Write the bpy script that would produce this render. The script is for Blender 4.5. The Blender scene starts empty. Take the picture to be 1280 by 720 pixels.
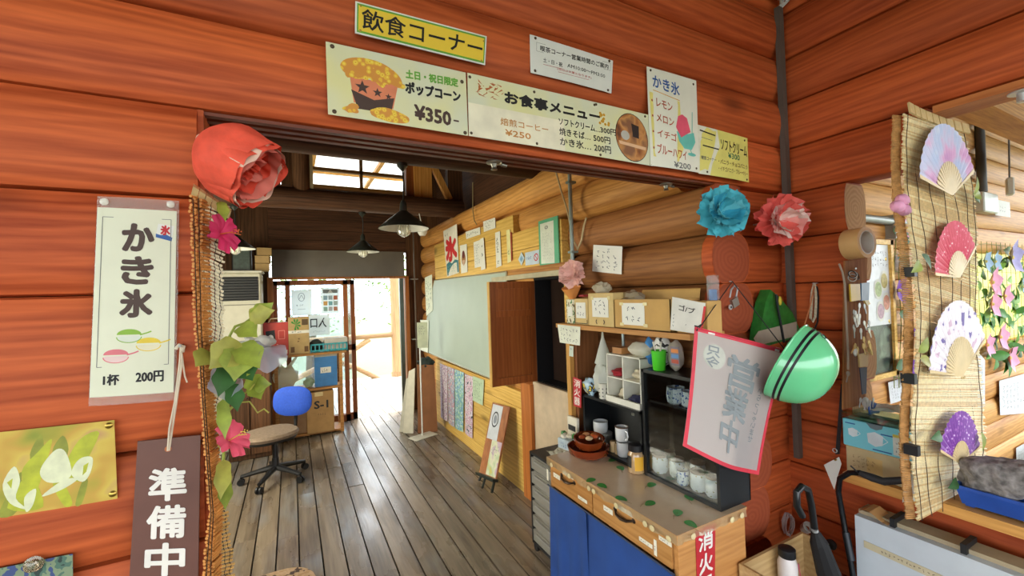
import bpy, math, random
from mathutils import Vector, Matrix, noise
random.seed(7)
SC = bpy.context.scene
COL = SC.collection
# ------------------------------------------------------------------ camera
F, YAW, PIT, ROL, CAMH = 527.264, 0.482019, 0.014404, -0.032320, 1.6
_f = Vector((math.sin(YAW)*math.cos(PIT), math.cos(YAW)*math.cos(PIT), math.sin(PIT)))
_r = Vector((math.cos(YAW), -math.sin(YAW), 0)); _u = _r.cross(_f)
RT = _r*math.cos(ROL) + _u*math.sin(ROL); UP = -_r*math.sin(ROL) + _u*math.cos(ROL)
CAM = Vector((0, 0, CAMH))
cd = bpy.data.cameras.new('camera'); cd.sensor_width = 36; cd.lens = 36*F/1280; cd.clip_start = .02; cd.clip_end = 300
co = bpy.data.objects.new('camera', cd); COL.objects.link(co)
co.matrix_world = Matrix(((RT.x, UP.x, -_f.x, 0), (RT.y, UP.y, -_f.y, 0), (RT.z, UP.z, -_f.z, CAMH), (0, 0, 0, 1)))
SC.camera = co
# ------------------------------------------------------------------ sky, sun, added window lamp, exposure
w = bpy.data.worlds.new('world'); SC.world = w; w.use_nodes = True
bg = w.node_tree.nodes['Background']; bg.inputs[0].default_value = (.90, .95, 1, 1); bg.inputs[1].default_value = 6.0
sl = bpy.data.lights.new('sun', 'SUN'); sl.energy = 7; sl.angle = .03; sl.color = (1, .95, .86)
so = bpy.data.objects.new('sun', sl); COL.objects.link(so)
so.rotation_euler = Vector((-.45, -.55, -1)).to_track_quat('-Z', 'Y').to_euler()
def area(name, loc, to, sx, sy, e, c=(1, 1, 1)):
    l = bpy.data.lights.new(name, 'AREA'); l.shape = 'RECTANGLE'; l.size = sx; l.size_y = sy; l.energy = e; l.color = c
    o = bpy.data.objects.new(name, l); COL.objects.link(o); o.location = loc
    o.rotation_euler = (Vector(to) - Vector(loc)).to_track_quat('-Z', 'Y').to_euler(); return o
area('added_window_lamp', (-1.22, 3.7, 1.55), (1.6, 3.9, 1.1), 1.7, 1.1, 68, (1, .94, .70))  # area lamp added inside an unseen left window to light the right wall
vs = SC.view_settings; vs.view_transform = 'Standard'; vs.look = 'None'; vs.exposure = -0.02; vs.gamma = 1; vs.use_curve_mapping = False

# ------------------------------------------------------------------ helpers
def P(u, v, ax, val):
    """point of the photo pixel (u, v) on the plane ax = val"""
    d = _f + RT*((u-640)/F) - UP*((v-360)/F); i = 'xyz'.index(ax)
    return CAM + d*((val - CAM[i])/d[i])
def V(*a): return Vector(a)
def lin(h):
    h = h.lstrip('#'); r = []
    for i in (0, 2, 4):
        c = int(h[i:i+2], 16)/255; r.append(c/12.92 if c <= .04045 else ((c+.055)/1.055)**2.4)
    return (*r, 1)
_mc = {}
def newmat(name):
    m = bpy.data.materials.new(name); m.use_nodes = True; nt = m.node_tree
    return m, nt, nt.nodes['Principled BSDF']
def mat(hx, rough=.6, metal=0, var=.12, scale=14, bump=0, trans=0, emit=0, coat=0, alpha=1, sub=0):
    k = (hx, rough, metal, var, scale, bump, trans, emit, coat, alpha, sub)
    if k in _mc: return _mc[k]
    m, nt, b = newmat('plain_'+hx.strip('#')); c = lin(hx); L = nt.links
    tc = nt.nodes.new('ShaderNodeTexCoord'); n = nt.nodes.new('ShaderNodeTexNoise'); n.inputs['Scale'].default_value = scale; n.inputs['Detail'].default_value = 4
    L.new(tc.outputs['Object'], n.inputs['Vector'])
    r = nt.nodes.new('ShaderNodeValToRGB'); e = r.color_ramp.elements
    e[0].position = .3; e[1].position = .7
    e[0].color = tuple(x*(1-var) for x in c[:3])+(1,); e[1].color = tuple(min(1, x*(1+var*.6)) for x in c[:3])+(1,)
    L.new(n.outputs['Fac'], r.inputs['Fac']); L.new(r.outputs['Color'], b.inputs['Base Color'])
    b.inputs['Roughness'].default_value = rough; b.inputs['Metallic'].default_value = metal
    b.inputs['Transmission Weight'].default_value = trans; b.inputs['Coat Weight'].default_value = coat; b.inputs['Alpha'].default_value = alpha
    if emit: L.new(r.outputs['Color'], b.inputs['Emission Color']); b.inputs['Emission Strength'].default_value = emit
    if bump:
        bp = nt.nodes.new('ShaderNodeBump'); bp.inputs['Strength'].default_value = bump; bp.inputs['Distance'].default_value = .01
        L.new(n.outputs['Fac'], bp.inputs['Height']); L.new(bp.outputs['Normal'], b.inputs['Normal'])
    _mc[k] = m; return m
def glass(hx='#FFFFFF', gloss=.12, rough=.05):
    k = ('g', hx, gloss, rough)
    if k in _mc: return _mc[k]
    m, nt, b = newmat('clear_pane'); nt.nodes.remove(b); L = nt.links
    t = nt.nodes.new('ShaderNodeBsdfTransparent'); t.inputs[0].default_value = lin(hx)
    g = nt.nodes.new('ShaderNodeBsdfGlossy'); g.inputs['Roughness'].default_value = rough
    x = nt.nodes.new('ShaderNodeMixShader'); x.inputs[0].default_value = gloss
    L.new(t.outputs[0], x.inputs[1]); L.new(g.outputs[0], x.inputs[2]); L.new(x.outputs[0], nt.nodes['Material Output'].inputs[0])
    _mc[k] = m; return m
def film(hx, a=.5, rough=.4):
    """thin cloudy plastic or thin cloth: part see-through, part diffuse and translucent"""
    k = ('f', hx, a, rough)
    if k in _mc: return _mc[k]
    m, nt, b = newmat('film'); nt.nodes.remove(b); L = nt.links; c = lin(hx)
    t = nt.nodes.new('ShaderNodeBsdfTransparent'); d = nt.nodes.new('ShaderNodeBsdfPrincipled'); tl = nt.nodes.new('ShaderNodeBsdfTranslucent')
    d.inputs['Base Color'].default_value = c; d.inputs['Roughness'].default_value = rough; tl.inputs[0].default_value = c
    y = nt.nodes.new('ShaderNodeMixShader'); y.inputs[0].default_value = .4; x = nt.nodes.new('ShaderNodeMixShader'); x.inputs[0].default_value = a
    L.new(d.outputs[0], y.inputs[1]); L.new(tl.outputs[0], y.inputs[2]); L.new(t.outputs[0], x.inputs[1]); L.new(y.outputs[0], x.inputs[2])
    L.new(x.outputs[0], nt.nodes['Material Output'].inputs[0]); _mc[k] = m; return m
def wood(name, dark, light, axis, rough=.5, fine=1.0, knots=.5, bump=.25, sheen=0, wear_sheen=None):
    """sawn or peeled timber: long grain along axis, knots, board-to-board tone"""
    if name in _mc: return _mc[name]
    m, nt, b = newmat(name); N, L = nt.nodes.new, nt.links
    tc = N('ShaderNodeTexCoord'); oi = N('ShaderNodeObjectInfo'); mp = N('ShaderNodeMapping')
    ml = N('ShaderNodeVectorMath'); ml.operation = 'MULTIPLY_ADD'; ml.inputs[1].default_value = (1, 1, 1)
    cx = N('ShaderNodeCombineXYZ'); k = N('ShaderNodeMath'); k.operation = 'MULTIPLY'; k.inputs[1].default_value = 37
    L.new(oi.outputs['Random'], k.inputs[0]); [L.new(k.outputs[0], cx.inputs[i]) for i in range(3)]
    L.new(tc.outputs['Object'], ml.inputs[0]); L.new(cx.outputs[0], ml.inputs[2])
    sc = [1, 1, 1]; sc['xyz'.index(axis)] = .07; mp.inputs['Scale'].default_value = sc
    L.new(ml.outputs[0], mp.inputs['Vector'])
    n1 = N('ShaderNodeTexNoise'); n1.inputs['Scale'].default_value = 5; n1.inputs['Detail'].default_value = 5; L.new(mp.outputs[0], n1.inputs['Vector'])
    wv = N('ShaderNodeTexWave'); wv.wave_type = 'BANDS'; wv.bands_direction = 'Z' if axis != 'z' else 'X'
    wv.inputs['Scale'].default_value = 9*fine; wv.inputs['Distortion'].default_value = 14; wv.inputs['Detail'].default_value = 3; wv.inputs['Detail Scale'].default_value = 1.1
    L.new(mp.outputs[0], wv.inputs['Vector'])
    n2 = N('ShaderNodeTexNoise'); n2.inputs['Scale'].default_value = 90*fine; n2.inputs['Detail'].default_value = 3; L.new(mp.outputs[0], n2.inputs['Vector'])
    a = N('ShaderNodeMath'); a.operation = 'MULTIPLY'; a.inputs[1].default_value = .16; L.new(wv.outputs['Fac'], a.inputs[0])
    a2 = N('ShaderNodeMath'); a2.operation = 'MULTIPLY_ADD'; a2.inputs[1].default_value = .8; L.new(n1.outputs['Fac'], a2.inputs[0]); L.new(a.outputs[0], a2.inputs[2])
    a3 = N('ShaderNodeMath'); a3.operation = 'MULTIPLY_ADD'; a3.inputs[1].default_value = .45; L.new(n2.outputs['Fac'], a3.inputs[0]); L.new(a2.outputs[0], a3.inputs[2])
    r = N('ShaderNodeValToRGB'); e = r.color_ramp.elements; e[0].position = .42; e[1].position = .92; e[0].color = lin(dark); e[1].color = lin(light)
    L.new(a3.outputs[0], r.inputs['Fac']); out = r.outputs['Color']
    # knots
    mk = N('ShaderNodeMapping'); s2 = [2.6, 2.6, 2.6]; s2['xyz'.index(axis)] = 1.15; mk.inputs['Scale'].default_value = s2; L.new(ml.outputs[0], mk.inputs['Vector'])
    vo = N('ShaderNodeTexVoronoi'); vo.inputs['Scale'].default_value = 1.0; L.new(mk.outputs[0], vo.inputs['Vector'])
    rk = N('ShaderNodeValToRGB'); ek = rk.color_ramp.elements; ek[0].position = .04; ek[1].position = .15; ek[0].color = (knots, knots, knots, 1); ek[1].color = (0, 0, 0, 1)
    L.new(vo.outputs['Distance'], rk.inputs['Fac'])
    mx = N('ShaderNodeMix'); mx.data_type = 'RGBA'; L.new(rk.outputs['Color'], mx.inputs[0]); L.new(out, mx.inputs[6]); dk = lin(dark); mx.inputs[7].default_value = (dk[0]*.35, dk[1]*.4, dk[2]*.5, 1)
    out = mx.outputs[2]
    # board to board tone
    hs = N('ShaderNodeHueSaturation'); vv = N('ShaderNodeMapRange'); vv.inputs[3].default_value = .82; vv.inputs[4].default_value = 1.14; L.new(oi.outputs['Random'], vv.inputs[0])
    L.new(vv.outputs[0], hs.inputs['Value']); L.new(out, hs.inputs['Color']); out = hs.outputs[0]
    if wear_sheen:  # pale patches: worn wood plus floor sheen put into the colour
        nw = N('ShaderNodeTexNoise'); nw.inputs['Scale'].default_value = 5; nw.inputs['Detail'].default_value = 6; mw_ = N('ShaderNodeMapping'); s3 = [1, 1, 1]; s3['xyz'.index(axis)] = .3; mw_.inputs['Scale'].default_value = s3; L.new(ml.outputs[0], mw_.inputs['Vector']); L.new(mw_.outputs[0], nw.inputs['Vector'])
        rw = N('ShaderNodeValToRGB'); ew = rw.color_ramp.elements; ew[0].position = .50; ew[1].position = .78; ew[0].color = (0, 0, 0, 1); ew[1].color = (.6, .6, .6, 1); L.new(nw.outputs['Fac'], rw.inputs['Fac'])
        mw = N('ShaderNodeMix'); mw.data_type = 'RGBA'; L.new(rw.outputs['Color'], mw.inputs[0]); L.new(out, mw.inputs[6]); mw.inputs[7].default_value = lin(wear_sheen); out = mw.outputs[2]
    if wear_sheen:
        rr_ = N('ShaderNodeMapRange'); rr_.inputs[1].default_value = .35; rr_.inputs[2].default_value = .7; rr_.inputs[3].default_value = rough+.16; rr_.inputs[4].default_value = rough-.12; L.new(nw.outputs['Fac'], rr_.inputs[0]); L.new(rr_.outputs[0], b.inputs['Roughness'])
    b.inputs['Specular IOR Level'].default_value = .5 if wear_sheen else .28
    L.new(out, b.inputs['Base Color']); b.inputs['Roughness'].default_value = rough; b.inputs['Coat Weight'].default_value = sheen; b.inputs['Coat Roughness'].default_value = .3
    bp = N('ShaderNodeBump'); bp.inputs['Strength'].default_value = bump; bp.inputs['Distance'].default_value = .004; L.new(a3.outputs[0], bp.inputs['Height']); L.new(bp.outputs['Normal'], b.inputs['Normal'])
    _mc[name] = m; return m
def endgrain(name, dark, light):
    m, nt, b = newmat(name); N, L = nt.nodes.new, nt.links
    tc = N('ShaderNodeTexCoord'); s = N('ShaderNodeVectorMath'); s.operation = 'SUBTRACT'; s.inputs[1].default_value = (.5, .5, .45); L.new(tc.outputs['Generated'], s.inputs[0])
    wv = N('ShaderNodeTexWave'); wv.wave_type = 'RINGS'; wv.rings_direction = 'SPHERICAL'; wv.inputs['Scale'].default_value = 3.2; wv.inputs['Distortion'].default_value = 5; wv.inputs['Detail'].default_value = 3
    L.new(s.outputs[0], wv.inputs['Vector'])
    r = N('ShaderNodeValToRGB'); e = r.color_ramp.elements; e[0].color = lin(dark); e[1].color = lin(light); L.new(wv.outputs['Fac'], r.inputs['Fac'])
    L.new(r.outputs['Color'], b.inputs['Base Color']); b.inputs['Roughness'].default_value = .8; return m
def pattern(name, cols, scale, kind='voronoi', rough=.6, stops=None):
    """printed or painted pattern of patches in several colours"""
    if name in _mc: return _mc[name]
    m, nt, b = newmat(name); N, L = nt.nodes.new, nt.links
    tc = N('ShaderNodeTexCoord')
    if kind == 'voronoi':
        t = N('ShaderNodeTexVoronoi'); t.inputs['Scale'].default_value = scale; src = t.outputs['Distance']
    else:
        t = N('ShaderNodeTexNoise'); t.inputs['Scale'].default_value = scale; t.inputs['Detail'].default_value = 2; src = t.outputs['Fac']
    L.new(tc.outputs['Object'], t.inputs['Vector'])
    r = N('ShaderNodeValToRGB'); cr = r.color_ramp; cr.interpolation = 'CONSTANT' if kind != 'soft' else 'LINEAR'
    while len(cr.elements) < len(cols): cr.elements.new(.5)
    for i, c in enumerate(cols):
        cr.elements[i].position = stops[i] if stops else (.3+.4*i/len(cols) if kind != 'voronoi' else .7*i/len(cols)); cr.elements[i].color = lin(c)
    L.new(src, r.inputs['Fac']); L.new(r.outputs['Color'], b.inputs['Base Color']); b.inputs['Roughness'].default_value = rough
    _mc[name] = m; return m

ROOT = {}
def tag(o, label=None, cat=None, group=None, kind=None):
    if label: o['label'] = label
    if cat: o['category'] = cat
    if group: o['group'] = group
    if kind: o['kind'] = kind
    return o
def thing(name, label=None, cat=None, loc=(0, 0, 0), group=None, kind=None):
    o = bpy.data.objects.new(name, None); COL.objects.link(o); o.location = loc; o.empty_display_size = .05
    ROOT[o.name] = Vector(loc); return tag(o, label, cat, group, kind)
class MB:
    def __init__(s): s.v = []; s.f = []
    def add(s, vs, fs):
        k = len(s.v); s.v += [Vector(a) for a in vs]; s.f += [tuple(i+k for i in q) for q in fs]; return s
    def obox(s, c, a, b, d):
        c, a, b, d = map(Vector, (c, a, b, d)); vs = [c+a*i+b*j+d*k for i in (-1, 1) for j in (-1, 1) for k in (-1, 1)]
        return s.add(vs, [(0, 1, 3, 2), (4, 6, 7, 5), (0, 4, 5, 1), (2, 3, 7, 6), (0, 2, 6, 4), (1, 5, 7, 3)])
    def box(s, x0, x1, y0, y1, z0, z1):
        return s.obox(((x0+x1)/2, (y0+y1)/2, (z0+z1)/2), (abs(x1-x0)/2, 0, 0), (0, abs(y1-y0)/2, 0), (0, 0, abs(z1-z0)/2))
    def rbox(s, c, size, rz=0, bev=.004):
        """box with chamfered vertical edges and top"""
        sx, sy, sz = size; b = min(bev, sx*.4, sy*.4, sz*.4); R = Matrix.Rotation(rz, 3, 'Z'); c = Vector(c)
        def ring(ix, iy, z): 
            x, y = sx/2, sy/2
            return [(x-ix, -y+0), ]
        def oct_(e, z):
            x, y = sx/2-e, sy/2-e
            return [c+R @ V(*q, z) for q in ((x-b, -y), (x, -y+b), (x, y-b), (x-b, y), (-x+b, y), (-x, y-b), (-x, -y+b), (-x+b, -y))]
        rings = [oct_(b, 0), oct_(0, b), oct_(0, sz-b), oct_(b, sz)]
        return s.loft(rings, True)
    def loft(s, rings, caps=True, closed=True):
        n = len(rings[0]); vs = [p for r in rings for p in r]; fs = []
        for i in range(len(rings)-1):
            for j in range(n if closed else n-1): fs.append((i*n+j, i*n+(j+1) % n, (i+1)*n+(j+1) % n, (i+1)*n+j))
        if caps: fs.append(tuple(range(n))[::-1]); fs.append(tuple((len(rings)-1)*n+j for j in range(n)))
        return s.add(vs, fs)
    def frame(s, d):
        d = Vector(d).normalized(); a = Vector((0, 0, 1)) if abs(d.z) < .9 else Vector((1, 0, 0)); x = d.cross(a).normalized(); return x, d.cross(x).normalized()
    def cyl(s, p0, p1, r0, r1=None, n=12, caps=True):
        p0, p1 = Vector(p0), Vector(p1); r1 = r0 if r1 is None else r1; x, y = s.frame(p1-p0)
        return s.loft([[p+(x*math.cos(2*math.pi*i/n)+y*math.sin(2*math.pi*i/n))*r for i in range(n)] for p, r in ((p0, r0), (p1, r1))], caps)
    def tube(s, pts, r, n=6, caps=True):
        pts = [Vector(p) for p in pts]; rs = r if isinstance(r, (list, tuple)) else [r]*len(pts); x = None; rings = []
        for i, p in enumerate(pts):
            d = (pts[min(i+1, len(pts)-1)]-pts[max(i-1, 0)]).normalized()
            if x is None: x, y = s.frame(d)
            else:
                x = (x-d*x.dot(d)).normalized(); y = d.cross(x)
            rings.append([p+(x*math.cos(2*math.pi*k/n)+y*math.sin(2*math.pi*k/n))*rs[i] for k in range(n)])
        return s.loft(rings, caps)
    def lathe(s, prof, base, axis=(0, 0, 1), n=20, caps=True):
        base = Vector(base); ax = Vector(axis).normalized(); x, y = s.frame(ax)
        return s.loft([[base+ax*h+(x*math.cos(2*math.pi*i/n)+y*math.sin(2*math.pi*i/n))*r for i in range(n)] for r, h in prof], caps)
    def poly(s, pts): return s.add(pts, [tuple(range(len(pts)))])
    def prism(s, pts, d):
        pts = [Vector(p) for p in pts]; d = Vector(d); return s.loft([pts, [p+d for p in pts]], True)
    def ball(s, c, r, n=12, m=8, fn=None):
        c = Vector(c); r = (r, r, r) if not isinstance(r, (tuple, list)) else r; rings = []
        for i in range(m+1):
            a = math.pi*min(max(i/m, .002), .998); rg = []
            for j in range(n):
                t = 2*math.pi*j/n; q = V(math.sin(a)*math.cos(t), math.sin(a)*math.sin(t), math.cos(a)); k = fn(q) if fn else 1
                rg.append(c+V(q.x*r[0], q.y*r[1], q.z*r[2])*k)
            rings.append(rg)
        return s.loft(rings, True)
    def grid(s, fn, nu, nv):
        vs = [fn(i/nu, j/nv) for j in range(nv+1) for i in range(nu+1)]
        return s.add(vs, [(j*(nu+1)+i, j*(nu+1)+i+1, (j+1)*(nu+1)+i+1, (j+1)*(nu+1)+i) for j in range(nv) for i in range(nu)])
    def build(s, name, m, parent=None, smooth=False, label=None, cat=None, group=None, kind=None):
        if parent is not None: o0 = ROOT[parent.name]
        else:
            xs = [p.x for p in s.v]; ys = [p.y for p in s.v]; zs = [p.z for p in s.v]; o0 = V((min(xs)+max(xs))/2, (min(ys)+max(ys))/2, min(zs))
        me = bpy.data.meshes.new(name); me.from_pydata([p-o0 for p in s.v], [], s.f); me.update()
        if m: me.materials.append(m)
        if smooth:
            me.polygons.foreach_set('use_smooth', [True]*len(me.polygons))
            try: me.set_sharp_from_angle(angle=math.radians(40))
            except Exception: pass
        o = bpy.data.objects.new(name, me); COL.objects.link(o)
        if parent is not None: o.parent = parent
        else: o.location = o0
        ROOT[o.name] = o0; return tag(o, label, cat, group, kind)
# flat printed things ------------------------------------------------
class Sheet:
    def __init__(s, tl, tr, br, bl, curl=0, twist=0):
        s.c = [Vector(p) for p in (tl, tr, br, bl)]; s.n = -((s.c[1]-s.c[0]).cross(s.c[3]-s.c[0])).normalized(); s.curl = curl; s.twist = twist
    def at(s, a, b, off=0):
        t, r, q, l = s.c; p = t*(1-a)*(1-b)+r*a*(1-b)+q*a*b+l*(1-a)*b
        return p+s.n*(off+s.curl*math.sin(math.pi*min(max(a, 0), 1))*(.4+.6*b)+s.twist*(a-.5)*(b-.5))
    def size(s): return (s.c[1]-s.c[0]).length, (s.c[3]-s.c[0]).length
def pxsheet(tl, tr, br, bl, ax, val, curl=0, twist=0): return Sheet(*[P(q[0], q[1], ax, val) for q in (tl, tr, br, bl)], curl, twist)
def paper(sh, m, parent, name='paper', box=(0, 0, 1, 1), th=.0012, off=0, nu=6, nv=6):
    a0, b0, a1, b1 = box; b = MB()
    b.grid(lambda i, j: sh.at(a0+(a1-a0)*i, b0+(b1-b0)*j, off+th), nu, nv); k = len(b.v); nf = len(b.f)
    b.grid(lambda i, j: sh.at(a0+(a1-a0)*i, b0+(b1-b0)*j, off), nu, nv)
    b.f = [q[::-1] for q in b.f[:nf]]+b.f[nf:]
    rim = list(range(nu+1))+[(nu+1)*(j+1)-1 for j in range(1, nv+1)]+[(nu+1)*nv+i for i in range(nu-1, -1, -1)]+[(nu+1)*j for j in range(nv-1, 0, -1)]
    for i in range(len(rim)): p, q = rim[i], rim[(i+1) % len(rim)]; b.f.append((p, q, q+k, p+k))
    return b.build(name, m, parent, smooth=False)
def sheet(name, label, cat, sh, m, group=None, th=.0012, loc=None):
    o = thing(name, label, cat, loc or sh.at(.5, 1), group); return o, paper(sh, m, o, th=th)
_tx = {}
def textgeo(body, sp=1):
    if (body, sp) in _tx: return _tx[(body, sp)]
    c = bpy.data.curves.new('tmp', 'FONT'); c.body = body; c.resolution_u = 2; c.align_x = 'CENTER'; c.space_line = sp
    o = bpy.data.objects.new('tmp', c); COL.objects.link(o)
    me = bpy.data.meshes.new_from_object(o.evaluated_get(bpy.context.evaluated_depsgraph_get()))
    g = ([v.co.copy() for v in me.vertices], [tuple(p.vertices) for p in me.polygons])
    bpy.data.objects.remove(o); bpy.data.curves.remove(c); bpy.data.meshes.remove(me); _tx[(body, sp)] = g; return g
def text(sh, body, box, m, parent, bold=0, mirror=False, name='lettering', slant=0, vert=False, sp=.95, off=.002):
    if vert: body = '\n'.join(body)
    vs, fs = textgeo(body, sp); b = MB()
    if not vs: return
    x0 = min(v.x for v in vs); x1 = max(v.x for v in vs); y0 = min(v.y for v in vs); y1 = max(v.y for v in vs)
    a0, b0, a1, b1 = box; W, Hh = sh.size(); offs = [(0, 0)]
    if bold: offs = [(math.cos(t)*bold/W, math.sin(t)*bold/Hh) for t in [k*math.pi/4 for k in range(8)]]+[(0, 0)]
    for i, (da, db) in enumerate(offs):
        pts = []
        for v in vs:
            fx = (v.x-x0)/max(x1-x0, 1e-6); fy = (y1-v.y)/max(y1-y0, 1e-6)
            if mirror: fx = 1-fx
            pts.append(sh.at(a0+(a1-a0)*fx+da, b0+(b1-b0)*fy+db+slant*(fx-.5), off+.00004*i))
        b.add(pts, fs)
    return b.build(name, m, parent)
def scribble(sh, box, rows, m, parent, cols=8, wd=.06, name='handwriting', off=.002, jag=1):
    """small unreadable pen strokes in rows"""
    rnd = random.Random(int(box[0]*1000+rows*7+cols)); b = MB(); a0, b0, a1, b1 = box; ca = (a1-a0)/cols; cb = (b1-b0)/rows
    for r in range(rows):
        n = cols-rnd.randint(0, max(1, cols//3))
        for c in range(n):
            for k in range(rnd.choice((2, 3, 3))):
                x = a0+ca*(c+rnd.uniform(.1, .5)); y = b0+cb*(r+rnd.uniform(.15, .7)); dx = ca*rnd.uniform(.15, .45)*jag; dy = cb*rnd.uniform(-.25, .3)*jag
                if rnd.random() < .4: dx *= .25; dy = cb*rnd.uniform(.2, .45)
                nx, ny = -dy, dx; l = math.hypot(dx/ca, dy/cb)+1e-6; w_ = wd*.6
                px_, py_ = -dy/cb/l*w_*ca, dx/ca/l*w_*cb
                b.poly([sh.at(x+px_, y+py_, off), sh.at(x+dx+px_, y+dy+py_, off), sh.at(x+dx-px_, y+dy-py_, off), sh.at(x-px_, y-py_, off)])
    return b.build(name, m, parent, kind='stuff')
def soft(pts, n=4):
    """closed Catmull-Rom curve through the points"""
    r = []; k = len(pts)
    for i in range(k):
        p0, p1, p2, p3 = (pts[(i+j-1) % k] for j in range(4))
        for q in range(n):
            t = q/n; r.append(tuple(.5*(2*p1[c]+(p2[c]-p0[c])*t+(2*p0[c]-5*p1[c]+4*p2[c]-p3[c])*t*t+(3*p1[c]-p0[c]-3*p2[c]+p3[c])*t**3) for c in (0, 1)))
    return r
def flat(sh, pts, m, parent, name, off=.0018):
    return MB().poly([sh.at(a, b, off) for a, b in pts]).build(name, m, parent)
def ell(ca, cb, ra, rb, n=20, t0=0, t1=2*math.pi): return [(ca+ra*math.cos(t0+(t1-t0)*i/n), cb+rb*math.sin(t0+(t1-t0)*i/n)) for i in range(n+(0 if t1-t0 > 6.2 else 1))]
def line(sh, pts, wd, m, parent, name='line', off=.0018):
    b = MB(); W, Hh = sh.size()
    for (x0, y0), (x1, y1) in zip(pts, pts[1:]):
        dx, dy = (x1-x0)*W, (y1-y0)*Hh; l = math.hypot(dx, dy)+1e-9; px_, py_ = -dy/l*wd/W/2, dx/l*wd/Hh/2
        b.poly([sh.at(x0+px_, y0+py_, off), sh.at(x1+px_, y1+py_, off), sh.at(x1-px_, y1-py_, off), sh.at(x0-px_, y0-py_, off)])
    return b.build(name, m, parent)
def tacks(sh, spots, m, parent, r=.006, name='tack'):
    for a, bb in spots:
        MB().lathe([(r, 0), (r, .0012), (r*.7, .003), (r*.2, .0042)], sh.at(a, bb, .001), sh.n, 10).build(name, m, parent, True)
# plants and paper flowers -------------------------------------------
def leaf(c, d, nrm, L_, W_, m, parent, name='leaf', fold=.25, droop=.2, lob=0):
    c, d, nrm = Vector(c), Vector(d).normalized(), Vector(nrm).normalized(); s_ = d.cross(nrm).normalized(); nrm = s_.cross(d)
    def fn(i, j):
        t = j; x = (i-.5)*2; wq = W_*.5*math.sin(math.pi*min(1, t**.75*.97+.03))*(1+lob*math.sin(t*11+1)*.16)
        return c+d*(L_*t)+s_*(x*wq)+nrm*(abs(x)*wq*fold-droop*L_*t*t)
    return MB().grid(fn, 4, 12).build(name, m, parent, True)
def paper_flower(name, label, c, axis, R, mats, n=(7, 6, 5), seed=1, cup=(.35, .75, 1.1), crump=.1, group=None, cat='paper flower'):
    rnd = random.Random(seed); c = Vector(c); ax = Vector(axis).normalized(); x, y = MB().frame(ax); o = thing(name, label, cat, c-V(0, 0, R), group)
    for k, cnt in enumerate(n):
        rr = R*(1-.24*k)
        for i in range(cnt):
            a = 2*math.pi*(i+.5*k)/cnt+rnd.uniform(-.2, .2); d = x*math.cos(a)+y*math.sin(a); s_ = ax.cross(d); cp = cup[k]+rnd.uniform(-.12, .12)
            wf = rnd.uniform(.85, 1.15); ph = [rnd.uniform(0, 6.28) for _ in range(4)]
            def fn(u_, v_, d=d, s_=s_, cp=cp, wf=wf, ph=ph, rr=rr):
                t = v_; q = (u_-.5)*2; wd = rr*.62*wf*(t**.6)*(1-.15*t**3); lift = rr*cp*(t**1.6)
                cr = crump*rr*(math.sin(7*t+ph[0]+3*q)+.7*math.sin(9*q+ph[1]+4*t)+.5*math.sin(15*q+ph[2]))*t
                return c+ax*(k*R*.06)+d*(rr*(t*math.cos(cp*.6*t)) - cr*.3*rr/R)+s_*(q*wd)+ax*(lift-q*q*wd*.25*(-1 if cp > .6 else 1)+cr)
            MB().grid(fn, 8, 7).build('petal', mats[(k+i*(1 if len(mats) > 2 and k > 0 else 0)) % len(mats)], o, True)
    return o
# ------------------------------------------------------------------ structure
RED = wood('cedar_red_x', '#923814', '#D86A36', 'x', .6, knots=.8); REDY = wood('cedar_red_y', '#8A3412', '#CC6230', 'y', .6, knots=.8)
TAN = wood('pine_tan_y', '#9C6128', '#DDA35A', 'y', .55); TANX = wood('pine_tan_x', '#A56A2C', '#E2AC62', 'x', .55)
YEL = wood('pine_yellow_y', '#B98A3A', '#E6C069', 'y', .5, knots=.8)
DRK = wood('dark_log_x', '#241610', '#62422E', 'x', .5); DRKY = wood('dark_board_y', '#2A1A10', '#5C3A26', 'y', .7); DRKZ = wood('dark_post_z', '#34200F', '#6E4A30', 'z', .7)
DECK = wood('deck_grey', '#46382A', '#8C7C68', 'y', .24, fine=.8, knots=.8, bump=.3, wear_sheen='#8A9098')  # bluish patch tint paints the door-light sheen onto the worn boards
ENDR = endgrain('end_grain_red', '#94401E', '#A04A26'); ENDT = endgrain('end_grain_tan', '#C0905A', '#CFA26A')
Y1, X3, X2, YB = 1.25, 1.675, 2.27, 6.0
CH = .232; J0 = 2.082
def hewn(parent, x0, x1, z0, z1, y0, y1, m, bulge=.03, axis='x', nseg=5, wob=.004):
    """one squared log with rounded faces; along x (faces y0 / y1) or along y (faces x = y0 / y1)"""
    hz = (z1-z0)/2-.0012; zc = (z0+z1)/2; prof = []
    T = [-1, -.97, -.85, -.6, -.2, .2, .6, .85, .97, 1]
    for t in T: prof.append((y0+bulge*abs(t)**3.2+(.012 if abs(t) == 1 else 0), zc+hz*t))
    for t in T[::-1]: prof.append((y1-bulge*abs(t)**3.2-(.012 if abs(t) == 1 else 0), zc+hz*t))
    rings = []; rnd = random.Random(int((x0+z0*7)*1000))
    for i in range(nseg+1):
        q = x0+(x1-x0)*i/nseg; w_ = rnd.uniform(-wob, wob)
        rings.append([V(q, p+w_, z) if axis == 'x' else V(p+w_, q, z) for p, z in prof])
    return MB().loft(rings).build('log', m, parent, True)
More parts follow.
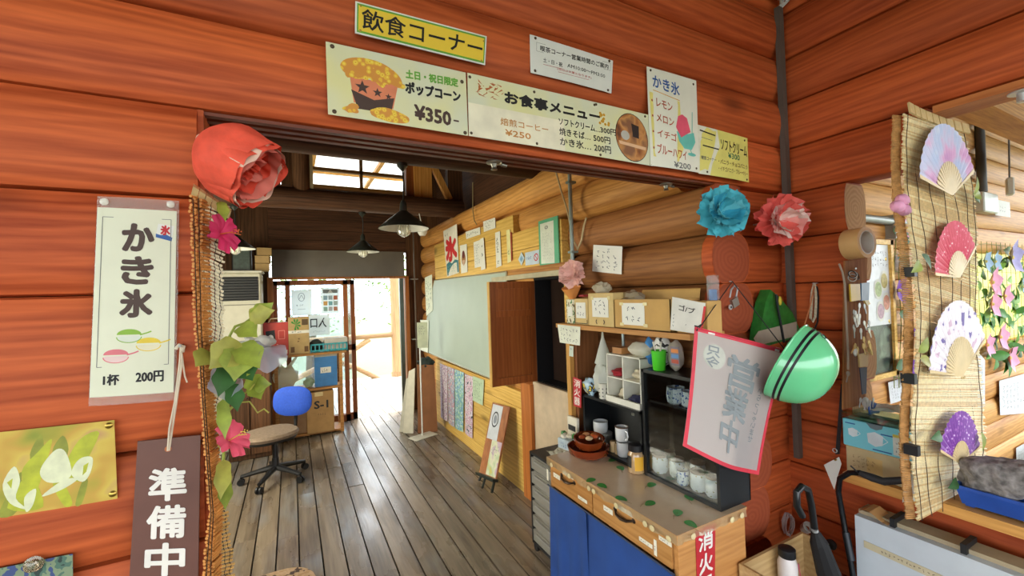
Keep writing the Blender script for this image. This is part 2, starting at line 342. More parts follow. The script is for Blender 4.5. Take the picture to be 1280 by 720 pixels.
def tlog(parent, p0, p1, r, m, name='log', n=20, seg=6, end=None, endat=0):
    p0, p1 = Vector(p0), Vector(p1); rnd = random.Random(int(p0.z*1000+p0.x*31+p0.y*77)); pts = [p0+(p1-p0)*i/seg for i in range(seg+1)]
    rs = [r*rnd.uniform(.975, 1.02) for _ in pts]
    o = MB().tube(pts, rs, n).build(name, m, parent, True)
    if end:
        d = (p1-p0).normalized(); c = p0-d*.0015 if endat == 0 else p1+d*.0015; x, y = MB().frame(d); R_ = rs[0 if endat == 0 else -1]
        MB().poly([c+(x*math.cos(2*math.pi*i/n)+y*math.sin(2*math.pi*i/n))*R_*.985 for i in range(n)]).build('end_grain', end, o)
    return o
# floor: dark bed and deck boards
fl = thing('floor', kind='structure')
MB().box(-1.4, 2.0, 1.15, 6.1, -.08, -.03).build('subfloor', mat('#2A2119'), fl)
pw = .128; rnd = random.Random(3); x = -1.4
while x < 1.9:
    cuts = [1.18]+sorted(rnd.uniform(1.6, 5.6) for _ in range(rnd.choice([1, 1, 2])))+[6.08]
    cuts = [q for i_, q in enumerate(cuts) if i_ in (0, len(cuts)-1) or (q-1.18 > .3 and cuts[i_+1]-q > .3)]
    for a, b_ in zip(cuts, cuts[1:]):
        dz = rnd.uniform(-.002, .002)
        MB().obox((x+pw/2, (a+b_)/2, -.016+dz), ((pw-.009)/2, 0, 0), (0, (b_-a)/2-.0015, 0), (0, 0, .015)).build('plank', DECK, fl)
    x += pw
tg = MB().box(-5, 9, -8, 1.15, -.12, -.06).build('floor_terrace', mat('#544C44', .8), kind='structure')
# front wall with the wide opening
wf = thing('wall_front', kind='structure', loc=(0, Y1, 0))
xl = P(246, 200, 'y', Y1).x
for z0, z1 in ((1.861, 2.084), (1.628, 1.861), (1.263, 1.628), (1.03, 1.263), (.80, 1.03), (.57, .80), (.34, .57), (.11, .34), (-.06, .11)): hewn(wf, -2.4, xl, z0, z1, Y1, Y1+.2, RED, .022, wob=.002)
for k in range(5):
    z0 = J0+CH*k; hewn(wf, -2.4, 2.30, z0, z0+CH, Y1-(.012 if k % 2 else 0), Y1+.155, RED, .04 if k else .028, nseg=8)
for k in range(1, 10):                                    # stub logs between pillar and corner
    z0 = J0-CH*k; hewn(wf, 1.80, 2.32, max(z0, -.06), z0+CH, Y1+.045, Y1+.24, RED, .022, nseg=2)
RAIL = mat('#6E3218', .45, var=.2)
for yy in (Y1+.03, Y1+.07, Y1+.11): MB().box(xl, 1.93, yy, yy+.02, J0-.009, J0-.0005).build('track_rail', RAIL, wf)
MB().box(xl-.001, xl+.012, Y1+.02, Y1+.15, -.03, J0-.001).build('jamb', RED, wf)
# right hand wall of the inner room, logs running away from the viewer
wr = thing('wall_right', kind='structure', loc=(X3, 3.6, 0))
W3T = .274
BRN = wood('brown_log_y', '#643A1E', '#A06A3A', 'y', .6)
def wlog(y0, y1, z0, m, red=False):
    o = hewn(wr, y0, y1, z0, z0+CH, X3, X3+W3T, m, .06, axis='y', nseg=max(1, int((y1-y0)/.6)), wob=.004)
    if red:
        T = (-.97, -.85, -.6, -.2, .2, .6, .85, .97); c = V(X3+W3T/2, y0-.0015, z0+CH/2)
        MB().poly([c+V(sx*(W3T/2-.006-.06*abs(t)**3.2), 0, t*CH/2*.985) for sx, ts in ((1, T), (-1, T[::-1])) for t in ts]).build('end_grain', ENDR, o)
for k in range(-2, 10):
    z0 = J0-CH*(k+1)
    if z0 < -.2: continue
    zc = z0+CH/2
    if k < 0: wlog(1.46, YB+.1, z0, TAN); continue
    wlog(1.27-.01*(k % 3)-(.06 if k > 4 else 0), 1.31, z0, REDY, True)
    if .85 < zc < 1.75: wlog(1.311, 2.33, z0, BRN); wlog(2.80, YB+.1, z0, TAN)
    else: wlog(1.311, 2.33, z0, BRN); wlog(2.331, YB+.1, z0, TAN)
for i, (z0, z1) in enumerate(((1.80, 1.95), (1.95, 2.10), (2.10, 2.25))):
    MB().box(1.625, 1.70, (2.36, 2.36, 3.05)[i], 5.2, z0+.002, z1-.002).build('plank', YEL, wr)
for i in range(6): MB().box(1.625, 1.70, 2.98, 5.3, -.02+.138*i+.002, -.02+.138*(i+1)-.002).build('plank', YEL, wr)
BK = mat('#0A0C10', .9)
b = MB(); b.box(2.0, 2.03, 2.33, 2.80, .9, 1.72); b.box(1.655, 2.03, 2.33, 2.345, .9, 1.72); b.box(1.655, 2.03, 2.785, 2.80, .9, 1.72); b.box(1.655, 2.03, 2.33, 2.80, 1.70, 1.72); b.box(1.655, 2.03, 2.33, 2.80, .9, .925)
b.build('recess', BK, wr)  # black lining paints in the darkness of the hatch opening
MB().box(1.63, 1.69, 2.2, 2.82, -.02, .925).build('panel', mat('#C9B496', .7), wr)
MB().box(1.60, 1.665, 2.815, 2.965, -.02, .90).build('post', wood('orange_post', '#8A4A1E', '#C67A3A', 'z', .5), wr)
MB().box(1.60, 1.66, 2.2, 5.2, 1.755, 1.80).build('header_rail', TAN, wr)
MB().box(1.585, 1.655, 2.32, 3.42, 1.715, 1.752).build('curtain_box', mat('#B8AE8E', .6), wr)
MB().box(1.61, 1.66, 2.27, 2.33, .9, 1.76).build('post', YEL, wr)
# side wall on the right with its pass-through window opening
ws = thing('wall_side', kind='structure', loc=(X2, .3, 0))
for k in range(6):
    z0 = J0+CH*k-.01
    y0_, y1_ = (-3, 1.44) if k else (.72, 1.44)
    hewn(ws, y0_, y1_, z0, z0+CH, X2, X2+.2, REDY, .03, axis='y', nseg=8)
for k in range(1, 7):
    z0 = J0-.01-CH*k; o = hewn(ws, 1.0+.012*math.sin(k*9), 1.44, z0, z0+CH, X2, X2+.2, REDY, .03, axis='y', nseg=2, wob=.001)
    c = V(X2+.1, 1.0+.012*math.sin(k*9)-.001, z0+CH/2)
    MB().poly([c+V(sx*.098*(1-.28*abs(t)**3.2), 0, t*CH/2*.98) for sx, ts in ((1, (-.95, -.6, -.2, .2, .6, .95)), (-1, (.95, .6, .2, -.2, -.6, -.95))) for t in ts]).build('end_grain', ENDT, o)
for k in range(7, 10):
    z0 = J0-.01-CH*k; hewn(ws, -3, 1.44, max(z0, -.06), min(z0+CH, .69), X2, X2+.2, REDY, .03, axis='y', nseg=8)
MB().box(X2-.06, X2+.24, -2.5, 1.03, .70, .74).build('sill', wood('sill_pine', '#B07432', '#DDA65C', 'y', .45), ws)
MB().box(X2+.03, X2+.17, -2.5, .70, 2.272, 2.30).build('soffit', wood('sof', '#A85828', '#D8884A', 'y'), ws)
BACKER = mat('#3A2416', .9)  # dark boards added inside the log walls to stop light leaks
for par, q in ((wr, (1.80, 1.815, 1.33, 6.05, -.02, 2.53)), (wf, (-2.38, xl-.02, 1.34, 1.355, -.05, 2.08)), (wf, (-2.38, 2.30, 1.34, 1.355, 2.09, 3.22)), (wf, (1.96, 2.30, 1.36, 1.375, -.05, 2.07)), (ws, (2.36, 2.375, -2.9, 1.42, 2.31, 3.4)), (ws, (2.36, 2.375, .74, 1.42, 2.08, 2.31)), (ws, (2.36, 2.375, 1.03, 1.42, .68, 2.07)), (ws, (2.36, 2.375, -2.9, 1.42, -.05, .68))):
    MB().box(*q).build('leak_backing', BACKER, par)
# back room of the pass-through: log wall facing us
wa = thing('wall_annex', kind='structure', loc=(4, 1.45, 0))
for k in range(-6, 12):
    z0 = J0-CH*(k+1)
    if .85 < z0+CH/2 < 1.95: hewn(wa, X2+.2, 5.35, z0, z0+CH, 1.45, 1.62, TANX, .03); hewn(wa, 7.3, 9, z0, z0+CH, 1.45, 1.62, TANX, .03)
    else: hewn(wa, X2+.2, 9, z0, z0+CH, 1.45, 1.62, TANX, .03)
for q in ((2.4, 9, -.85, .92), (2.4, 9, 1.96, 3.4), (2.4, 5.33, .92, 1.96), (7.32, 9, .92, 1.96)): MB().box(q[0], q[1], 1.53, 1.545, q[2], q[3]).build('leak_backing', BACKER, wa)
MB().box(X2+.2, 9, -4, 1.7, -.9, -.85).build('floor_annex', mat('#9A8A70'), kind='structure')
# inner room: back wall, left wall, ceiling
wb = thing('wall_back', kind='structure', loc=(0, YB, 0))
BW = DRKZ
def boards(x0, x1, z0, z1, m, wd=.14):
    n = max(1, round((x1-x0)/wd)); d = (x1-x0)/n
    for i in range(n): MB().box(x0+d*i+.002, x0+d*(i+1)-.002, YB+.03, YB+.06, z0, z1).build('board', m, wb)
for q in ((-1.45, -.25, -.03, 3.9), (1.47, 2.0, -.03, 3.9), (-.25, 1.47, 2.24, 3.07), (-.25, 1.47, 3.63, 3.92)): MB().box(q[0], q[1], YB+.062, YB+.075, q[2], q[3]).build('backing', mat('#1C130E'), wb)
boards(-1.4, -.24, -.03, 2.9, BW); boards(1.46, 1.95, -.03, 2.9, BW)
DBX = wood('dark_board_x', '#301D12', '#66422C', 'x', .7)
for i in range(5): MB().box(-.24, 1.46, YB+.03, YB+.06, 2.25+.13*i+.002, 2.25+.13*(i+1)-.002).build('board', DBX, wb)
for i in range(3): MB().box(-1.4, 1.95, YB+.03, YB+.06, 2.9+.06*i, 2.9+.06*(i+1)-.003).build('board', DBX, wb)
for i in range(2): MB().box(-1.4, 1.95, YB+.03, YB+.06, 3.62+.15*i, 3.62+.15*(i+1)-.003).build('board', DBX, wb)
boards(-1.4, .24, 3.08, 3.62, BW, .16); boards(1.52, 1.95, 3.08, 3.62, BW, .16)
MB().box(-.21, 1.42, YB-.03, YB+.02, 1.885, 2.245).build('transom_panel', mat('#6E6860', .45, var=.2, scale=3), wb)
b = MB(); b.box(-.26, -.20, YB-.06, YB+.08, -.03, 1.88); b.box(1.42, 1.47, YB-.06, YB+.08, -.03, 1.88); b.box(-.26, 1.47, YB-.06, YB+.08, 1.875, 1.90)
b.build('door_frame', wood('frame_brown', '#7A4018', '#B0703A', 'z', .5), wb)
wl = thing('wall_left', kind='structure', loc=(-1.35, 3.6, 0))
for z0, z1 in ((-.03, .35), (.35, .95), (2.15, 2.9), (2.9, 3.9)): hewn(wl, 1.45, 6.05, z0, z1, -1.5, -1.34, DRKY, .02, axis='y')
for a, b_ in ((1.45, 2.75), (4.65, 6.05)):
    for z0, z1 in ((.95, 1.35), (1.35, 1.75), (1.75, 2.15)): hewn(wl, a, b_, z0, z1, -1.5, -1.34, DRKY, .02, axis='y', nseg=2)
wn = thing('window_1', kind='structure', loc=(-1.4, 3.7, .95))  # unseen window, put in to let light onto the right wall
b = MB(); b.box(-1.43, -1.37, 2.75, 2.80, .95, 2.15); b.box(-1.43, -1.37, 4.60, 4.65, .95, 2.15); b.box(-1.43, -1.37, 3.67, 3.73, .95, 2.15); b.box(-1.43, -1.37, 2.75, 4.65, .95, 1.0); b.box(-1.43, -1.37, 2.75, 4.65, 2.1, 2.15)
b.build('window_frame', RAIL, wn); MB().box(-1.402, -1.398, 2.8, 4.6, 1.0, 2.1).build('pane', glass(), wn)
# gable window
w2 = thing('window_2', kind='structure', loc=(.88, YB, 3.08)); b = MB()
for z in (3.09, 3.32, 3.60): b.box(.24, 1.52, YB, YB+.06, z-.022, z+.022)
for xx in (.25, .88, 1.51): b.box(xx-.02, xx+.02, YB, YB+.06, 3.08, 3.62)
b.build('window_frame', wood('gable_frame', '#5A3A1C', '#8A6234', 'x'), w2); MB().box(.26, 1.5, YB+.028, YB+.032, 3.1, 3.6).build('pane', glass(), w2)
ce = thing('ceiling', kind='structure', loc=(.2, 3.6, 3.9))
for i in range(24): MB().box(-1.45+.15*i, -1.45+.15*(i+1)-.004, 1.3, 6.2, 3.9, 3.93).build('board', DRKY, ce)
MB().box(-1.8, 2.4, 1.2, 6.6, 3.95, 4.0).build('roof_sheet', mat('#4A4038'), ce)
MB().box(1.94, 2.0, 1.46, 6.1, 2.5, 3.9).build('gable_board', DRKY, ce)
MB().box(-1.4, 2.0, 1.40, 1.45, 3.24, 3.9).build('gable_board', DRKY, ce)
# log tie beams and king posts
def beam(y, px0, px1, r, zc):
    o = tlog(ce, (-1.36, y, zc), (X3+.12, y, zc+.004), r, DRK, 'beam', 20, 8); return o
z_1 = P(560, 197, 'y', 2.83).z; beam(2.83, 0, 0, .088, z_1)
z_2 = P(430, 252, 'y', 4.65).z; beam(4.65, 0, 0, .105, z_2)
xx = P(377, 210, 'y', 4.6).x; tlog(ce, (xx, 4.65, z_2), (xx, 4.65, 3.9), .085, DRKZ, 'post', 16, 2)
MB().box(xx+.07, xx+.1, 4.60, 4.70, z_2+.1, 3.9).build('post', mat('#9A8A6A'), ce)
def stud(u0, u1, y, z0, z1, m):
    MB().box(P(u0, 230, 'y', y).x, P(u1, 230, 'y', y).x, y, y+.09, z0, z1).build('stud', m, ce)
OST = wood('stud_orange', '#B8742C', '#E8AE5E', 'z', .5)
stud(518, 540, 4.72, z_2, 3.9, OST); stud(508, 517, 4.75, z_2, 3.9, wood('stud_brown', '#6A3414', '#9A5A2A', 'z')); stud(560, 578, 4.72, z_2, 3.9, DRKZ)
p0 = P(540, 205, 'y', 4.74); p1 = P(560, 246, 'y', 4.74); d = (p1-p0)*.5; n_ = V(-d.z, 0, d.x).normalized()*.035; p0 = p0-d*.6; p1 = p1+d*.2
MB().obox((p0+p1)/2, (p1-p0)/2, n_, (0, .03, 0)).build('brace', OST, ce)
for i in range(5): tlog(ce, (-1.4, 2.0+i*.9, 3.83), (1.95, 2.0+i*.9, 3.83), .06, DRK, 'rafter', 10, 2)
# unseen terrace roof over the viewer, sized to shade the upper logs
rf = thing('terrace_shade_roof', kind='structure', loc=(1, -.5, 3.35))
for i in range(18): MB().box(-6+.8*i, -6+.8*(i+1)-.002, -5.0, 1.3, 3.10, 3.13).build('board', DRKY, rf)
MB().box(2.5, 9, 1.2, 1.8, 3.32, 3.4).build('board', DRKY, rf)
# sliding doors in the back
FR = wood('door_brown', '#6A3216', '#A0602E', 'z', .45); GL = glass('#F4FAFF', .08)
def sdoor(nm, x0, x1, y):
    o = thing(nm, kind='structure', loc=((x0+x1)/2, y, 0)); b_ = [(x0, x0+.055, .0, 1.86), (x1-.055, x1, .0, 1.86), (x0, x1, 1.80, 1.86), (x0, x1, .0, .09), (x0, x1, .92, 1.0)]
    for i, q in enumerate(b_): MB().box(q[0], q[1], y-.015, y+.015, q[2], q[3]).build('stile' if i < 2 else 'rail', FR, o)
    MB().box(x0+.05, x1-.05, y-.002, y+.002, .08, 1.82).build('pane', GL, o); return o
dA = sdoor('door_1', P(357, 400, 'y', YB-.02).x, P(435, 400, 'y', YB-.02).x, YB-.02)
dB = sdoor('door_2', P(341, 400, 'y', YB+.035).x, P(444, 400, 'y', YB+.035).x, YB+.035)
MB().box(1.345, 1.40, YB-.03, YB+.03, 0, 1.87).build('door_jamb', mat('#5A6460', .35, .5), dB)
# porch outside
pr = thing('floor_porch', kind='structure', loc=(.6, 7.6, -.1))
for i in range(26): MB().box(-1.4+.15*i, -1.4+.15*(i+1)-.008, 6.1, 9.2, -.06, -.03).build('plank', wood('porch_deck', '#8C8272', '#C8C0B0', 'y', .6), pr)
MB().box(-70, 70, -70, 70, -1.2, -1.1).build('ground', mat('#6A7052', .9), kind='structure')
MB().grid(lambda i, j: V(-1.6+4*i, 6.2+2.2*j, 3.78-.1*j+.02*math.sin(i*190)), 96, 2).build('eave_sheet', film('#F2F0E4', .75), ce)
for i in range(5): MB().box(-1.6+i*.95, -1.54+i*.95, 6.2, 8.4, 3.66, 3.72).build('eave_rafter', OST, ce)
MB().box(-1.6, 2.4, 7.2, 7.27, 3.60, 3.68).build('eave_rafter', OST, ce)
# ------------------------------------------------------------------ signs on the front wall
CREAM = mat('#DEDEC2', .55, var=.04); WHITE = mat('#E4E4DA', .6, var=.04); BLK = mat('#1C1816', .6); BROWN = mat('#4A342A', .6); TACK = mat('#B89A4A', .3, .9); DTACK = mat('#5A4A38', .35, .6)
REDP = mat('#C8282C', .6); GRNP = mat('#6AA83A', .6); YELP = mat('#F0CC3C', .55, var=.04); ORP = mat('#D88A48', .6); SEAL = mat('#E6E2D2', .4); GRYP = mat('#6A6A66', .6); BLUP = mat('#2C5A9C', .6); TEAL = mat('#6CC4B4', .6); PINK = mat('#E85A72', .6)
YS = Y1-.006
# tall shaved-ice price strip
sh = pxsheet((122, 259), (221, 264), (217, 490), (112, 497), 'y', YS, .004)
o, _ = sheet('price_poster', 'tall cream shaved-ice poster with big brown characters left of the opening', 'poster', sh, CREAM)
paper(sh, film('#E8E4DA', .25), o, 'laminate_edge', (-.01, -.06, 1.03, 1.045), .0006, -.0012)
line(sh, [(.07, .05), (.93, .05), (.93, .845), (.07, .845), (.07, .05)], .0012, GRYP, o, 'border')
for i, ch in enumerate('かき氷'): text(sh, ch, (.33, .085+.178*i, .70, .225+.178*i), BROWN, o, .003)
f_ = [(.76, .075), (.97, .085), (.94, .17), (.735, .15)]
flat(sh, f_, WHITE, o, 'ice_flag', .0014); text(sh, '氷', (.80, .085, .915, .135), REDP, o, .0012)
flat(sh, [(.735, .13), (.80, .138), (.86, .132), (.95, .15), (.94, .17), (.735, .15)], BLUP, o, 'wave')
for ca, cb, c, c2 in ((.44, .69, '#8CB43C', '#D8DCC8'), (.68, .738, '#E6C83C', '#E4DCB8'), (.29, .795, '#E07A80', '#E6C8C0')):
    flat(sh, ell(ca, cb, .15, .028, 14, 0, math.pi)+[(ca-.12, cb-.005), (ca+.12, cb-.005)][::1], mat(c2), o, 'bowl_drawing', .0015)
    flat(sh, ell(ca, cb-.012, .15, .03, 16, math.pi, 2*math.pi), mat(c), o, 'ice_drawing', .0017)
    line(sh, [(ca+.13, cb-.01), (ca+.22, cb-.02), (ca+.27, cb-.028)], .003, mat(c), o, 'handle_drawing')
    line(sh, ell(ca, cb, .15, .03, 14, 0, math.pi), .0018, mat(c), o, 'outline')
text(sh, '1杯', (.155, .885, .335, .94), BLK, o, .0009); text(sh, '200円', (.54, .878, .87, .935), BLK, o, .0009)
tacks(sh, [(.08, -.03), (.92, -.035)], SEAL, o, .008, 'pin')
# flower photo print
sh = pxsheet((-28, 543), (143, 525), (147, 623), (-28, 651), 'y', YS, .003)
LIL = pattern('lily_print', ['#7A8A28', '#A89A34', '#C29A3E', '#CDB24A', '#B88A62'], 9, 'soft')
o, _ = sheet('photo_print', 'large yellow-green photo print of white lilies with curled corner', 'photo', sh, LIL)
WL = mat('#DADCB4', .5, var=.15, scale=40); YG = mat('#B4B828', .5, var=.3, scale=30); YG2 = mat('#90942C', .5, var=.3, scale=30)
for pts in ([(.52, .3), (.60, .12), (.64, .3), (.58, .5)], [(.14, .98), (.22, .7), (.30, .5), (.27, .95)], [(.68, .98), (.74, .7), (.78, .72), (.73, .98)], [(.36, .3), (.44, .08), (.46, .3), (.40, .5)]): flat(sh, soft(pts), YG2, o, 'leaf_print', .0013)
for pts in ([(.60, .55), (.72, .2), (.88, .14), (.70, .62)], [(.30, .5), (.42, .28), (.52, .15), (.47, .45), (.38, .8)], [(.62, .6), (.70, .38), (.74, .32), (.73, .7)], [(.20, .9), (.35, .55), (.45, .95)], [(.58, .65), (.66, .95), (.60, .98), (.52, .7)]): flat(sh, soft(pts), YG, o, 'leaf_print', .0014)
for pts in ([(.46, .42), (.55, .28), (.62, .33), (.66, .6), (.58, .68), (.48, .66), (.43, .55)], [(.68, .5), (.74, .42), (.82, .44), (.80, .62), (.74, .72), (.66, .62)], [(.17, .62), (.25, .42), (.29, .6), (.26, .8), (.34, .95), (.22, .85)], [(.44, .82), (.60, .66), (.70, .68), (.58, .78)], [(.32, .8), (.40, .72), (.38, .9), (.33, .98)]): flat(sh, soft(pts), WL, o, 'petal_print', .0016)
flat(sh, [(.75, .52), (.79, .49), (.77, .6), (.74, .64)], YG, o, 'petal_shade', .0018); flat(sh, [(.20, .6), (.24, .56), (.23, .68)], YG, o, 'petal_shade', .0018)
tacks(sh, [(.955, .06), (.965, .93)], TACK, o, .007)
# second photo print, low corner
sh = pxsheet((-40, 718), (91, 692), (93, 800), (-40, 820), 'y', YS, 0)
o, _ = sheet('photo_print', 'small dark green photo print with clear pin in the lower left corner', 'photo', sh, pattern('creek_print', ['#2A3A34', '#4A6A5A', '#7A8A6A', '#3A4A78', '#A8B0A0'], 30, 'noise'))
MB().lathe([(.012, 0), (.016, .004), (.006, .007), (.006, .012), (.012, .014), (.004, .018)], sh.at(.62, .02, .001), sh.n, 14).build('pin', mat('#D8C8A8', .1, trans=.8), o, True)
# hanging brown board
sh = pxsheet((173, 551), (251, 543), (247, 800), (158, 800), 'y', Y1-.02)
o = thing('hanging_sign', 'brown hanging board with white characters on a white cord', 'sign', sh.at(.5, 1))
paper(sh, mat('#6A4438', .5, var=.1), o, 'board', th=.006)
for i, ch in enumerate('準備中'): text(sh, ch, (.22, .15+.185*i, .78, .305+.185*i), mat('#E8E2D6', .5), o, .0022, off=.008)
c = sh.at(.48, .052, .0066); MB().poly([c+V(.0065*math.cos(t*.4), 0, .0065*math.sin(t*.4)) for t in range(16)]).build('hole', mat('#B86A3A'), o)
CORD = mat('#D8C8AE', .8)
k0 = P(226, 432, 'y', Y1-.012)
b = MB(); b.tube([sh.at(.48, .06, .009), sh.at(.49, -.05, .006), P(219, 500, 'y', Y1-.014), P(225, 450, 'y', Y1-.012), k0], .0022); b.tube([sh.at(.5, .06, .009), P(221, 500, 'y', Y1-.015), P(228, 450, 'y', Y1-.012), k0], .0022)
b.tube([k0, P(231, 470, 'y', Y1-.012), P(234, 478, 'y', Y1-.01)], .0018); b.tube([P(220, 436, 'y', Y1-.01), P(224, 431, 'y', Y1-.016), P(230, 433, 'y', Y1-.012), P(228, 440, 'y', Y1-.018)], .004)
b.build('cord', CORD, o, True); MB().cyl(k0+V(0, .03, 0), k0-V(0, .01, 0), .003).build('nail', mat('#8A8A86', .4, .9), o)
# ---- signs on the lintel
YL = Y1-.016
sh = pxsheet((444, 2), (608, 46), (606, 82), (443.5, 42), 'y', YL)
o, _ = sheet('corner_sign', 'yellow plate with green border naming the eating corner', 'sign', sh, mat('#E8E8DC', .4), th=.003)
paper(sh, GRNP, o, 'green_border', (.012, .05, .988, .95), .0006, .003); paper(sh, YELP, o, 'yellow_face', (.022, .11, .978, .89), .0006, .0036)
text(sh, '飲食コーナー', (.045, .18, .965, .80), BLK, o, .0008, off=.005, slant=0)
tacks(sh, [(.035, .12), (.035, .88), (.975, .2), (.965, .88)], TACK, o, .005)
# popcorn poster
sh = pxsheet((407, 52), (582, 91), (585, 170), (410, 143), 'y', YL, .003)
PALE = pattern('aged_paper', ['#E2DA92', '#DEDAA8', '#D8D8B8'], 5, 'soft')
o, _ = sheet('popcorn_poster', 'pale yellow popcorn poster with a drawn striped tub', 'poster', sh, PALE)
KER = pattern('kernels', ['#E0A82C', '#F0D24A', '#E8B83A', '#D8923A'], 70); TUB = mat('#E0845C', .6)
rr = random.Random(5)
flat(sh, [(.145, .42), (.47, .42), (.43, .78), (.165, .78)], TUB, o, 'tub_drawing', .0014)
flat(sh, [(.15, .60), (.30, .70), (.44, .62), (.42, .80), (.31, .86), (.19, .86)], BROWN, o, 'tub_shadow', .0016)
def star(ca, cb, r_): W, Hh = sh.size(); return [(ca+(r_ if i % 2 == 0 else r_*.42)*math.sin(i*math.pi/5), cb-(r_ if i % 2 == 0 else r_*.42)*math.cos(i*math.pi/5)*W/Hh) for i in range(10)]
flat(sh, soft([(.10, .36), (.09, .26), (.14, .17), (.24, .12), (.36, .14), (.46, .24), (.50, .36), (.49, .46), (.40, .42), (.36, .50), (.28, .40), (.18, .44)]), KER, o, 'popcorn_drawing', .0018); flat(sh, soft([(.28, .92), (.30, .82), (.38, .78), (.48, .82), (.54, .88), (.52, .96), (.40, .98)]), KER, o, 'popcorn_drawing', .0018); flat(sh, soft([(.09, .90), (.12, .85), (.19, .88), (.18, .93)]), KER, o, 'popcorn_drawing', .0018)
for ca, cb, r_ in ((.225, .545, .05), (.325, .585, .034), (.40, .615, .024)): flat(sh, star(ca, cb, r_), BROWN, o, 'star', .002)
for i in range(60):
    t = rr.random(); ca = .12+.38*rr.random(); top = .14+.9*abs(ca-.27)**1.5*3; cb = top+rr.random()*(.42-top)
    flat(sh, [(ca+q*(1+.3*math.sin(k*5+i)), b_) for k, (q, b_) in enumerate(ell(0, cb, .022, .035, 7))], KER, o, 'kernel', .0023+.00002*i) if i < 46 else flat(sh, ell(.15+.35*rr.random() if i > 49 else .12+.05*rr.random(), .83+.07*rr.random(), .03, .045, 7), KER, o, 'kernel', .0022+.00002*i)
text(sh, '土日・祝日限定', (.53, .145, .93, .27), GRNP, o, .0012, slant=-.03); text(sh, 'ポップコーン', (.525, .33, .945, .50), BLK, o, .0018, slant=-.02); text(sh, '¥350', (.585, .67, .86, .88), BROWN, o, .0022, slant=.01); text(sh, '-', (.885, .79, .925, .805), BROWN, o, .001)
tacks(sh, [(.04, .05), (.04, .95), (.965, .16), (.975, .96)], DTACK, o, .006)
# menu poster
sh = pxsheet((584, 91), (812, 144), (817, 208), (586, 170), 'y', YL, .005)
o, _ = sheet('menu_poster', 'long cream meal menu poster with a round photo and prices', 'poster', sh, PALE)
text(sh, 'お食事メニュー', (.165, .165, .665, .36), BLK, o, .0022, slant=.0)
paper(sh, mat('#EDE4C6'), o, 'coffee_slip', (.0, .47, .455, 1.0), .0008, .0014)
ORT = mat('#C8863C', .6); text(sh, '焙煎コーヒー', (.14, .62, .37, .74), ORT, o, .0003, off=.003); text(sh, '¥250', (.16, .80, .28, .90), ORT, o, .0006, off=.003)
for i, (q, pr_) in enumerate((('ソフトクリーム…', '300円'), ('焼きそば…', '500円'), ('かき氷…', '200円'))):
    text(sh, q, (.43, .43+.17*i, (.66, .60, .60)[i], .55+.18*i), BLK, o, .0006); text(sh, pr_, ((.665, .62, .62)[i], .44+.17*i, (.76, .72, .72)[i], .55+.18*i), BLK, o, .0006)
DRG = mat('#B8642C', .6)
rr = random.Random(9); b = MB()
for i in range(26):
    x, y = .04+.12*rr.random(), .10+.24*rr.random(); pts = [(x+.02*rr.uniform(-1, 1), y+.05*rr.uniform(-1, 1)) for _ in range(3)]; b.poly([sh.at(*p, .0018) for p in pts])
b.build('swirl_drawing', DRG, o)
b = MB()
for i in range(14): x, y = .665+.055*rr.random(), .16+.22*rr.random(); b.poly([sh.at(*p, .0018) for p in ell(x, y, .008, .028, 7)])
b.build('bird_drawing', mat('#D8A02C'), o)
flat(sh, ell(.865, .52, .108, .46, 32), BLK, o, 'photo_rim', .0014); flat(sh, ell(.865, .52, .105, .445, 32), pattern('cafe_photo', ['#4A2A14', '#9A5A2A', '#C88A4A', '#8A5A3A'], 12, 'soft'), o, 'photo_disc', .0017)
flat(sh, ell(.82, .50, .028, .09, 14), mat('#B8B4A8'), o, 'photo_plate', .002); flat(sh, [(.865, .25), (.915, .28), (.91, .52), (.87, .5)], mat('#2A1A14'), o, 'photo_cup', .002); flat(sh, [(.775, .62), (.955, .66), (.95, .72), (.78, .68)], mat('#E0B48A'), o, 'photo_table', .002)
tacks(sh, [(.01, .06), (.31, .07), (.64, .055), (.65, .04), (.965, .05), (.01, .95), (.31, .95), (.655, .96), (.995, .98), (.98, .98)], DTACK, o, .005)
# opening hours
sh = pxsheet((662, 43), (766, 76), (764, 117), (663, 91), 'y', YL+.004, .004)
o, _ = sheet('hours_notice', 'white notice of cafe corner opening hours above the menu', 'notice', sh, WHITE)
line(sh, [(.07, .16), (.97, .11), (.97, .33), (.07, .39), (.07, .16)], .0008, GRYP, o, 'border')
text(sh, '喫茶コーナー営業時間のご案内', (.11, .19, .94, .34), BLK, o, .0002, slant=-.05); text(sh, '土・日・祝', (.14, .52, .36, .64), BLK, o, .0001); text(sh, 'AM10:00〜PM3:00', (.42, .50, .90, .60), BLK, o, 0); text(sh, '(当日は休業となります)', (.30, .68, .72, .76), REDP, o, 0)
line(sh, [(.14, .70), (.36, .69)], .0012, REDP, o, 'underline'); line(sh, [(.31, .80), (.69, .79)], .0012, REDP, o, 'underline')
tacks(sh, [(.06, .06), (.95, .05), (.95, .93), (.05, .92)], DTACK, o, .005)
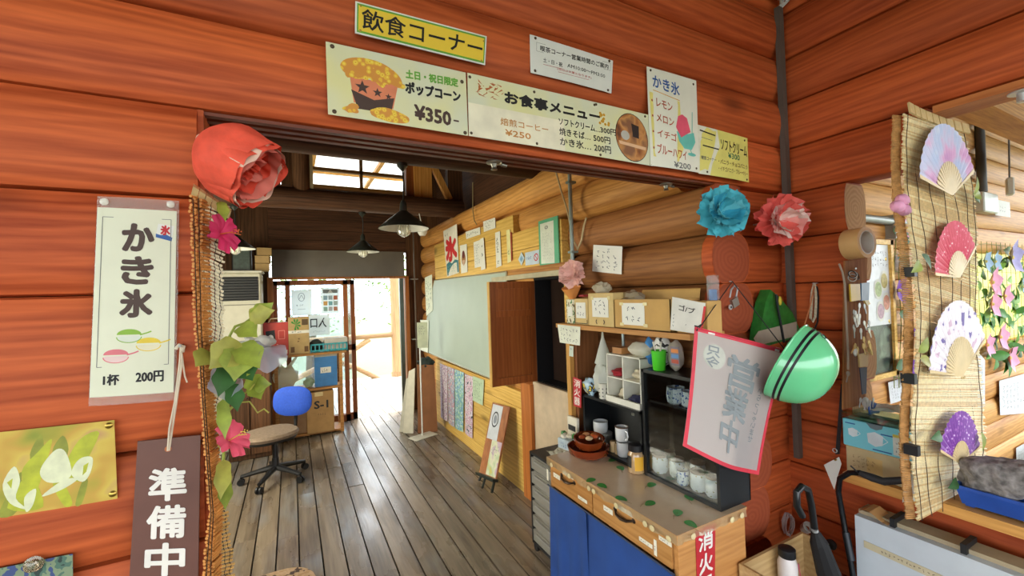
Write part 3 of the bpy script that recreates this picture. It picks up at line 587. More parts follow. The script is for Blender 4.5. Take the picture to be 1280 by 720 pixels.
# handwritten shaved ice menu
sh = pxsheet((808, 83), (870, 101), (872, 163), (813, 207), 'y', YL-.004, .004); sh.c[2] = P(874, 216, 'y', YL-.004)
o, _ = sheet('flavour_menu', 'handwritten shaved-ice flavour sheet with pink and teal sundae drawing', 'menu', sh, mat('#EBE9D6', .55, var=.04))
flat(sh, [(.03, .25), (.62, .28), (.66, .78), (.55, .92), (.06, .90)], mat('#EBDD7E', var=.1), o, 'yellow_wash', .0014)
text(sh, 'かき氷', (.10, .08, .62, .21), BLUP, o, .0012, slant=.03); line(sh, [(.10, .225), (.62, .27)], .003, mat('#E0A02C'), o, 'underline')
for i, q in enumerate(('・レモン', '・メロン', '・イチゴ', '・ブルーハワイ')): text(sh, q, (.06, .31+.155*i, (.46, .48, .52, .72)[i], .39+.155*i+(.02 if i == 3 else 0)), mat('#B8502C'), o, .0006, slant=.03)
text(sh, '¥200', (.45, .925, .80, .985), GRYP, o, .0006)
flat(sh, [(.52, .56), (.57, .44), (.66, .41), (.76, .44), (.83, .58), (.72, .62), (.62, .66)], PINK, o, 'ice_drawing', .0018)
flat(sh, [(.53, .60), (.70, .62), (.90, .58), (.93, .68), (.84, .77), (.68, .77), (.57, .70)], TEAL, o, 'glass_drawing', .0017); line(sh, [(.80, .76), (.84, .81)], .005, TEAL, o, 'stem_drawing'); flat(sh, ell(.84, .82, .09, .018), TEAL, o, 'foot_drawing', .0018); line(sh, [(.86, .6), (.88, .36)], .004, TEAL, o, 'straw_drawing')
tacks(sh, [(.07, .03), (.93, .05), (.93, .96)], DTACK, o, .005)
# soft serve sheet
sh = pxsheet((872, 156), (934, 173), (936, 228), (812, 206), 'y', YL, .006); sh.c[3] = P(873, 217, 'y', YL)
o, _ = sheet('soft_serve_menu', 'yellow handwritten soft-serve sheet beside the room corner', 'menu', sh, mat('#E9DE78', .55, var=.08))
sh2 = sh; flat(sh, [(0, 0), (.36, .0), (.40, .35), (.25, .75), (.2, 1), (0, 1)], mat('#E8E6D0'), o, 'white_patch', .0014)
text(sh, 'ソフトクリーム', (.42, .18, .97, .42), BLK, o, .0007, slant=.03); text(sh, '¥300', (.56, .44, .80, .56), mat('#2C7A5A'), o, .0006)
for i, q in enumerate(('・バニラ・チョコバニラ', '・イチゴバニラ・ブルーベリー')): text(sh, q, (.36, .62+.15*i, .97, .72+.15*i), mat('#8A6A3A'), o, .0003)
line(sh, [(.03, .10), (.32, .14)], .006, BLK, o, 'marker_bar'); line(sh, [(.08, .40), (.38, .42)], .006, BLK, o, 'marker_bar'); line(sh, [(.06, .24), (.26, .26)], .002, GRYP, o, 'marker_bar'); text(sh, '喫茶コーナー', (.05, .62, .32, .70), GRYP, o, .0003)
tacks(sh, [(.93, .07), (.95, .95), (.15, .94)], DTACK, o, .005)
# little ceiling hooks / spot fittings under the lintel
for i, (u, v, lb) in enumerate(((617, 190, 'small metal hook fitting under the lintel above the second beam'), (832, 222, 'small metal hook fitting under the lintel below the flavour sheet'))):
    p = P(u, v, 'y', Y1+.10); p.z = J0-.009; o = thing('hook_fitting', lb, 'fitting', p-V(0, 0, .03), 'hook fittings under the lintel'); ST = mat('#9A968C', .3, .9)
    MB().lathe([(.028, 0), (.028, -.004), (.012, -.008), (.008, -.02), (.012, -.028), (.003, -.03)], p, (0, 0, 1), 14).build('plate', ST, o, True); MB().cyl(p+V(.03, 0, -.006), p+V(.05, 0, -.008), .006).build('screw', ST, o)
# ------------------------------------------------------------------ left reed blind bundled against the jamb
REED = mat('#D2A45C', .55, var=.25, scale=60); REEDP = mat('#F0E6C4', .5, var=.2, scale=60); REEDO = mat('#D08A40', .6, var=.25, scale=60); THR = mat('#2A1C14', .8); SPLIT = mat('#D9BE86', .45, var=.12, scale=40)
o = thing('reed_blind', 'bunched narrow reed blind hanging down the left side of the opening', 'blind', P(270, 719, 'y', 1.22))
prof_l = [(237, 246), (240, 300), (243, 400), (249, 470), (254, 530), (259, 600), (262, 640), (257, 690), (251, 760)]
prof_r = [(284, 262), (278, 310), (279, 380), (277, 430), (272, 500), (276, 570), (280, 620), (288, 690), (296, 760)]
def interp(pr, v):
    for (u0, v0), (u1, v1) in zip(pr, pr[1:]):
        if v <= v1: return u0+(u1-u0)*max(0, (v-v0)/(v1-v0))
    return pr[-1][0]
rr = random.Random(2); A_, B_, C_ = MB(), MB(), MB(); thr = [[] for _ in range(7)]
v = 246.
while v < 756:
    ul, ur = interp(prof_l, v), interp(prof_r, v); um = ul+(ur-ul)*.34; r_ = .0031
    p2 = P(um-2, v, 'y', 1.225); q = P(ur+rr.uniform(-2, 2.5), v+(13 if v < 600 else -6), 'y', 1.265)
    for k in range(3):
        e0 = P(ul+k*(um-ul)/2.4+rr.uniform(-1.3, 1.3), v+1.8*k+rr.uniform(-1, 1), 'y', 1.20+.004*k); A_.cyl(e0, e0+V(.012, .03, 0), r_*1.15, n=6)
    (B_ if v < 560 else C_).cyl(p2, q, r_, n=6)
    for k in range(4): thr[k].append(p2.lerp(q, .12+.25*k)+V(0, -.0036, 0))
    thr[4].append(P(ul+(um-ul)*.25, v+2, 'y', 1.1985)); thr[5].append(P(ul+(um-ul)*.68, v+2, 'y', 1.2005)); v += 4.6
A_.build('reed_ends', REEDO, o, kind='stuff'); B_.build('reeds', REEDP, o, kind='stuff'); C_.build('reeds', REED, o, kind='stuff')
for t_ in thr:
    if t_: MB().tube(t_, .0009, 4).build('thread', THR, o)
a, b_ = P(240, 236, 'y', 1.21), P(288, 268, 'y', 1.25)
for i in range(6):
    p, q = a.lerp(b_, i/6+.008), a.lerp(b_, (i+1)/6-.008); MB().obox((p+q)/2, (q-p)/2, V(.004, -.012, .007), V(0, .004, .004)).build('top_slat', SPLIT, o)
# flowers and vine on the left blind
RP = mat('#F0583E', .75, var=.15, scale=30, bump=.3); RPL = mat('#F48A78', .75, var=.1); RPW = mat('#F0C8B0', .75)
o = thing('paper_flower', 'big red crepe paper flower cupped downward at the top of the left blind', 'paper flower', P(290, 240, 'y', 1.2))
c0 = P(254, 176, 'y', 1.2); ax = (P(320, 218, 'y', 1.16)-c0).normalized(); fx, fy = MB().frame(ax); L0 = (P(322, 222, 'y', 1.16)-c0).length
rr = random.Random(4)
for k, (rad, ln, m_, s0) in enumerate(((.094, 1.0, RP, .0), (.088, 1.04, RPW, .3), (.082, 1.06, RP, .5), (.066, 1.04, RPL, .7), (.05, 1.06, RP, .2), (.034, 1.03, RPL, .9), (.018, 1.0, RP, .4))):
    for i in range(3):
        t0 = 2*math.pi*(i+s0)/3
        def fn(u_, v_, rad=rad, ln=ln, t0=t0, k=k):
            t = t0+u_*2.5; s_ = v_; r_ = rad*(math.sin(min(1, s_*1.5+.12)*math.pi/2)**.8)*(1-.10*s_*(k < 2))
            cr = .004*math.sin(t*5+k)*s_+.0025*math.sin(t*11+s_*7+k*2)*s_; e_ = ln*L0*s_*(1-.12*(k > 3))+.006*math.sin(t*4+k*3)*s_
            return c0+ax*e_+(fx*math.cos(t)+fy*math.sin(t))*(r_+cr)
        MB().grid(fn, 26, 12).build('petal', m_, o, True)
MB().ball(P(252, 174, 'y', 1.2), .012, 8, 6).build('tied_end', RPW, o, True)
def hibiscus(label, c, ax, R, m_, throat, seed, st='#E0703A'):
    rnd = random.Random(seed); c = Vector(c); ax = Vector(ax).normalized(); x, y = MB().frame(ax); o = thing('hibiscus_flower', label, 'artificial flower', c-V(0, 0, R*.6))
    for i in range(5):
        a = 2*math.pi*i/5+rnd.uniform(-.1, .1); d = x*math.cos(a)+y*math.sin(a); s_ = ax.cross(d)
        def fn(u_, v_, d=d, s_=s_, a=a):
            t, q = v_, (u_-.5)*2; wd = R*.55*(t**.7)*(1-.25*t**4); return c+d*(R*t*(.35+.65*t))+s_*q*wd+ax*(R*(.95*t-.55*t*t)+.05*R*math.sin(q*6+a)*t)
        MB().grid(fn, 6, 6).build('petal', m_, o, True)
    MB().lathe([(R*.10, -R*.5), (R*.13, -R*.2), (R*.2, .0), (R*.3, R*.18)], c, ax, 10, False).build('throat', throat, o, True)
    MB().tube([c, c+ax*R*.7, c+ax*R*1.25+V(0, 0, -.01)], [R*.035, R*.03, R*.02]).build('stamen', mat(st), o, True)
    b = MB()
    for i in range(10): b.ball(c+ax*R*(.85+.04*i)+(x*math.cos(i*2.4)+y*math.sin(i*2.4))*R*.08, R*.035, 6, 4)
    b.build('anthers', mat(st), o, kind='stuff'); return o
hibiscus('magenta hibiscus flower with orange stamen below the big red paper flower', P(272, 293, 'y', 1.2), V(.75, -.45, .1), .046, mat('#D42A5E', .6, var=.2), mat('#C02858'), 3)
hibiscus('pink trumpet flower hanging low on the left reed blind', P(284, 552, 'y', 1.2), V(.7, -.45, .45), .045, mat('#EE5A72', .6, var=.2), mat('#C8B45A', var=.3), 5, '#E8C85A')
VG = mat('#8E9A38', .55, var=.4, scale=25); VD = mat('#36602A', .55, var=.3, scale=25); VO = mat('#A09C40', .55, var=.35, scale=25)
o = thing('leafy_vine', 'artificial grape-leaf vine with curling tendrils beside the left reed blind', 'artificial plant', P(290, 560, 'y', 1.22))
MB().tube([P(u, v, 'y', 1.2) for u, v in ((338, 388), (322, 392), (306, 404), (294, 408), (287, 420), (292, 440), (284, 470), (278, 510), (281, 540), (279, 580), (274, 610))], .0035).build('stem', VG, o, True)
MB().tube([P(u, v, 'y', 1.18) for u, v in ((280, 520), (292, 508), (300, 495), (312, 488), (318, 480))], .0022).build('tendril', VO, o, True)
MB().tube([P(u, v, 'y', 1.18) for u, v in ((284, 512), (300, 503), (312, 502), (318, 510), (322, 516), (330, 511), (336, 516))], .0018).build('tendril', VO, o, True)
for (u, v, du, dv, L_, W_, m_) in ((300, 428, -26, 22, .085, .075, VO), (300, 430, -4, 30, .09, .075, VG), (300, 430, 18, 20, .08, .065, VG), (312, 398, 20, -8, .07, .05, VO), (318, 398, 18, -16, .065, .045, VG), (300, 408, 16, 8, .06, .05, VG), (318, 482, -6, -12, .05, .045, VG), (318, 482, 14, -2, .055, .04, VG), (316, 484, 8, 10, .05, .04, VG), (286, 455, -8, 26, .08, .05, VD), (300, 455, 12, 14, .06, .06, VD), (290, 480, 6, 26, .07, .04, VD), (278, 500, 3, 34, .09, .03, VG), (280, 575, -2, 30, .085, .035, VO), (281, 600, 1, 22, .07, .03, VG), (276, 252, 6, 20, .06, .025, VG), (262, 440, -14, 14, .05, .05, VO)):
    p = P(u, v, 'y', 1.19); q = P(u+du, v+dv, 'y', 1.15); leaf(p, q-p, V(.2, -1, .25), L_, W_, m_, o, lob=1)
for i, (u, v, au, av) in enumerate(((322, 428, 12, 14), (306, 470, -14, 4))):
    p = P(u, v, 'y', 1.24); q = P(u+au, v+av, 'y', 1.2); d = (q-p).normalized(); x, y = MB().frame(d); b = MB()
    b.grid(lambda a, t: p+d*(.075*t)+(x*math.cos(a*6.283)+y*math.sin(a*6.283))*(.005+.034*t**2.2*(1+.12*math.sin(a*31))), 20, 6)
    b.build('morning_glory', film('#C8CCDC', .55), o, True)
# ------------------------------------------------------------------ inner room
ENA = mat('#343834', .3, .2); ENW = mat('#E8E8E0', .3); BULB = mat('#F4F2E4', .05, trans=.7); BLM = mat('#15171A', .5)
def pendant(label, x, y, ztop, zrim, R, wide=True):
    o = thing('pendant_lamp', label, 'lamp', (x, y, zrim-.06), 'pendant lamps along the ceiling')
    MB().lathe([(.035, 0), (.035, -.02), (.02, -.035), (.008, -.05)], (x, y, ztop), n=14).build('ceiling_cup', ENA, o, True)
    MB().tube([(x, y, ztop-.04), (x+.006, y, (ztop+zrim)/2+.1), (x, y, zrim+.17)], .005).build('cord', BLM, o)
    MB().lathe([(.012, .19), (.022, .17), (.026, .12), (.05, .10), (R*.72, .045), (R, .005), (R*1.01, 0)], (x, y, zrim), n=28, caps=False).build('shade', ENA, o, True)
    MB().lathe([(.024, .117), (.048, .096), (R*.70, .041), (R*.99, .001)], (x, y, zrim), n=28, caps=False).build('shade_lining', ENW, o, True)
    MB().lathe([(.018, .08), (.02, .05), (.034, .02), (.042, -.012), (.034, -.04), (.012, -.055)], (x, y, zrim), n=14).build('bulb', BULB, o, True)
    b = MB()
    for i in range(6):
        t = math.pi*i/6; b.tube([(x+.046*math.cos(t)*math.sin(q), y+.046*math.sin(t)*math.sin(q), zrim-.01+.052*math.cos(q)) for q in [k*.3-1.6*1.3 for k in range(15)]], .0016, 4)
    b.build('bulb_cage', mat('#B8B8B0', .3, .8), o); return o
p = P(505, 286, 'y', 2.83); pendant('nearest pendant lamp with black enamel shade hanging from the front beam', p.x, 2.83, z_1-.08, p.z, .165)
p = P(454, 315, 'y', 4.65); pendant('middle pendant lamp with black enamel shade hanging from the rear beam', p.x, 4.65, z_2-.1, p.z, .165)
p = P(294, 311, 'y', 4.65); pendant('pendant lamp half hidden behind the magenta flower by the left blind', p.x, 4.65, z_2-.1, p.z, .165)
# small white lamp near the wall behind the first pendant
p = P(528, 290, 'y', 4.5); o = thing('wall_spotlight', 'small white spotlight just behind the nearest pendant shade', 'lamp', p-V(0, 0, .05)); MB().lathe([(.03, 0), (.05, .03), (.055, .07), (.02, .09)], p-V(0, 0, .04), n=14).build('head', ENW, o, True); MB().cyl(p+V(0, 0, .05), (p.x, 4.6, z_2-.09), .006).build('arm', ENW, o)
# floor-standing air conditioner
o = thing('air_conditioner', 'tall cream floor-standing air conditioner with dark louvre behind the vine', 'air conditioner', (-.52, 5.6, 0)); AC = mat('#C8C4B0', .45, var=.06)
xa, xb = P(270, 370, 'y', 5.45).x, P(327, 370, 'y', 5.45).x; zt = P(300, 341, 'y', 5.45).z
MB().rbox(((xa+xb)/2, 5.62, 0), (xb-xa, .34, zt), bev=.015).build('body', AC, o); MB().rbox(((xa+xb)/2, 5.62, zt), (xb-xa+.03, .37, .025), bev=.008).build('top', mat('#D4D2C4', .4), o)
z0, z1 = P(300, 376, 'y', 5.44).z, P(300, 346, 'y', 5.44).z; MB().box(xa+.03, xb-.03, 5.44, 5.46, z0, z1).build('grille_back', BLM, o)
for i in range(9): zz = z0+(z1-z0)*(i+.5)/9; MB().obox(((xa+xb)/2, 5.438, zz), ((xb-xa)/2-.035, 0, 0), (0, .006, .004), (0, -.001, .002)).build('louvre', mat('#2A2C30', .4), o)
b = MB(); b.box(xa+.03, xb-.03, 5.44, 5.448, z0-.05, z0-.04); b.cyl((xb-.1, 5.44, z0-.12), (xb-.1, 5.435, z0-.28), .012); b.build('seam', mat('#8A887A'), o)
p0, p1 = P(291, 340, 'y', 5.6), P(314, 309, 'y', 5.6); o = thing('speaker_box', 'dark slim speaker box standing on the air conditioner', 'speaker', ((p0.x+p1.x)/2, 5.6, zt+.025)); MB().rbox(((p0.x+p1.x)/2, 5.62, zt+.025), (p1.x-p0.x, .16, p1.z-zt-.02), bev=.008).build('case', mat('#252A28', .4), o); MB().box(p0.x+.015, p1.x-.015, 5.535, 5.541, zt+.05, p1.z-.02).build('front', mat('#3A4A44', .5, var=.4, scale=30), o)
p0, p1 = P(318, 340, 'y', 5.6), P(339, 310, 'y', 5.6); hh = (p1.z-zt-.025)/3
for i in range(3):
    lb = ('bottom', 'middle', 'topmost')[i]+' of the three kraft boxes stacked on the air conditioner'
    o = thing('kraft_box', lb, 'box', ((p0.x+p1.x)/2, 5.62, zt+.025+hh*i), 'kraft boxes stacked on the air conditioner'); rz = (.1, -.06, .14)[i]
    MB().rbox(((p0.x+p1.x)/2-.01+.01*i, 5.62, zt+.026+hh*i), (p1.x-p0.x-.03, .15, hh-.008), rz, .003).build('body', mat('#A88A5A', .7), o); MB().rbox(((p0.x+p1.x)/2-.01+.01*i, 5.62, zt+.026+hh*(i+1)-.012), (p1.x-p0.x-.024, .156, .006), rz, .002).build('lid', mat('#B89A68', .7), o)
o = thing('low_cabinet', 'dark brown low cabinet in front of the air conditioner', 'cabinet', (-.45, 5.2, 0)); x0, x1 = P(284, 480, 'y', 5.1).x, P(338, 480, 'y', 5.1).x; zc_ = P(310, 446, 'y', 5.1).z
MB().rbox(((x0+x1)/2, 5.25, 0), (x1-x0, .3, zc_), 0, .006).build('carcass', DRKZ, o); MB().box(x0-.01, x1+.01, 5.09, 5.41, zc_, zc_+.02).build('top', DRKZ, o)
for k in range(2): q = (x1-x0)/2; d_ = MB().box(x0+q*k+.01, x0+q*(k+1)-.005, 5.088, 5.1, .05, zc_-.02).build('door', DRKZ, o); MB().ball((x0+q+(-.02 if k == 0 else .02), 5.082, zc_*.6), .008, 8, 6).build('knob', BLM, d_, True)
o = thing('plastic_sheet', 'crumpled clear plastic sheeting on the dark low cabinet', 'plastic', ((x0+x1)/2, 5.25, zc_+.02)); MB().ball(((x0+x1)/2+.05, 5.25, zc_+.10), (.16, .1, .09), 20, 12, lambda q: 1+.22*math.sin(q.x*7+q.z*5)+.12*math.sin(q.y*12+q.x*9)).build('sheet', film('#C8CCD0', .6, .2), o, True)
# shelf unit in front of the doors
KR = mat('#B08A52', .7, var=.15); SW = wood('shelf_pine', '#8A5A2A', '#C08A4A', 'x', .5)
xa, xb = P(344, 480, 'y', 5.7).x, P(427, 480, 'y', 5.7).x; zs = (.03, P(390, 487, 'y', 5.55).z, P(390, 443, 'y', 5.55).z)
o = thing('open_shelf', 'low open wooden shelf standing before the glass doors', 'shelf', ((xa+xb)/2, 5.7, 0))
for z in zs: MB().box(xa, xb+(.05 if z > .9 else 0), 5.54, 5.86, z-.012, z+.012).build('shelf_board', SW, o)
for xx in (xa, xb-.035):
    for yy in (5.545, 5.82): MB().box(xx, xx+.035, yy, yy+.035, 0, zs[2]-.01).build('leg', SW, o)
def pbox(name, label, cat, u0, u1, v0, v1, y, d, zb, m, rz=0, group=None, lid=None):
    """carton whose front shows between photo columns u0..u1, standing on zb"""
    a, b_ = P(u0, v1, 'y', y), P(u1, v0, 'y', y); o = thing(name, label, cat, ((a.x+b_.x)/2, y+d/2, zb), group); h_ = P(u0, v0, 'y', y).z-zb
    MB().rbox(((a.x+b_.x)/2, y+d/2, zb), (b_.x-a.x, d, h_), rz, .003).build('carton', m, o)
    s_ = Sheet((a.x, y-.001, zb+h_), (b_.x, y-.001, zb+h_), (b_.x, y-.001, zb), (a.x, y-.001, zb)); return o, s_
o, s = pbox('product_box', 'red product carton at the left end of the upper shelf', 'box', 330, 360, 404, 444, 5.6, .16, zs[2]+.012, mat('#B83A30', .5))
flat(s, [(.08, .25), (.45, .22), (.48, .55), (.12, .6)], BLM, o, 'gadget_print', .001); flat(s, ell(.28, .46, .12, .1), mat('#D8D8D8'), o, 'gadget_print', .002); line(s, [(.6, .25), (.85, .25), (.85, .5), (.6, .5), (.6, .25)], .006, mat('#E08A78'), o, 'print'); scribble(s, (.1, .65, .9, .8), 2, mat('#F0C8B8'), o, 6, .12, 'print'); flat(s, [(.8, .84), (.95, .84), (.95, .96), (.8, .96)], WHITE, o, 'label', .001)
MB().tube([s.at(.2, 0, -.03), s.at(.3, -.12, -.03), s.at(.7, -.12, -.03), s.at(.8, 0, -.03)], .008).build('handle', mat('#D8C8A0'), o, True)
o, s = pbox('kraft_carton', 'kraft carton with a green leaf emblem beside the red carton', 'box', 361, 386, 397, 441, 5.6, .16, zs[2]+.012, mat('#B89A62', .6))
for i in range(7): t = -2.6+i*.72; flat(s, [(.36, .2), (.36+.2*math.cos(t)-.05*math.sin(t), .2+.13*math.sin(t)+.03*math.cos(t)), (.36+.26*math.cos(t), .2+.17*math.sin(t)), (.36+.2*math.cos(t)+.05*math.sin(t), .2+.13*math.sin(t)-.03*math.cos(t))], mat('#3C8A34'), o, 'leaf_emblem', .001+.0002*i)
paper(s, mat('#E6E2D2'), o, 'label_band', (.0, .36, 1, .44), .001, .0004); scribble(s, (.15, .37, .9, .43), 1, BLM, o, 6, .12, 'print', .003); flat(s, [(.65, .06), (.95, .06), (.95, .22), (.65, .22)], mat('#5A4426'), o, 'stamp', .001); scribble(s, (.38, .47, .62, .7), 3, mat('#6A4A24'), o, 1, .12, 'print'); flat(s, [(.1, .8), (.28, .8), (.28, .95), (.1, .95)], mat('#6A4A24'), o, 'stamp', .001); flat(s, [(.75, .8), (.95, .8), (.95, .95), (.75, .95)], mat('#6A4A24'), o, 'stamp', .001)
# basket and what it holds
a, b_ = P(389, 440, 'y', 5.6), P(434, 440, 'y', 5.6); zb = zs[2]+.012; o = thing('plastic_basket', 'teal plastic basket on the upper shelf by the doors', 'basket', ((a.x+b_.x)/2, 5.68, zb)); TQ = mat('#2A9AA0', .35)
cx, cy_, wx, wy, hb = (a.x+b_.x)/2, 5.70, (b_.x-a.x)/2, .1, .10
def rect(e, z): return [V(cx+sx*(wx+e), cy_+sy*(wy+e), z) for sx, sy in ((-1, -1), (1, -1), (1, 1), (-1, 1))]
MB().loft([rect(-.02, zb), rect(-.02, zb+.004), rect(-.018, zb+.004)], True).build('base', TQ, o)
b = MB(); n = 9
for k in range(n+1):
    q = k/n
    for yy, e in ((-1, 1), (1, 1)): b.obox((cx-wx+2*wx*q, cy_+yy*(wy-.005), zb+hb/2), (.006, 0, 0), (0, .003, 0), (0, 0, hb/2))
for zz in (.012, .085): 
    for z2 in (zb+zz,):
        for yy in (-1, 1): b.box(cx-wx, cx+wx, cy_+yy*(wy-.004)-.004, cy_+yy*(wy-.004)+.004, z2, z2+.016)
        for xx in (-1, 1): b.box(cx+xx*(wx-.004)-.004, cx+xx*(wx-.004)+.004, cy_-wy, cy_+wy, z2, z2+.016)
for yy in (-.06, 0, .06):
    for xx in (-1, 1): b.obox((cx+xx*(wx-.004), cy_+yy, zb+hb/2), (.003, 0, 0), (0, .006, 0), (0, 0, hb/2))
b.build('lattice', TQ, o)
o = MB().rbox((cx+.08, 5.71, zb+.006), (.26, .13, .15), .08, .004).build('paper_box', mat('#C8C0B4', .7), label='pale paper box sticking out of the teal basket', cat='box')
o = thing('cloth_bundle', 'dark green cloth bundle at the left end of the teal basket', 'cloth', (cx-.14, 5.69, zb+.005)); MB().ball((cx-.14, 5.70, zb+.08), (.085, .07, .07), 14, 8, lambda q: 1+.12*math.sin(q.x*9+q.z*7)+.08*math.sin(q.y*13)).build('bundle', mat('#26302A', .8), o, True)
# plastic bags, blue carton, cardboard box on the lower boards
def bag(name, label, c, r, m, seed, ears=True, h=1.0):
    rnd = random.Random(seed); ph = [rnd.uniform(0, 6) for _ in range(4)]; c = Vector(c); o = thing(name, label, 'bag', c-V(0, 0, r[2]))
    MB().ball(c, r, 18, 12, lambda q: 1+.10*math.sin(q.x*7+ph[0]+q.z*4)+.07*math.sin(q.y*11+ph[1])+.05*math.sin(q.z*15+q.x*9+ph[2])-(.2*max(0, q.z) if q.z > .3 else 0)).build('body', m, o, True)
    if ears:
        for sx in (-1, 1): MB().grid(lambda u_, v_: c+V(sx*(r[0]*.25+r[0]*.75*v_)+(u_-.5)*r[0]*.4*(1-.5*v_), .01*math.sin(u_*6), r[2]*(.7+.9*v_*h)), 4, 5).build('handle', m, o, True)
    return o
p = P(357, 470, 'y', 5.65); bag('plastic_bag', 'white knotted plastic bag on the lower shelf board', (p.x, 5.67, zs[1]+.165), (.13, .09, .15), film('#E0D8BC', .92), 3)
p = P(386, 478, 'y', 5.65); bag('plastic_bag', 'small pale green plastic bag between white bag and blue carton', (p.x, 5.66, zs[1]+.075), (.06, .06, .06), film('#B8C4A0', .92), 8, False)
o, s = pbox('blue_carton', 'blue carton with a white label on the lower shelf board', 'box', 394, 421, 444, 486, 5.6, .14, zs[1]+.012, mat('#3A7AB4', .5))
paper(s, mat('#E0DCCC'), o, 'label', (.25, .4, .72, .58), .001, .0004); scribble(s, (.3, .44, .68, .55), 1, BLM, o, 4, .12, 'print', .003); paper(s, mat('#B0A890'), o, 'top_band', (0, 0, 1, .07), .001, .0004)
o, s = pbox('cardboard_box', 'brown cardboard box with printed code on the bottom shelf board', 'box', 384, 417, 492, 536, 5.5, .3, zs[0]+.012, mat('#A07A48', .75))
text(s, 'S-1', (.28, .22, .78, .40), BLK, o, .004, off=.002); scribble(s, (.4, .5, .85, .58), 1, BROWN, o, 6, .1, 'print'); paper(s, mat('#C8B07A', .3), o, 'tape', (.3, 0, .6, .1), .001, .0004)
o, s = pbox('cardboard_box', 'plain cardboard box behind the blue chair back on the bottom shelf board', 'box', 350, 383, 497, 536, 5.58, .22, zs[0]+.012, mat('#94704A', .75))
paper(s, mat('#B89A68', .3), o, 'tape', (.42, 0, .58, .2), .001, .0004)
# notices taped on the glass door
def taped(label, pts, y, body, m=WHITE, cat='notice', name='door_notice'):
    s = pxsheet(*pts, 'y', y, .002); o, _ = sheet(name, label, cat, s, m); body(s, o)
    for a in (.05, .95): MB().obox(s.at(a, .01, .0022), (.015, 0, 0), (0, .0004, 0), (0, 0, .008)).build('tape', film('#E8E4C8', .6), o)
yd = YB-.04; PGY = film('#E8ECE8', .82); GD = mat('#70787A')
def b1(s, o): line(s, ell(.5, .28, .16, .16)+[ell(.5, .28, .16, .16)[0]], .006, GD, o, 'emblem'); line(s, [(.38, .36), (.5, .2), (.62, .36)], .005, GD, o, 'emblem'); scribble(s, (.2, .55, .8, .64), 1, GD, o, 4, .14, 'print'); line(s, [(.3, .75), (.7, .75)], .004, GD, o, 'print')
taped('faded white notice with a round emblem on the left of the door glass', ((364, 363), (389, 362), (389, 394), (365, 395)), yd, b1, PGY)
def b2(s, o):
    for i in range(3):
        for j in range(3): flat(s, [(.12+.28*i, .3+.22*j), (.34+.28*i, .3+.22*j), (.34+.28*i, .47+.22*j), (.12+.28*i, .47+.22*j)], mat(('#88A8B8', '#C89A50', '#8AB0A0', '#98A8B0', '#78B0B8', '#A8A8A8', '#B86A50', '#A0B0A8', '#B87A60')[i*3+j]), o, 'cell')
    flat(s, [(.1, .06), (.9, .06), (.9, .2), (.1, .2)], GD, o, 'heading')
taped('notice with a grid of small coloured squares on the door glass', ((401, 360), (424, 360), (424, 391), (402, 392)), yd, b2, PGY)
def b3(s, o): text(s, '入口', (.1, .15, .85, .62), BLK, o, .002, mirror=True, off=.003); scribble(s, (.2, .75, .8, .88), 1, GD, o, 8, .1, 'print')
taped('entrance sign with two large characters read from behind on the door glass', ((385, 394), (412, 393), (412, 418), (386, 420)), yd, b3, film('#ECECE4', .85), 'sign', 'entrance_sign')
# ---- office chair
CB = mat('#1A1A1C', .45); o = thing('office_chair', 'blue-backed office swivel chair with brown seat on black star base', 'chair', (-.16, 4.39, 0))
cx, cy_ = -.16, 4.39
for i in range(5):
    t = .5+i*2*math.pi/5; e = V(cx+.27*math.cos(t), cy_+.27*math.sin(t), .075); l = MB().tube([(cx, cy_, .115), ((cx*2+e.x)/3, (cy_*2+e.y)/3, .105), e], [.028, .024, .016], 8).build('leg', CB, o, True)
    b = MB()
    for sgn in (-1, 1): q = V(-math.sin(t), math.cos(t), 0)*.014*sgn; b.cyl(V(e.x, e.y, .028)+q-V(-math.sin(t), math.cos(t), 0)*.007, V(e.x, e.y, .028)+q+V(-math.sin(t), math.cos(t), 0)*.007, .028, n=14)
    b.cyl((e.x, e.y, .03), (e.x, e.y, .075), .007); b.build('caster', BLM, l, True)
MB().lathe([(.03, .09), (.028, .2), (.022, .2), (.022, .36)], (cx, cy_, 0), n=14).build('gas_column', CB, o, True)
sc_ = P(338, 541, 'z', .43); sx_, sy_ = .215, .20; fwd = V(-.92, -.38, 0); sd = V(.38, -.92, 0)
def disk(c, a, b_, A, B, zf): return [c+A*(a*math.copysign(abs(math.cos(t))**.8, math.cos(t)))+B*(b_*math.copysign(abs(math.sin(t))**.8, math.sin(t)))+V(0, 0, zf) for t in [2*math.pi*i/28 for i in range(28)]]
sc_.z = 0
MB().loft([disk(sc_, .13, .13, fwd, sd, .36), disk(sc_, .2, .19, fwd, sd, .375), disk(sc_, .215, .20, fwd, sd, .40)]).build('seat_shell', CB, o, True)
MB().loft([disk(sc_, .215, .20, fwd, sd, .40), disk(sc_, .225, .21, fwd, sd, .425), disk(sc_, .21, .195, fwd, sd, .445), disk(sc_, .1, .1, fwd, sd, .45)]).build('seat', mat('#84705C', .85, var=.2, scale=40), o, True)
bc = P(366, 501, 'y', 4.42); bn = V(-.45, -.85, .12).normalized(); bx = bn.cross(V(0, 0, 1)).normalized(); by = bx.cross(bn)
def bel(a, b_, off): return [bc+bx*(a*math.copysign(abs(math.cos(t))**.75, math.cos(t)))+by*(b_*math.copysign(abs(math.sin(t))**.75, math.sin(t)))+bn*(off-.06*math.cos(t)**2*0) for t in [2*math.pi*i/28 for i in range(28)]]
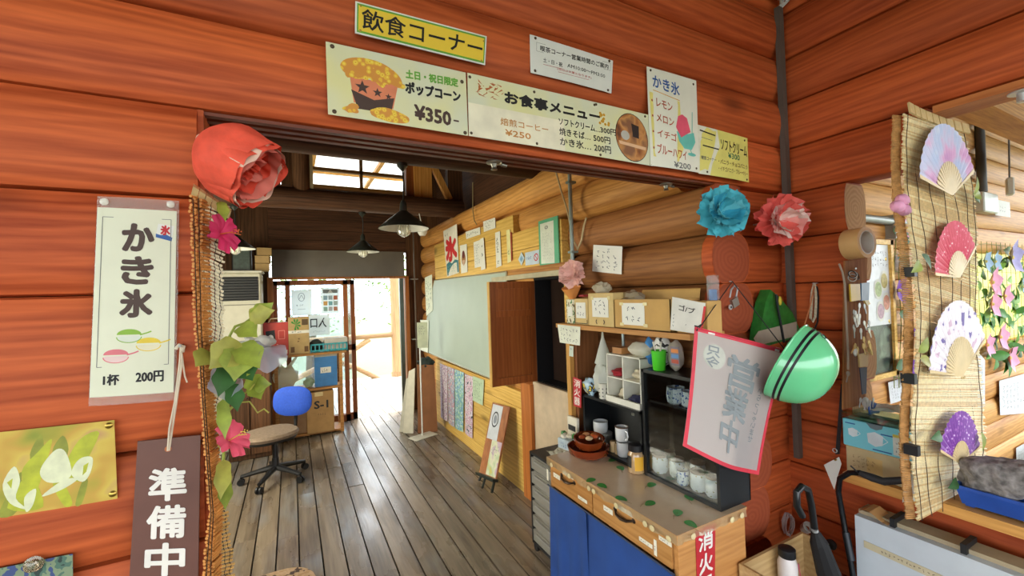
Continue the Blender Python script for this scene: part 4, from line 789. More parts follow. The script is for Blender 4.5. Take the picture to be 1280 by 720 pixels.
MB().loft([bel(.165, .12, -.03), bel(.175, .13, -.01)]).build('back_shell', CB, o, True); MB().loft([bel(.175, .13, -.01), bel(.178, .133, .012), bel(.155, .11, .028), bel(.07, .05, .032)]).build('backrest', mat('#1C48B0', .8, var=.15, scale=60), o, True)
MB().tube([bc-bn*.03, bc-bn*.05-V(0, 0, .14), bc-bn*.03-V(0, 0, .27), (cx, cy_, .37)], .018).build('back_bar', CB, o, True)
# stool close to the viewer
o = thing('stool', 'stool with a flower-patterned tan cushion at the bottom edge', 'stool', (-.09, 1.95, 0)); sc_ = V(-.09, 1.97, 0)
A, B = V(1, 0, 0), V(0, 1, 0); MB().loft([disk(sc_, .15, .17, A, B, .385), disk(sc_, .165, .19, A, B, .40), disk(sc_, .16, .185, A, B, .418), disk(sc_, .08, .1, A, B, .424)]).build('cushion', pattern('stool_cloth', ['#4A3020', '#C8A47A', '#D2B088', '#C0986A'], 30, 'noise', stops=[0, .42, .5, .6]), o, True)
for sx in (-1, 1):
    for sy in (-1, 1): MB().cyl((sc_.x+.12*sx, sc_.y+.13*sy, .385), (sc_.x+.15*sx, sc_.y+.16*sy, 0), .014, .011).build('leg', FR, o, True)
for sy in (-1, 1): MB().cyl((sc_.x-.135, sc_.y+.145*sy, .15), (sc_.x+.135, sc_.y+.145*sy, .15), .008).build('stretcher', FR, o, True)
# kraft sack of rolls, leaning board and sign stand near the door
o = thing('paper_sack', 'tall brown kraft paper sack standing by the doorway', 'sack', (1.4, 4.95, 0))
bq = [(V(1.28, 4.86, 0), V(1.50, 4.80, 0), V(1.56, 5.02, 0), V(1.34, 5.06, 0)), (V(1.29, 4.87, .4), V(1.50, 4.82, .4), V(1.55, 5.02, .4), V(1.34, 5.05, .4)), (V(1.30, 4.90, .80), V(1.50, 4.86, .78), V(1.54, 5.0, .79), V(1.34, 5.03, .81))]
bq = [tuple(v_+V(0, .09, 0) for v_ in q) for q in bq]; MB().loft([list(q) for q in bq], False).build('sack_body', mat('#8C5A34', .8, var=.2, scale=6, bump=.3), o); MB().ball((1.42, 5.03, .80), (.10, .07, .07), 14, 8, lambda q: 1+.2*math.sin(q.x*8+q.z*6)).build('filling', mat('#24302A', .7), o, True)
o = thing('foam_board', 'pale foam sheets leaning against the kraft sack', 'sheet', (1.24, 5.05, 0)); MB().prism([V(1.13, 5.06, .0), V(1.23, 4.98, .0), V(1.28, 5.0, .76), V(1.22, 5.06, .72)], (.012, .015, 0)).build('sheet', mat('#D8D2BC', .6), o); MB().prism([V(1.10, 5.12, .0), V(1.20, 5.06, .0), V(1.26, 5.07, .66), V(1.20, 5.12, .62)], (.012, .015, 0)).build('sheet', mat('#C8C4B0', .6), o)
pb = P(528, 545, 'z', 0); o = thing('sign_stand', 'thin white pole stand on a square white foot plate', 'stand', pb); MB().rbox(pb+V(.0, -.03, 0), (.30, .16, .012), .35, .004).build('foot_plate', mat('#D6D2C0', .5), o); zt = P(527, 405, 'y', pb.y).z; MB().cyl(pb+V(0, 0, .012), V(pb.x, pb.y, zt), .008, n=10).build('pole', ENW, o, True)
s = Sheet(V(pb.x-.03, pb.y-.012, zt+.02), V(pb.x+.09, pb.y-.02, zt+.02), V(pb.x+.09, pb.y-.02, zt-.28), V(pb.x-.03, pb.y-.012, zt-.27)); paper(s, mat('#D0D4B4', .6), o, 'notice'); scribble(s, (.15, .1, .85, .5), 4, GRYP, o, 4, .08, 'print')
# ------------------------------------------------------------------ things on the right wall
XW = 1.60
s = pxsheet((544, 350.5), (634, 340), (634, 481), (527, 437), 'x', XW)
o = thing('projection_board', 'large pale green-white presentation board on the right wall', 'board', s.at(.5, 1)); paper(s, mat('#AAB8A8', .45, var=.06, scale=3), o, 'panel', th=.012)
b = MB()
for (a0, b0), (a1, b1_) in (((0, 0), (1, 0)), ((1, 0), (1, 1)), ((1, 1), (0, 1)), ((0, 1), (0, 0))): b.tube([s.at(a0, b0, .008), s.at(a1, b1_, .008)], .009, 4)
b.build('frame', mat('#B0A88A', .4, .3), o)
# open shutter of the hatch, swung out at right angles
xa, xb = P(612, 400, 'y', 2.76).x, 1.625; z0, z1 = P(640, 480, 'y', 2.76).z, P(640, 352, 'y', 2.76).z
o = thing('hatch_shutter', 'reddish brown panelled hatch shutter swung open from the wall', 'shutter', ((xa+xb)/2, 2.76, z0)); SHW = wood('shutter_brown', '#6E3412', '#9C5626', 'z', .4, knots=.2)
for q in ((xa, xa+.045, z0, z1), (xb-.045, xb, z0, z1)): MB().box(q[0], q[1], 2.74, 2.775, q[2], q[3]).build('stile', SHW, o)
for q in ((z0, z0+.055), ((z0+z1)/2+.12, (z0+z1)/2+.165), (z1-.05, z1)): MB().box(xa+.045, xb-.045, 2.742, 2.773, q[0], q[1]).build('rail', SHW, o)
MB().box(xa+.04, xb-.04, 2.753, 2.764, z0+.05, (z0+z1)/2+.125).build('panel', wood('shutter_panel', '#7A3C16', '#9E5A2A', 'z', .4, knots=.2), o); MB().box(xa+.04, xb-.04, 2.753, 2.764, (z0+z1)/2+.16, z1-.045).build('panel', wood('shutter_panel', '#7A3C16', '#9E5A2A', 'z', .4, knots=.2), o)
MB().box(xa-.006, xa+.001, 2.74, 2.775, z0, z1).build('edge_strip', mat('#C89A4A'), o)
def wp(name, label, cat, pts, m, body=None, x=1.618, curl=.002, group=None, th=.0012):
    s = pxsheet(*pts, 'x', x, curl); o, _ = sheet(name, label, cat, s, m, group, th)
    if body: body(s, o)
    return s, o
def ice(s, o):
    text(s, '氷', (.10, .22, .9, .68), REDP, o, .022); flat(s, [(.05, .74), (.3, .70), (.5, .76), (.75, .70), (.98, .74), (.98, .98), (.05, .98)], mat('#3A7A84'), o, 'wave'); scribble(s, (.1, .78, .9, .95), 3, mat('#9AC4C0'), o, 5, .1, 'print', .0025); scribble(s, (.1, .08, .6, .16), 1, GRYP, o, 3, .1, 'print')
wp('ice_banner', 'shaved-ice banner with one big red character and teal waves', 'banner', ((554, 289), (571, 280), (574, 341), (559, 346)), mat('#E6E2D4', .7), ice)
def cone(s, o): flat(s, ell(.5, .5, .3, .22), mat('#A87A4A'), o, 'sundae_print'); flat(s, ell(.5, .35, .2, .14), mat('#6A2A28'), o, 'sundae_print', .0022); flat(s, [(.3, .55), (.7, .55), (.55, .75), (.45, .75)], mat('#D8B8A0'), o, 'sundae_print', .0024)
wp('sundae_card', 'narrow white card with a sundae picture right of the ice banner', 'card', ((575, 307), (583.5, 305), (584.5, 340), (576.5, 342)), WHITE, cone)
scr = lambda rows, cols, m=BLK, w=.1: (lambda s, o: scribble(s, (.1, .1, .9, .9), rows, m, o, cols, w, 'print'))
wp('label_strip', 'wide white label strip high on the yellow planks', 'label', ((582, 290), (600, 284), (600.5, 293), (583, 299)), WHITE, lambda s, o: scribble(s, (.1, .3, .9, .75), 1, BLK, o, 7, .12, 'print'))
wp('label_card', 'small white card with pale print near the top of the yellow planks', 'label', ((604, 277), (619, 272), (619.5, 285), (605, 290)), WHITE, scr(3, 6, GRYP))
wp('price_list', 'white price list with pale lines in the middle of the yellow planks', 'notice', ((592, 303), (600, 300), (602, 333), (593.5, 335)), WHITE, scr(8, 4, GRYP))
wp('menu_strip', 'narrow white strip with black print overlapping the price list', 'notice', ((600, 299), (604.5, 297), (607, 336), (601.5, 338)), WHITE, lambda s, o: scribble(s, (.2, .05, .8, .6), 7, BLK, o, 1, .14, 'print'), 1.612)
wp('menu_strip', 'narrow white strip with bold black characters left of the yellow strip', 'notice', ((619, 291), (625, 289), (627, 332), (620.5, 335)), WHITE, lambda s, o: scribble(s, (.2, .08, .8, .9), 9, BLK, o, 1, .14, 'print'))
wp('menu_strip', 'narrow cream strip with a red edge right of centre on the planks', 'notice', ((633, 288), (637.5, 286.5), (639, 327), (634.5, 329)), mat('#E8E0A0'), lambda s, o: (scribble(s, (.2, .3, .8, .8), 5, mat('#3A6A5A'), o, 1, .14, 'print'), flat(s, [(1.05, .1), (1.35, .1), (1.35, .98), (1.05, .98)], mat('#A83A24'), o, 'red_edge', .0008)))
def diamond(s, o): pass
sd_ = pxsheet((648, 316), (656, 314), (656, 331), (648, 333), 'x', 1.618); o = thing('diamond_sticker', 'small pale diamond sticker left of the no-smoking plate', 'sticker', sd_.at(.5, 1)); MB().prism([sd_.at(*q, .001) for q in ((.5, 0), (1, .5), (.5, 1), (0, .5))], sd_.n*.001).build('sticker', mat('#C8D8E0', .4), o); flat(sd_, [(.5, .25), (.75, .5), (.5, .75), (.25, .5)], mat('#7AA8C8'), o, 'mark', .0026)
wp('smoking_plate', 'pale blue no-smoking plate with a red ring on the planks', 'sign', ((656.5, 316), (674, 312), (674, 329.5), (657, 332)), mat('#C8D8E4', .4), lambda s, o: (scribble(s, (.1, .3, .6, .7), 1, BLUP, o, 5, .14, 'print'), line(s, ell(.8, .5, .13, .24)+[ell(.8, .5, .13, .24)[0]], .008, REDP, o, 'ring'), line(s, [(.72, .35), (.88, .65)], .006, REDP, o, 'slash')))
s, o = wp('notice_folder', 'green-framed notice folder hanging beside the conduit', 'notice', ((674, 277), (698, 269.5), (700, 333.5), (676, 334.5)), mat('#5CAE84', .5), lambda s, o: (paper(s, mat('#DCE2D2'), o, 'page', (.1, .07, .80, .92), .001, .008), text(s, '◎', (.36, .14, .54, .21), GRYP, o, off=.012), scribble(s, (.2, .26, .75, .85), 9, mat('#9AA89A'), o, 7, .06, 'print', .0105)), th=.008)
wp('leaf_notice', 'white pointed notice at the far end of the board', 'notice', ((531, 347), (540, 343), (541, 388), (533, 395)), mat('#DDE2C8'), scr(7, 3, mat('#6A8A70')), 1.583)
wp('wall_notice', 'white notice with a green edge low at the left of the board', 'notice', ((525.5, 400), (536, 400), (535, 441), (525, 437)), mat('#D8DCC4'), scr(6, 4, GRYP), 1.58)
wp('price_note', 'white handwritten price note on the log wall above the shelf', 'note', ((742, 306), (778, 308), (777, 343), (740.5, 339)), WHITE, scr(4, 4, mat('#4A5460'), .07), 1.664, .004)
# cloths hung below the board
cl = (['#D8D4D4', '#A884A4', '#DCD8D8', '#C4A0B4'], ['#D8DAD6', '#C494A0', '#94A8BC', '#DCD8D4'], ['#C4DADC', '#6A9ABC', '#9AC4A4', '#D4DED8'], ['#3A3E50', '#D8D0D4', '#C498AC', '#D8CCD4'])
lbs = ('lilac patterned cloth farthest under the board', 'pink and blue patterned cloth second from the door', 'blue-green patterned cloth third from the door', 'dark and pink patterned cloth nearest the easel')
for i, q in enumerate((((550, 454), (559.5, 458), (559.5, 527), (551, 521)), ((560, 458), (568, 461), (568, 534), (560.5, 528)), ((568.5, 461), (580, 466), (579, 540), (569, 535)), ((581, 467), (591, 471), (590.5, 548), (581.5, 541)))):
    wp('hand_towel', lbs[i], 'towel', q, pattern('towel_%d' % i, cl[i], 24, 'noise'), None, 1.612, .008, 'towels hung under the board')
wp('green_flyer', 'pale green flyer under the near corner of the board', 'flyer', ((591, 470), (605, 475), (603.5, 507), (590.5, 500)), mat('#B8CCAA'), scr(6, 5, mat('#6A8A70')), 1.614)
# easel with two sheets
TL, TR, BR, BL = P(617, 503, 'x', 1.58), P(638.5, 509, 'x', 1.58), P(621, 601, 'x', 1.42), P(600, 592, 'x', 1.42)
s = Sheet(TL, TR, BR, BL); o = thing('display_easel', 'small black easel holding a brown board with two sheets', 'easel', ((BL+BR)/2*1.0-V(0, 0, (BL.z+BR.z)/2)))
paper(s, wood('easel_board', '#7A4A2A', '#B0744A', 'z'), o, 'board', th=.01); paper(s, mat('#C8CCD0'), o, 'upper_sheet', (.06, .02, .66, .5), .001, .0105); line(s, ell(.36, .22, .17, .1)+[ell(.36, .22, .17, .1)[0]], .012, BLM, o, 'ring_print', .013); flat(s, ell(.36, .22, .09, .06), mat('#8A9098'), o, 'disc_print', .013)
paper(s, pattern('flyer_print', ['#C8C06A', '#B8C8A0', '#D8D8B8', '#C0A8B8'], 9, 'soft'), o, 'lower_sheet', (.40, .5, .96, .97), .001, .0105); scribble(s, (.46, .55, .9, .7), 3, mat('#5A7A5A'), o, 5, .08, 'print', .013)
EB = mat('#1C2620', .5); d = (BR-BL).normalized()
MB().obox((BL+BR)/2+s.n*.015, (BR-BL)*.52, s.n*.025, V(0, 0, .012)).build('ledge', EB, o)
for q in (.12, .88): a = BL.lerp(BR, q); e_ = a.copy(); e_.z = 0; e_ += s.n*.03; MB().obox((a+e_)/2, d*.012, (a-e_)/2, s.n*.006).build('leg', EB, o)
a = BL.lerp(BR, .5)+s.n*.02; MB().obox(V(a.x-.02, a.y, a.z/2), d*.01, V(.015, 0, a.z/2), V(.006, 0, 0)).build('leg', EB, o); MB().obox(BL.lerp(BR, .5)*.5+TL.lerp(TR, .9)*.5-s.n*.03, (TL-BL)*.42, d*.008, s.n*.006).build('back_strut', EB, o)
# conduit and cable on the wall
cpt = P(711, 215, 'x', 1.60); yq = cpt.y; o = thing('wall_conduit', 'grey vertical conduit on the right wall above the pink paper flower', 'conduit', (1.60, yq, 1.7)); MB().cyl((1.605, yq, 1.70), (1.605, yq, 2.75), .013, n=10).build('pipe', mat('#8E9C94', .4, .2), o, True)
for z in (1.85, 2.3): MB().box(1.585, 1.64, yq-.02, yq+.02, z, z+.014).build('clip', mat('#7A8880', .4, .3), o)
MB().tube([P(u, v, 'x', 1.635) for u, v in ((695, 215), (702, 240), (709, 262), (713, 282), (717, 300), (722, 312), (727, 300), (730, 282), (733, 272))], .006).build('cable', mat('#C8B488', .5), o, True)
o = MB().tube([P(591, 228, 'x', 1.66), P(591, 262, 'x', 1.645), P(593, 276, 'x', 1.64), P(596, 281, 'x', 1.62)], .005).build('hanging_wire', mat('#9A8A62', .5), label='thin wire hanging down the upper logs above the board', cat='wire')
PKF = mat('#F0C4B8', .8, var=.1); PKO = mat('#E89A50', .7); paper_flower('paper_flower', 'pale pink paper flower at the foot of the grey conduit', P(716, 343, 'x', 1.56), V(-.8, -.5, .2), .085, [PKF, PKF, mat('#F0C4B8', .8)], seed=11)
p = P(715, 366, 'x', 1.55); o = thing('paper_cone', 'orange paper cone under the pale pink paper flower', 'paper cone', p-V(0, 0, .03)); MB().lathe([(.012, -.05), (.055, .02), (.062, .035)], p, V(-.2, -.1, 1), 12, False).build('cone', PKO, o, True)
# pipe run beside the doors
o = thing('corner_pipe', 'dark thin drain pipe beside the back door frame', 'pipe', (1.55, 5.9, 0)); MB().cyl((1.55, 5.93, .0), (1.55, 5.93, 2.9), .012, n=8).build('pipe', mat('#6A6258', .4, .4), o, True)
for z in (1.0, 1.85): MB().box(1.5, 1.6, 5.92, 6.02, z, z+.015).build('bracket', mat('#A8A8A0', .4, .6), o)
# ------------------------------------------------------------------ outside the door
PW = wood('porch_rail', '#8A6A48', '#C0A078', 'z', .7); PWX = wood('porch_rail_x', '#8A6A48', '#C0A078', 'x', .7)
yp = 9.0; o = thing('porch_post', 'round brown porch post outside the open doorway', 'post', (P(494, 470, 'y', yp).x, yp, -.04)); q = P(495, 400, 'y', yp); MB().cyl((q.x, yp, -.04), (q.x-.03, yp, 3.7), .10, .09, 16).build('shaft', PW, o, True); MB().cyl((q.x, yp, -.05), (q.x, yp, .06), .13, .12, 16).build('foot', PW, o, True)
o = thing('porch_railing', 'rustic log porch railing with crossed braces seen through the doorway', 'railing', (1.2, yp, -.04))
zt = P(465, 421, 'y', yp).z; MB().cyl((-1.5, yp, zt), (q.x, yp, zt+.02), .055, n=12).build('top_rail', PWX, o, True)
for u0, v0, u1, v1 in ((444, 436, 462, 424), (444, 459, 494, 484), (350, 484, 444, 436), (350, 430, 444, 459)): MB().cyl(P(u0, v0, 'y', yp+.01), P(u1, v1, 'y', yp+.01), .05, n=10).build('brace', PWX, o, True)
def tree(label, x, y, h, r, seed, hx, cat='tree'):
    rnd = random.Random(seed); o = thing('leafy_tree', label, cat, (x, y, -1.1), 'trees beyond the porch'); MB().tube([(x, y, -1.1), (x+.1, y, h*.4), (x, y+.1, h)], [.14, .1, .04], 8).build('trunk', mat('#6A5A44', .9), o, True); b = MB()
    for i in range(900):
        a, e, k = rnd.uniform(0, 6.28), rnd.uniform(-1, 1), rnd.random()**.4; c = V(x+r*k*math.cos(a)*math.sqrt(1-e*e), y+r*k*math.sin(a)*math.sqrt(1-e*e), h*.62+h*.55*e*k); d = V(rnd.uniform(-1, 1), rnd.uniform(-1, 1), rnd.uniform(-.6, .4)).normalized(); n_ = d.cross(V(rnd.random(), rnd.random(), 1)).normalized(); L_ = rnd.uniform(.10, .2)
        b.poly([c, c+d*L_*.5+n_*L_*.25, c+d*L_, c+d*L_*.5-n_*L_*.25])
    b.build('foliage', mat(hx, .6, var=.3), o, kind='stuff')
for i, a in enumerate((('light green leafy tree beyond the porch nearest the post', 3.4, 12.5, 3.4, 1.3, 1, '#8AAA5A'), ('pale green leafy tree beyond the porch left of the doorway', .4, 12.8, 4.0, 1.3, 2, '#9AB86A'), ('darker green leafy tree behind the porch railing', 1.9, 17.5, 5.5, 1.9, 3, '#6A8E4A'), ('tall pale tree far left beyond the glass doors', -2.7, 14, 4.6, 1.6, 4, '#94B070'))): tree(*a)
# ------------------------------------------------------------------ counter with drawers and blue curtain
CX0, CX1, CY0, CY1, CZ = 1.21, 1.60, 1.10, 1.95, .715
PLY = wood('counter_ply', '#A87238', '#D29A5A', 'y', .5, knots=.2); PLYX = wood('counter_ply_x', '#A86E38', '#CE9658', 'x', .5, knots=.2)
o = thing('counter', 'low plywood counter with blue curtain front and leaf-print cover', 'counter', ((CX0+CX1)/2, (CY0+CY1)/2, 0)); ctr = o
MB().box(CX0+.01, CX1, CY0, CY0+.022, 0, CZ-.012).build('end_panel', PLYX, o); MB().box(CX0+.01, CX1, CY1-.022, CY1, 0, CZ-.012).build('end_panel', PLYX, o)
MB().box(CX1-.015, CX1, CY0+.022, CY1-.022, 0, CZ-.012).build('back_panel', PLY, o); MB().box(CX0-.005, CX1+.005, CY0-.008, CY1+.008, CZ-.012, CZ).build('top', PLY, o)
ym = 1.58; HDL = mat('#3A2A1E', .3, .7); SLIP = mat('#E8E2CE', .6)
for i, (a, b_) in enumerate(((CY0+.024, ym-.004), (ym+.004, CY1-.024))):
    d_ = MB().box(CX0, CX0+.018, a, b_, .575, CZ-.014).build('drawer', PLY, o); c = V(CX0, (a+b_)/2+.02, .655)
    MB().tube([c+V(-.002, -.055, .008), c+V(-.016, -.03, 0), c+V(-.018, 0, -.004), c+V(-.016, .03, 0), c+V(-.002, .055, .008)], [.004, .006, .007, .006, .004], 8).build('handle', HDL, d_, True)
    for q in (-.055, .055): MB().ball(c+V(0, q, .008), (.004, .012, .01), 8, 6).build('handle_mount', HDL, d_, True)
    for dy, dz, wy, wz in ((.10, -.015, .03, .011), (-.005, .03, .045, .009), (-.12, -.045, .035, .008), ((-.17, .19)[i], -.04, .007, .03), (-.22, .01, .03, .008))[:5 if i == 0 else 4]:
        s = Sheet(c+V(-.001, dy+wy, dz+wz), c+V(-.001, dy-wy, dz+wz), c+V(-.001, dy-wy, dz-wz), c+V(-.001, dy+wy, dz-wz)); paper(s, SLIP, d_, 'label_slip', nu=1, nv=1); scribble(s, (.08, .2, .95, .85), 1 if wy > wz else 4, GRYP, d_, 5 if wy > wz else 1, .12, 'print', .0018)
CUR = mat('#1E4488', .85, var=.15, scale=8)
for a, b_, ph in ((ym+.03, CY1-.01, .5), (CY0+.005, ym+.04, 0)):
    MB().grid(lambda u_, v_: V(CX0-.012-.010*math.sin(u_*22+ph)*v_-.01*v_+(.006*math.sin(u_*9+2)), b_+(a-b_)*u_+(.05*v_*(1-u_) if ph == 0 else -.02*v_*u_), .57-.56*v_), 44, 6).build('curtain', CUR, o, True)
MB().tube([(CX0-.014, CY1-.005, .573), (CX0-.014, CY0, .573)], .004).build('curtain_wire', mat('#1A2A4A'), o)
# clear leaf-print cover
cov = MB().grid(lambda i, j: (lambda x_, y_: V(x_, y_, CZ+.0015))(CX0-.008+(CX1+.008-CX0)*i, CY0-.012+(CY1-CY0+.022)*j), 4, 6).build('cover', mat('#CCB294', .25, var=.06, coat=.3), o)
MB().grid(lambda i, j: V(CX0-.009-.004*math.sin(i*60)*j, CY1+.01-(CY1-CY0+.022)*i, CZ+.0015-.035*j-.004*math.sin(i*38)*j), 40, 2).build('cover_skirt', film('#D8C8A0', .45, .2), o); MB().grid(lambda i, j: V(CX0-.008+(CX1-CX0)*i, CY0-.013-.004*math.sin(i*40)*j, CZ+.0015-.035*j), 20, 2).build('cover_skirt', film('#D8C8A0', .45, .2), o)
LG = mat('#2E8A34', .4, var=.2)
for u, v, a in ((765, 575, .3), (776, 585, 1.2), (814, 594, -.6), (814, 606, .4), (812, 629, .2), (862, 622, 1.0), (847, 641, .6), (899, 634, -.3), (753, 607, 1.6), (777, 623, 1.8), (864, 655, 1.4), (738, 600, .2)):
    p = P(u, v, 'z', CZ+.003); x, y = V(math.cos(a), math.sin(a), 0), V(-math.sin(a), math.cos(a), 0)
    if p.x < CX0-.006: p = P(u, v, 'x', CX0-.014); x, y = V(0, math.cos(a), math.sin(a)), V(0, -math.sin(a), math.cos(a))
    MB().poly([p+x*(.028*math.cos(t))+y*(.018*math.sin(t)*(1+.4*math.cos(t))) for t in [k*.45 for k in range(14)]]).build('leaf_print', LG, cov)
    MB().tube([p+x*.0, p-x*.03+y*.012, p-x*.055+y*.008], .0007, 4).build('stem_print', mat('#7A6A3A'), cov)
RS = mat('#D8C898', .4)
for y_ in (1.12, 1.20, 1.235, 1.40, 1.55, 1.585, 1.74, 1.90): MB().ball((CX0-.016, y_, CZ-.022), (.004, .012, .012), 10, 6).build('rose_trim', RS, cov, True)
for x_ in (1.28, 1.50, 1.56): MB().ball((x_, CY0-.018, CZ-.02), (.012, .004, .012), 10, 6).build('rose_trim', RS, cov, True)
def fire(label, s, par=None):
    o = thing('extinguisher_sign', label, 'sign', s.at(.5, 1), 'red extinguisher signs'); paper(s, mat('#C02430', .4), o, 'plate', nu=1, nv=1)
    for i, ch in enumerate('消火器'): text(s, ch, (.14, .05+.31*i, .86, .31+.31*i), WHITE, o, .001 if s.size()[1] < .2 else .002)
fire('red extinguisher sign with white characters on the counter end', pxsheet((869, 662), (894, 654), (893, 745), (872, 758), 'y', CY0-.002))
# drawer cart
o = thing('drawer_cart', 'narrow black drawer cart with clear drawers beside the counter', 'drawer cart', (1.46, 2.15, 0)); a, b_ = 1.985, 2.32
for y_ in (a, b_-.015): MB().box(1.30, 1.60, y_, y_+.015, .05, .61).build('side_frame', BLM, o)
MB().box(1.30, 1.60, a, b_, .60, .615).build('top_frame', BLM, o); MB().box(1.30, 1.60, a, b_, .05, .062).build('bottom_frame', BLM, o)
for i in range(6):
    z0 = .066+.089*i; d_ = MB().rbox((1.445, (a+b_)/2, z0), (.27, b_-a-.036, .078), 0, .006).build('drawer', film('#D8D4CA', .45, .25), o); MB().box(1.300, 1.312, a+.018, b_-.018, z0+.004, z0+.072).build('drawer_front', film('#C8C4BA', .5, .2), d_); MB().box(1.292, 1.302, a+.06, b_-.06, z0+.05, z0+.062).build('handle', mat('#8A8780', .3), d_)
    MB().box(1.34, 1.56, a+.04, b_-.05, z0+.006, z0+.04).build('contents', mat(('#C8C0B0', '#8A8478', '#D8D4C8', '#A89A80', '#B8B4A8', '#948C80')[i], var=.3), d_)
for x_ in (1.32, 1.58):
    for y_ in (a+.02, b_-.02): MB().cyl((x_-.008, y_, .024), (x_+.008, y_, .024), .024, n=12).build('caster', BLM, o, True); 
o = MB().grid(lambda i, j: V(1.36+.12*i, 2.02+.2*j, .617+.02*math.sin(i*3+j*5)**2+.012*i), 6, 6).build('paper_pile', mat('#C4C4B4', .7), label='crumpled papers lying on top of the drawer cart', cat='paper')
o = MB().grid(lambda i, j: V(1.29+.05*i+.01*math.sin(j*8), 1.955+.03*i, .66-.12*j), 4, 6).build('green_cloth', mat('#2C8A6A', .8), label='green cloth corner hanging between cart and counter', cat='cloth')
# ---- tableware on the counter
LAQ = mat('#7A2E12', .15, var=.15, coat=.5)
p = P(736, 572, 'z', CZ); p.z = CZ+.003; o = thing('wooden_bowl', 'large brown lacquered bowl on the counter', 'bowl', p); MB().lathe([(.045, 0), (.075, .006), (.105, .03), (.112, .062), (.106, .062), (.098, .034), (.06, .014)], p, n=32).build('bowl', LAQ, o, True)
q = p+V(.004, .0, .035); o = thing('wooden_bowl', 'small lacquered bowl lying inside the large brown bowl', 'bowl', q); MB().lathe([(.03, 0), (.06, .012), (.08, .045), (.082, .072), (.077, .072), (.072, .045), (.04, .018)], q, V(-.05, -.1, 1), 32).build('bowl', mat('#7C3414', .12, var=.2, coat=.6), o, True)
for i in range(5): t = i*1.4; MB().ball(q+V(.035*math.cos(t), .03*math.sin(t), .075), (.022, .018, .012), 10, 6).build('wrapped_sweet', mat(('#A8642C', '#C88A5A', '#8A3A1C', '#D8B48A', '#B8562C')[i], .2), o, True)
p = P(705, 562, 'z', CZ); o = thing('snack_box', 'small pale blue carton with trinkets at the far end of the counter', 'box', (p.x+.02, p.y+.0, CZ+.003)); MB().rbox((p.x+.03, p.y, CZ+.003), (.07, .10, .055), .15, .003).build('carton', mat('#B4C4CC', .5), o)
s = Sheet(V(p.x-.008, p.y+.048, CZ+.054), V(p.x-.006, p.y-.05, CZ+.054), V(p.x-.006, p.y-.05, CZ+.006), V(p.x-.008, p.y+.048, CZ+.006)); scribble(s, (.1, .2, .9, .8), 2, BLUP, o, 4, .12, 'print'); 
for i, (c, dx, dy) in enumerate((('#D8D4C4', .0, .02), ('#E0D8C0', .03, -.01), ('#3C8A3C', .05, -.045), ('#D8C8B8', .03, .035), ('#2C7A34', .03, .05))): MB().ball((p.x+.02+dx*.5, p.y+dy, CZ+.066+.006*(i % 3)), (.018, .02, .014), 8, 6, lambda q: 1+.2*math.sin(q.x*7+i)).build('trinket', mat(c), o, True)
p = P(714, 555, 'z', CZ); o = thing('thermometer', 'white upright thermometer holder beside the extinguisher sign on the shelf post', 'thermometer', (1.44, p.y+.03, CZ+.003)); a, b_ = P(709, 527, 'x', 1.44), P(722, 560, 'x', 1.44); MB().rbox((1.45, (a.y+b_.y)/2, CZ+.003), (.02, a.y-b_.y, .15), 0, .004).build('case', mat('#E2DCC8', .4), o); MB().box(1.436, 1.4395, b_.y+.015, a.y-.015, CZ+.075, CZ+.105).build('display', BLM, o)
p = P(798, 590, 'z', CZ); p.z = CZ+.003; p.x -= .012; o = thing('coffee_jar', 'glass coffee jar with black lid and yellow label on the counter', 'jar', p)
MB().lathe([(.034, 0), (.04, .006), (.04, .085), (.03, .105)], p, n=20).build('glass_body', mat('#C8A478', .08, trans=.25, coat=.4), o, True); MB().lathe([(.033, .008), (.036, .06), (.034, .062)], p, n=20).build('powder', mat('#9A6236', .9), o, True); MB().lathe([(.034, .105), (.036, .107), (.036, .135), (.031, .139)], p, n=24).build('lid', mat('#16161A', .35), o, True)
def wrap(o, p, r, a0, a1, z0, z1, m, name): MB().grid(lambda i, j: p+V(r*math.cos(a0+(a1-a0)*i), r*math.sin(a0+(a1-a0)*i), z1+(z0-z1)*j), 10, 1).build(name, m, o, True)
wrap(o, p, .0412, -2.5, -1.4, .02, .085, mat('#E0A82C', .5), 'label'); wrap(o, p, .0412, -3.6, -2.9, .03, .085, BLM, 'label')
# ---- black cabinets
BC = mat('#14171A', .3, var=.1); BCI = mat('#0C0E10', .6); GCL = glass('#F0F4F4', .10)
def cabinet(label, x0, x1, y0, y1, z0, z1, shelves):
    o = thing('black_cabinet', label, 'cabinet', ((x0+x1)/2, (y0+y1)/2, z0)); t = .014
    MB().box(x0, x1, y0, y0+t, z0, z1).build('side', BC, o); MB().box(x0, x1, y1-t, y1, z0, z1).build('side', BC, o); MB().box(x0, x1, y0, y1, z1-t, z1).build('top', BC, o); MB().box(x0, x1, y0+t, y1-t, z0, z0+.016).build('bottom', BC, o); MB().box(x1-.006, x1, y0, y1, z0, z1).build('back', BCI, o)
    for z in shelves: MB().box(x0+.02, x1-.006, y0+t, y1-t, z-.005, z+.004).build('shelf', mat('#1A1D20', .25), o)
    return o
ZB = CZ+.003; cl_ = cabinet('low black cabinet holding white cups on the counter', 1.475, 1.665, 1.525, 1.985, ZB, 1.012, [])
cr_ = cabinet('tall black cabinet with blue and white cups behind the banner', 1.475, 1.665, 1.112, 1.515, ZB, 1.222, [1.075])
MB().box(1.480, 1.483, 1.13, 1.36, ZB+.02, 1.205).build('glass_door', GCL, cr_); MB().box(1.486, 1.489, 1.34, 1.50, ZB+.02, 1.205).build('glass_door', GCL, cr_); MB().rbox((1.470, 1.575, .985), (.006, .02, .014)).build('lock', mat('#8A8A80', .3, .8), cl_)
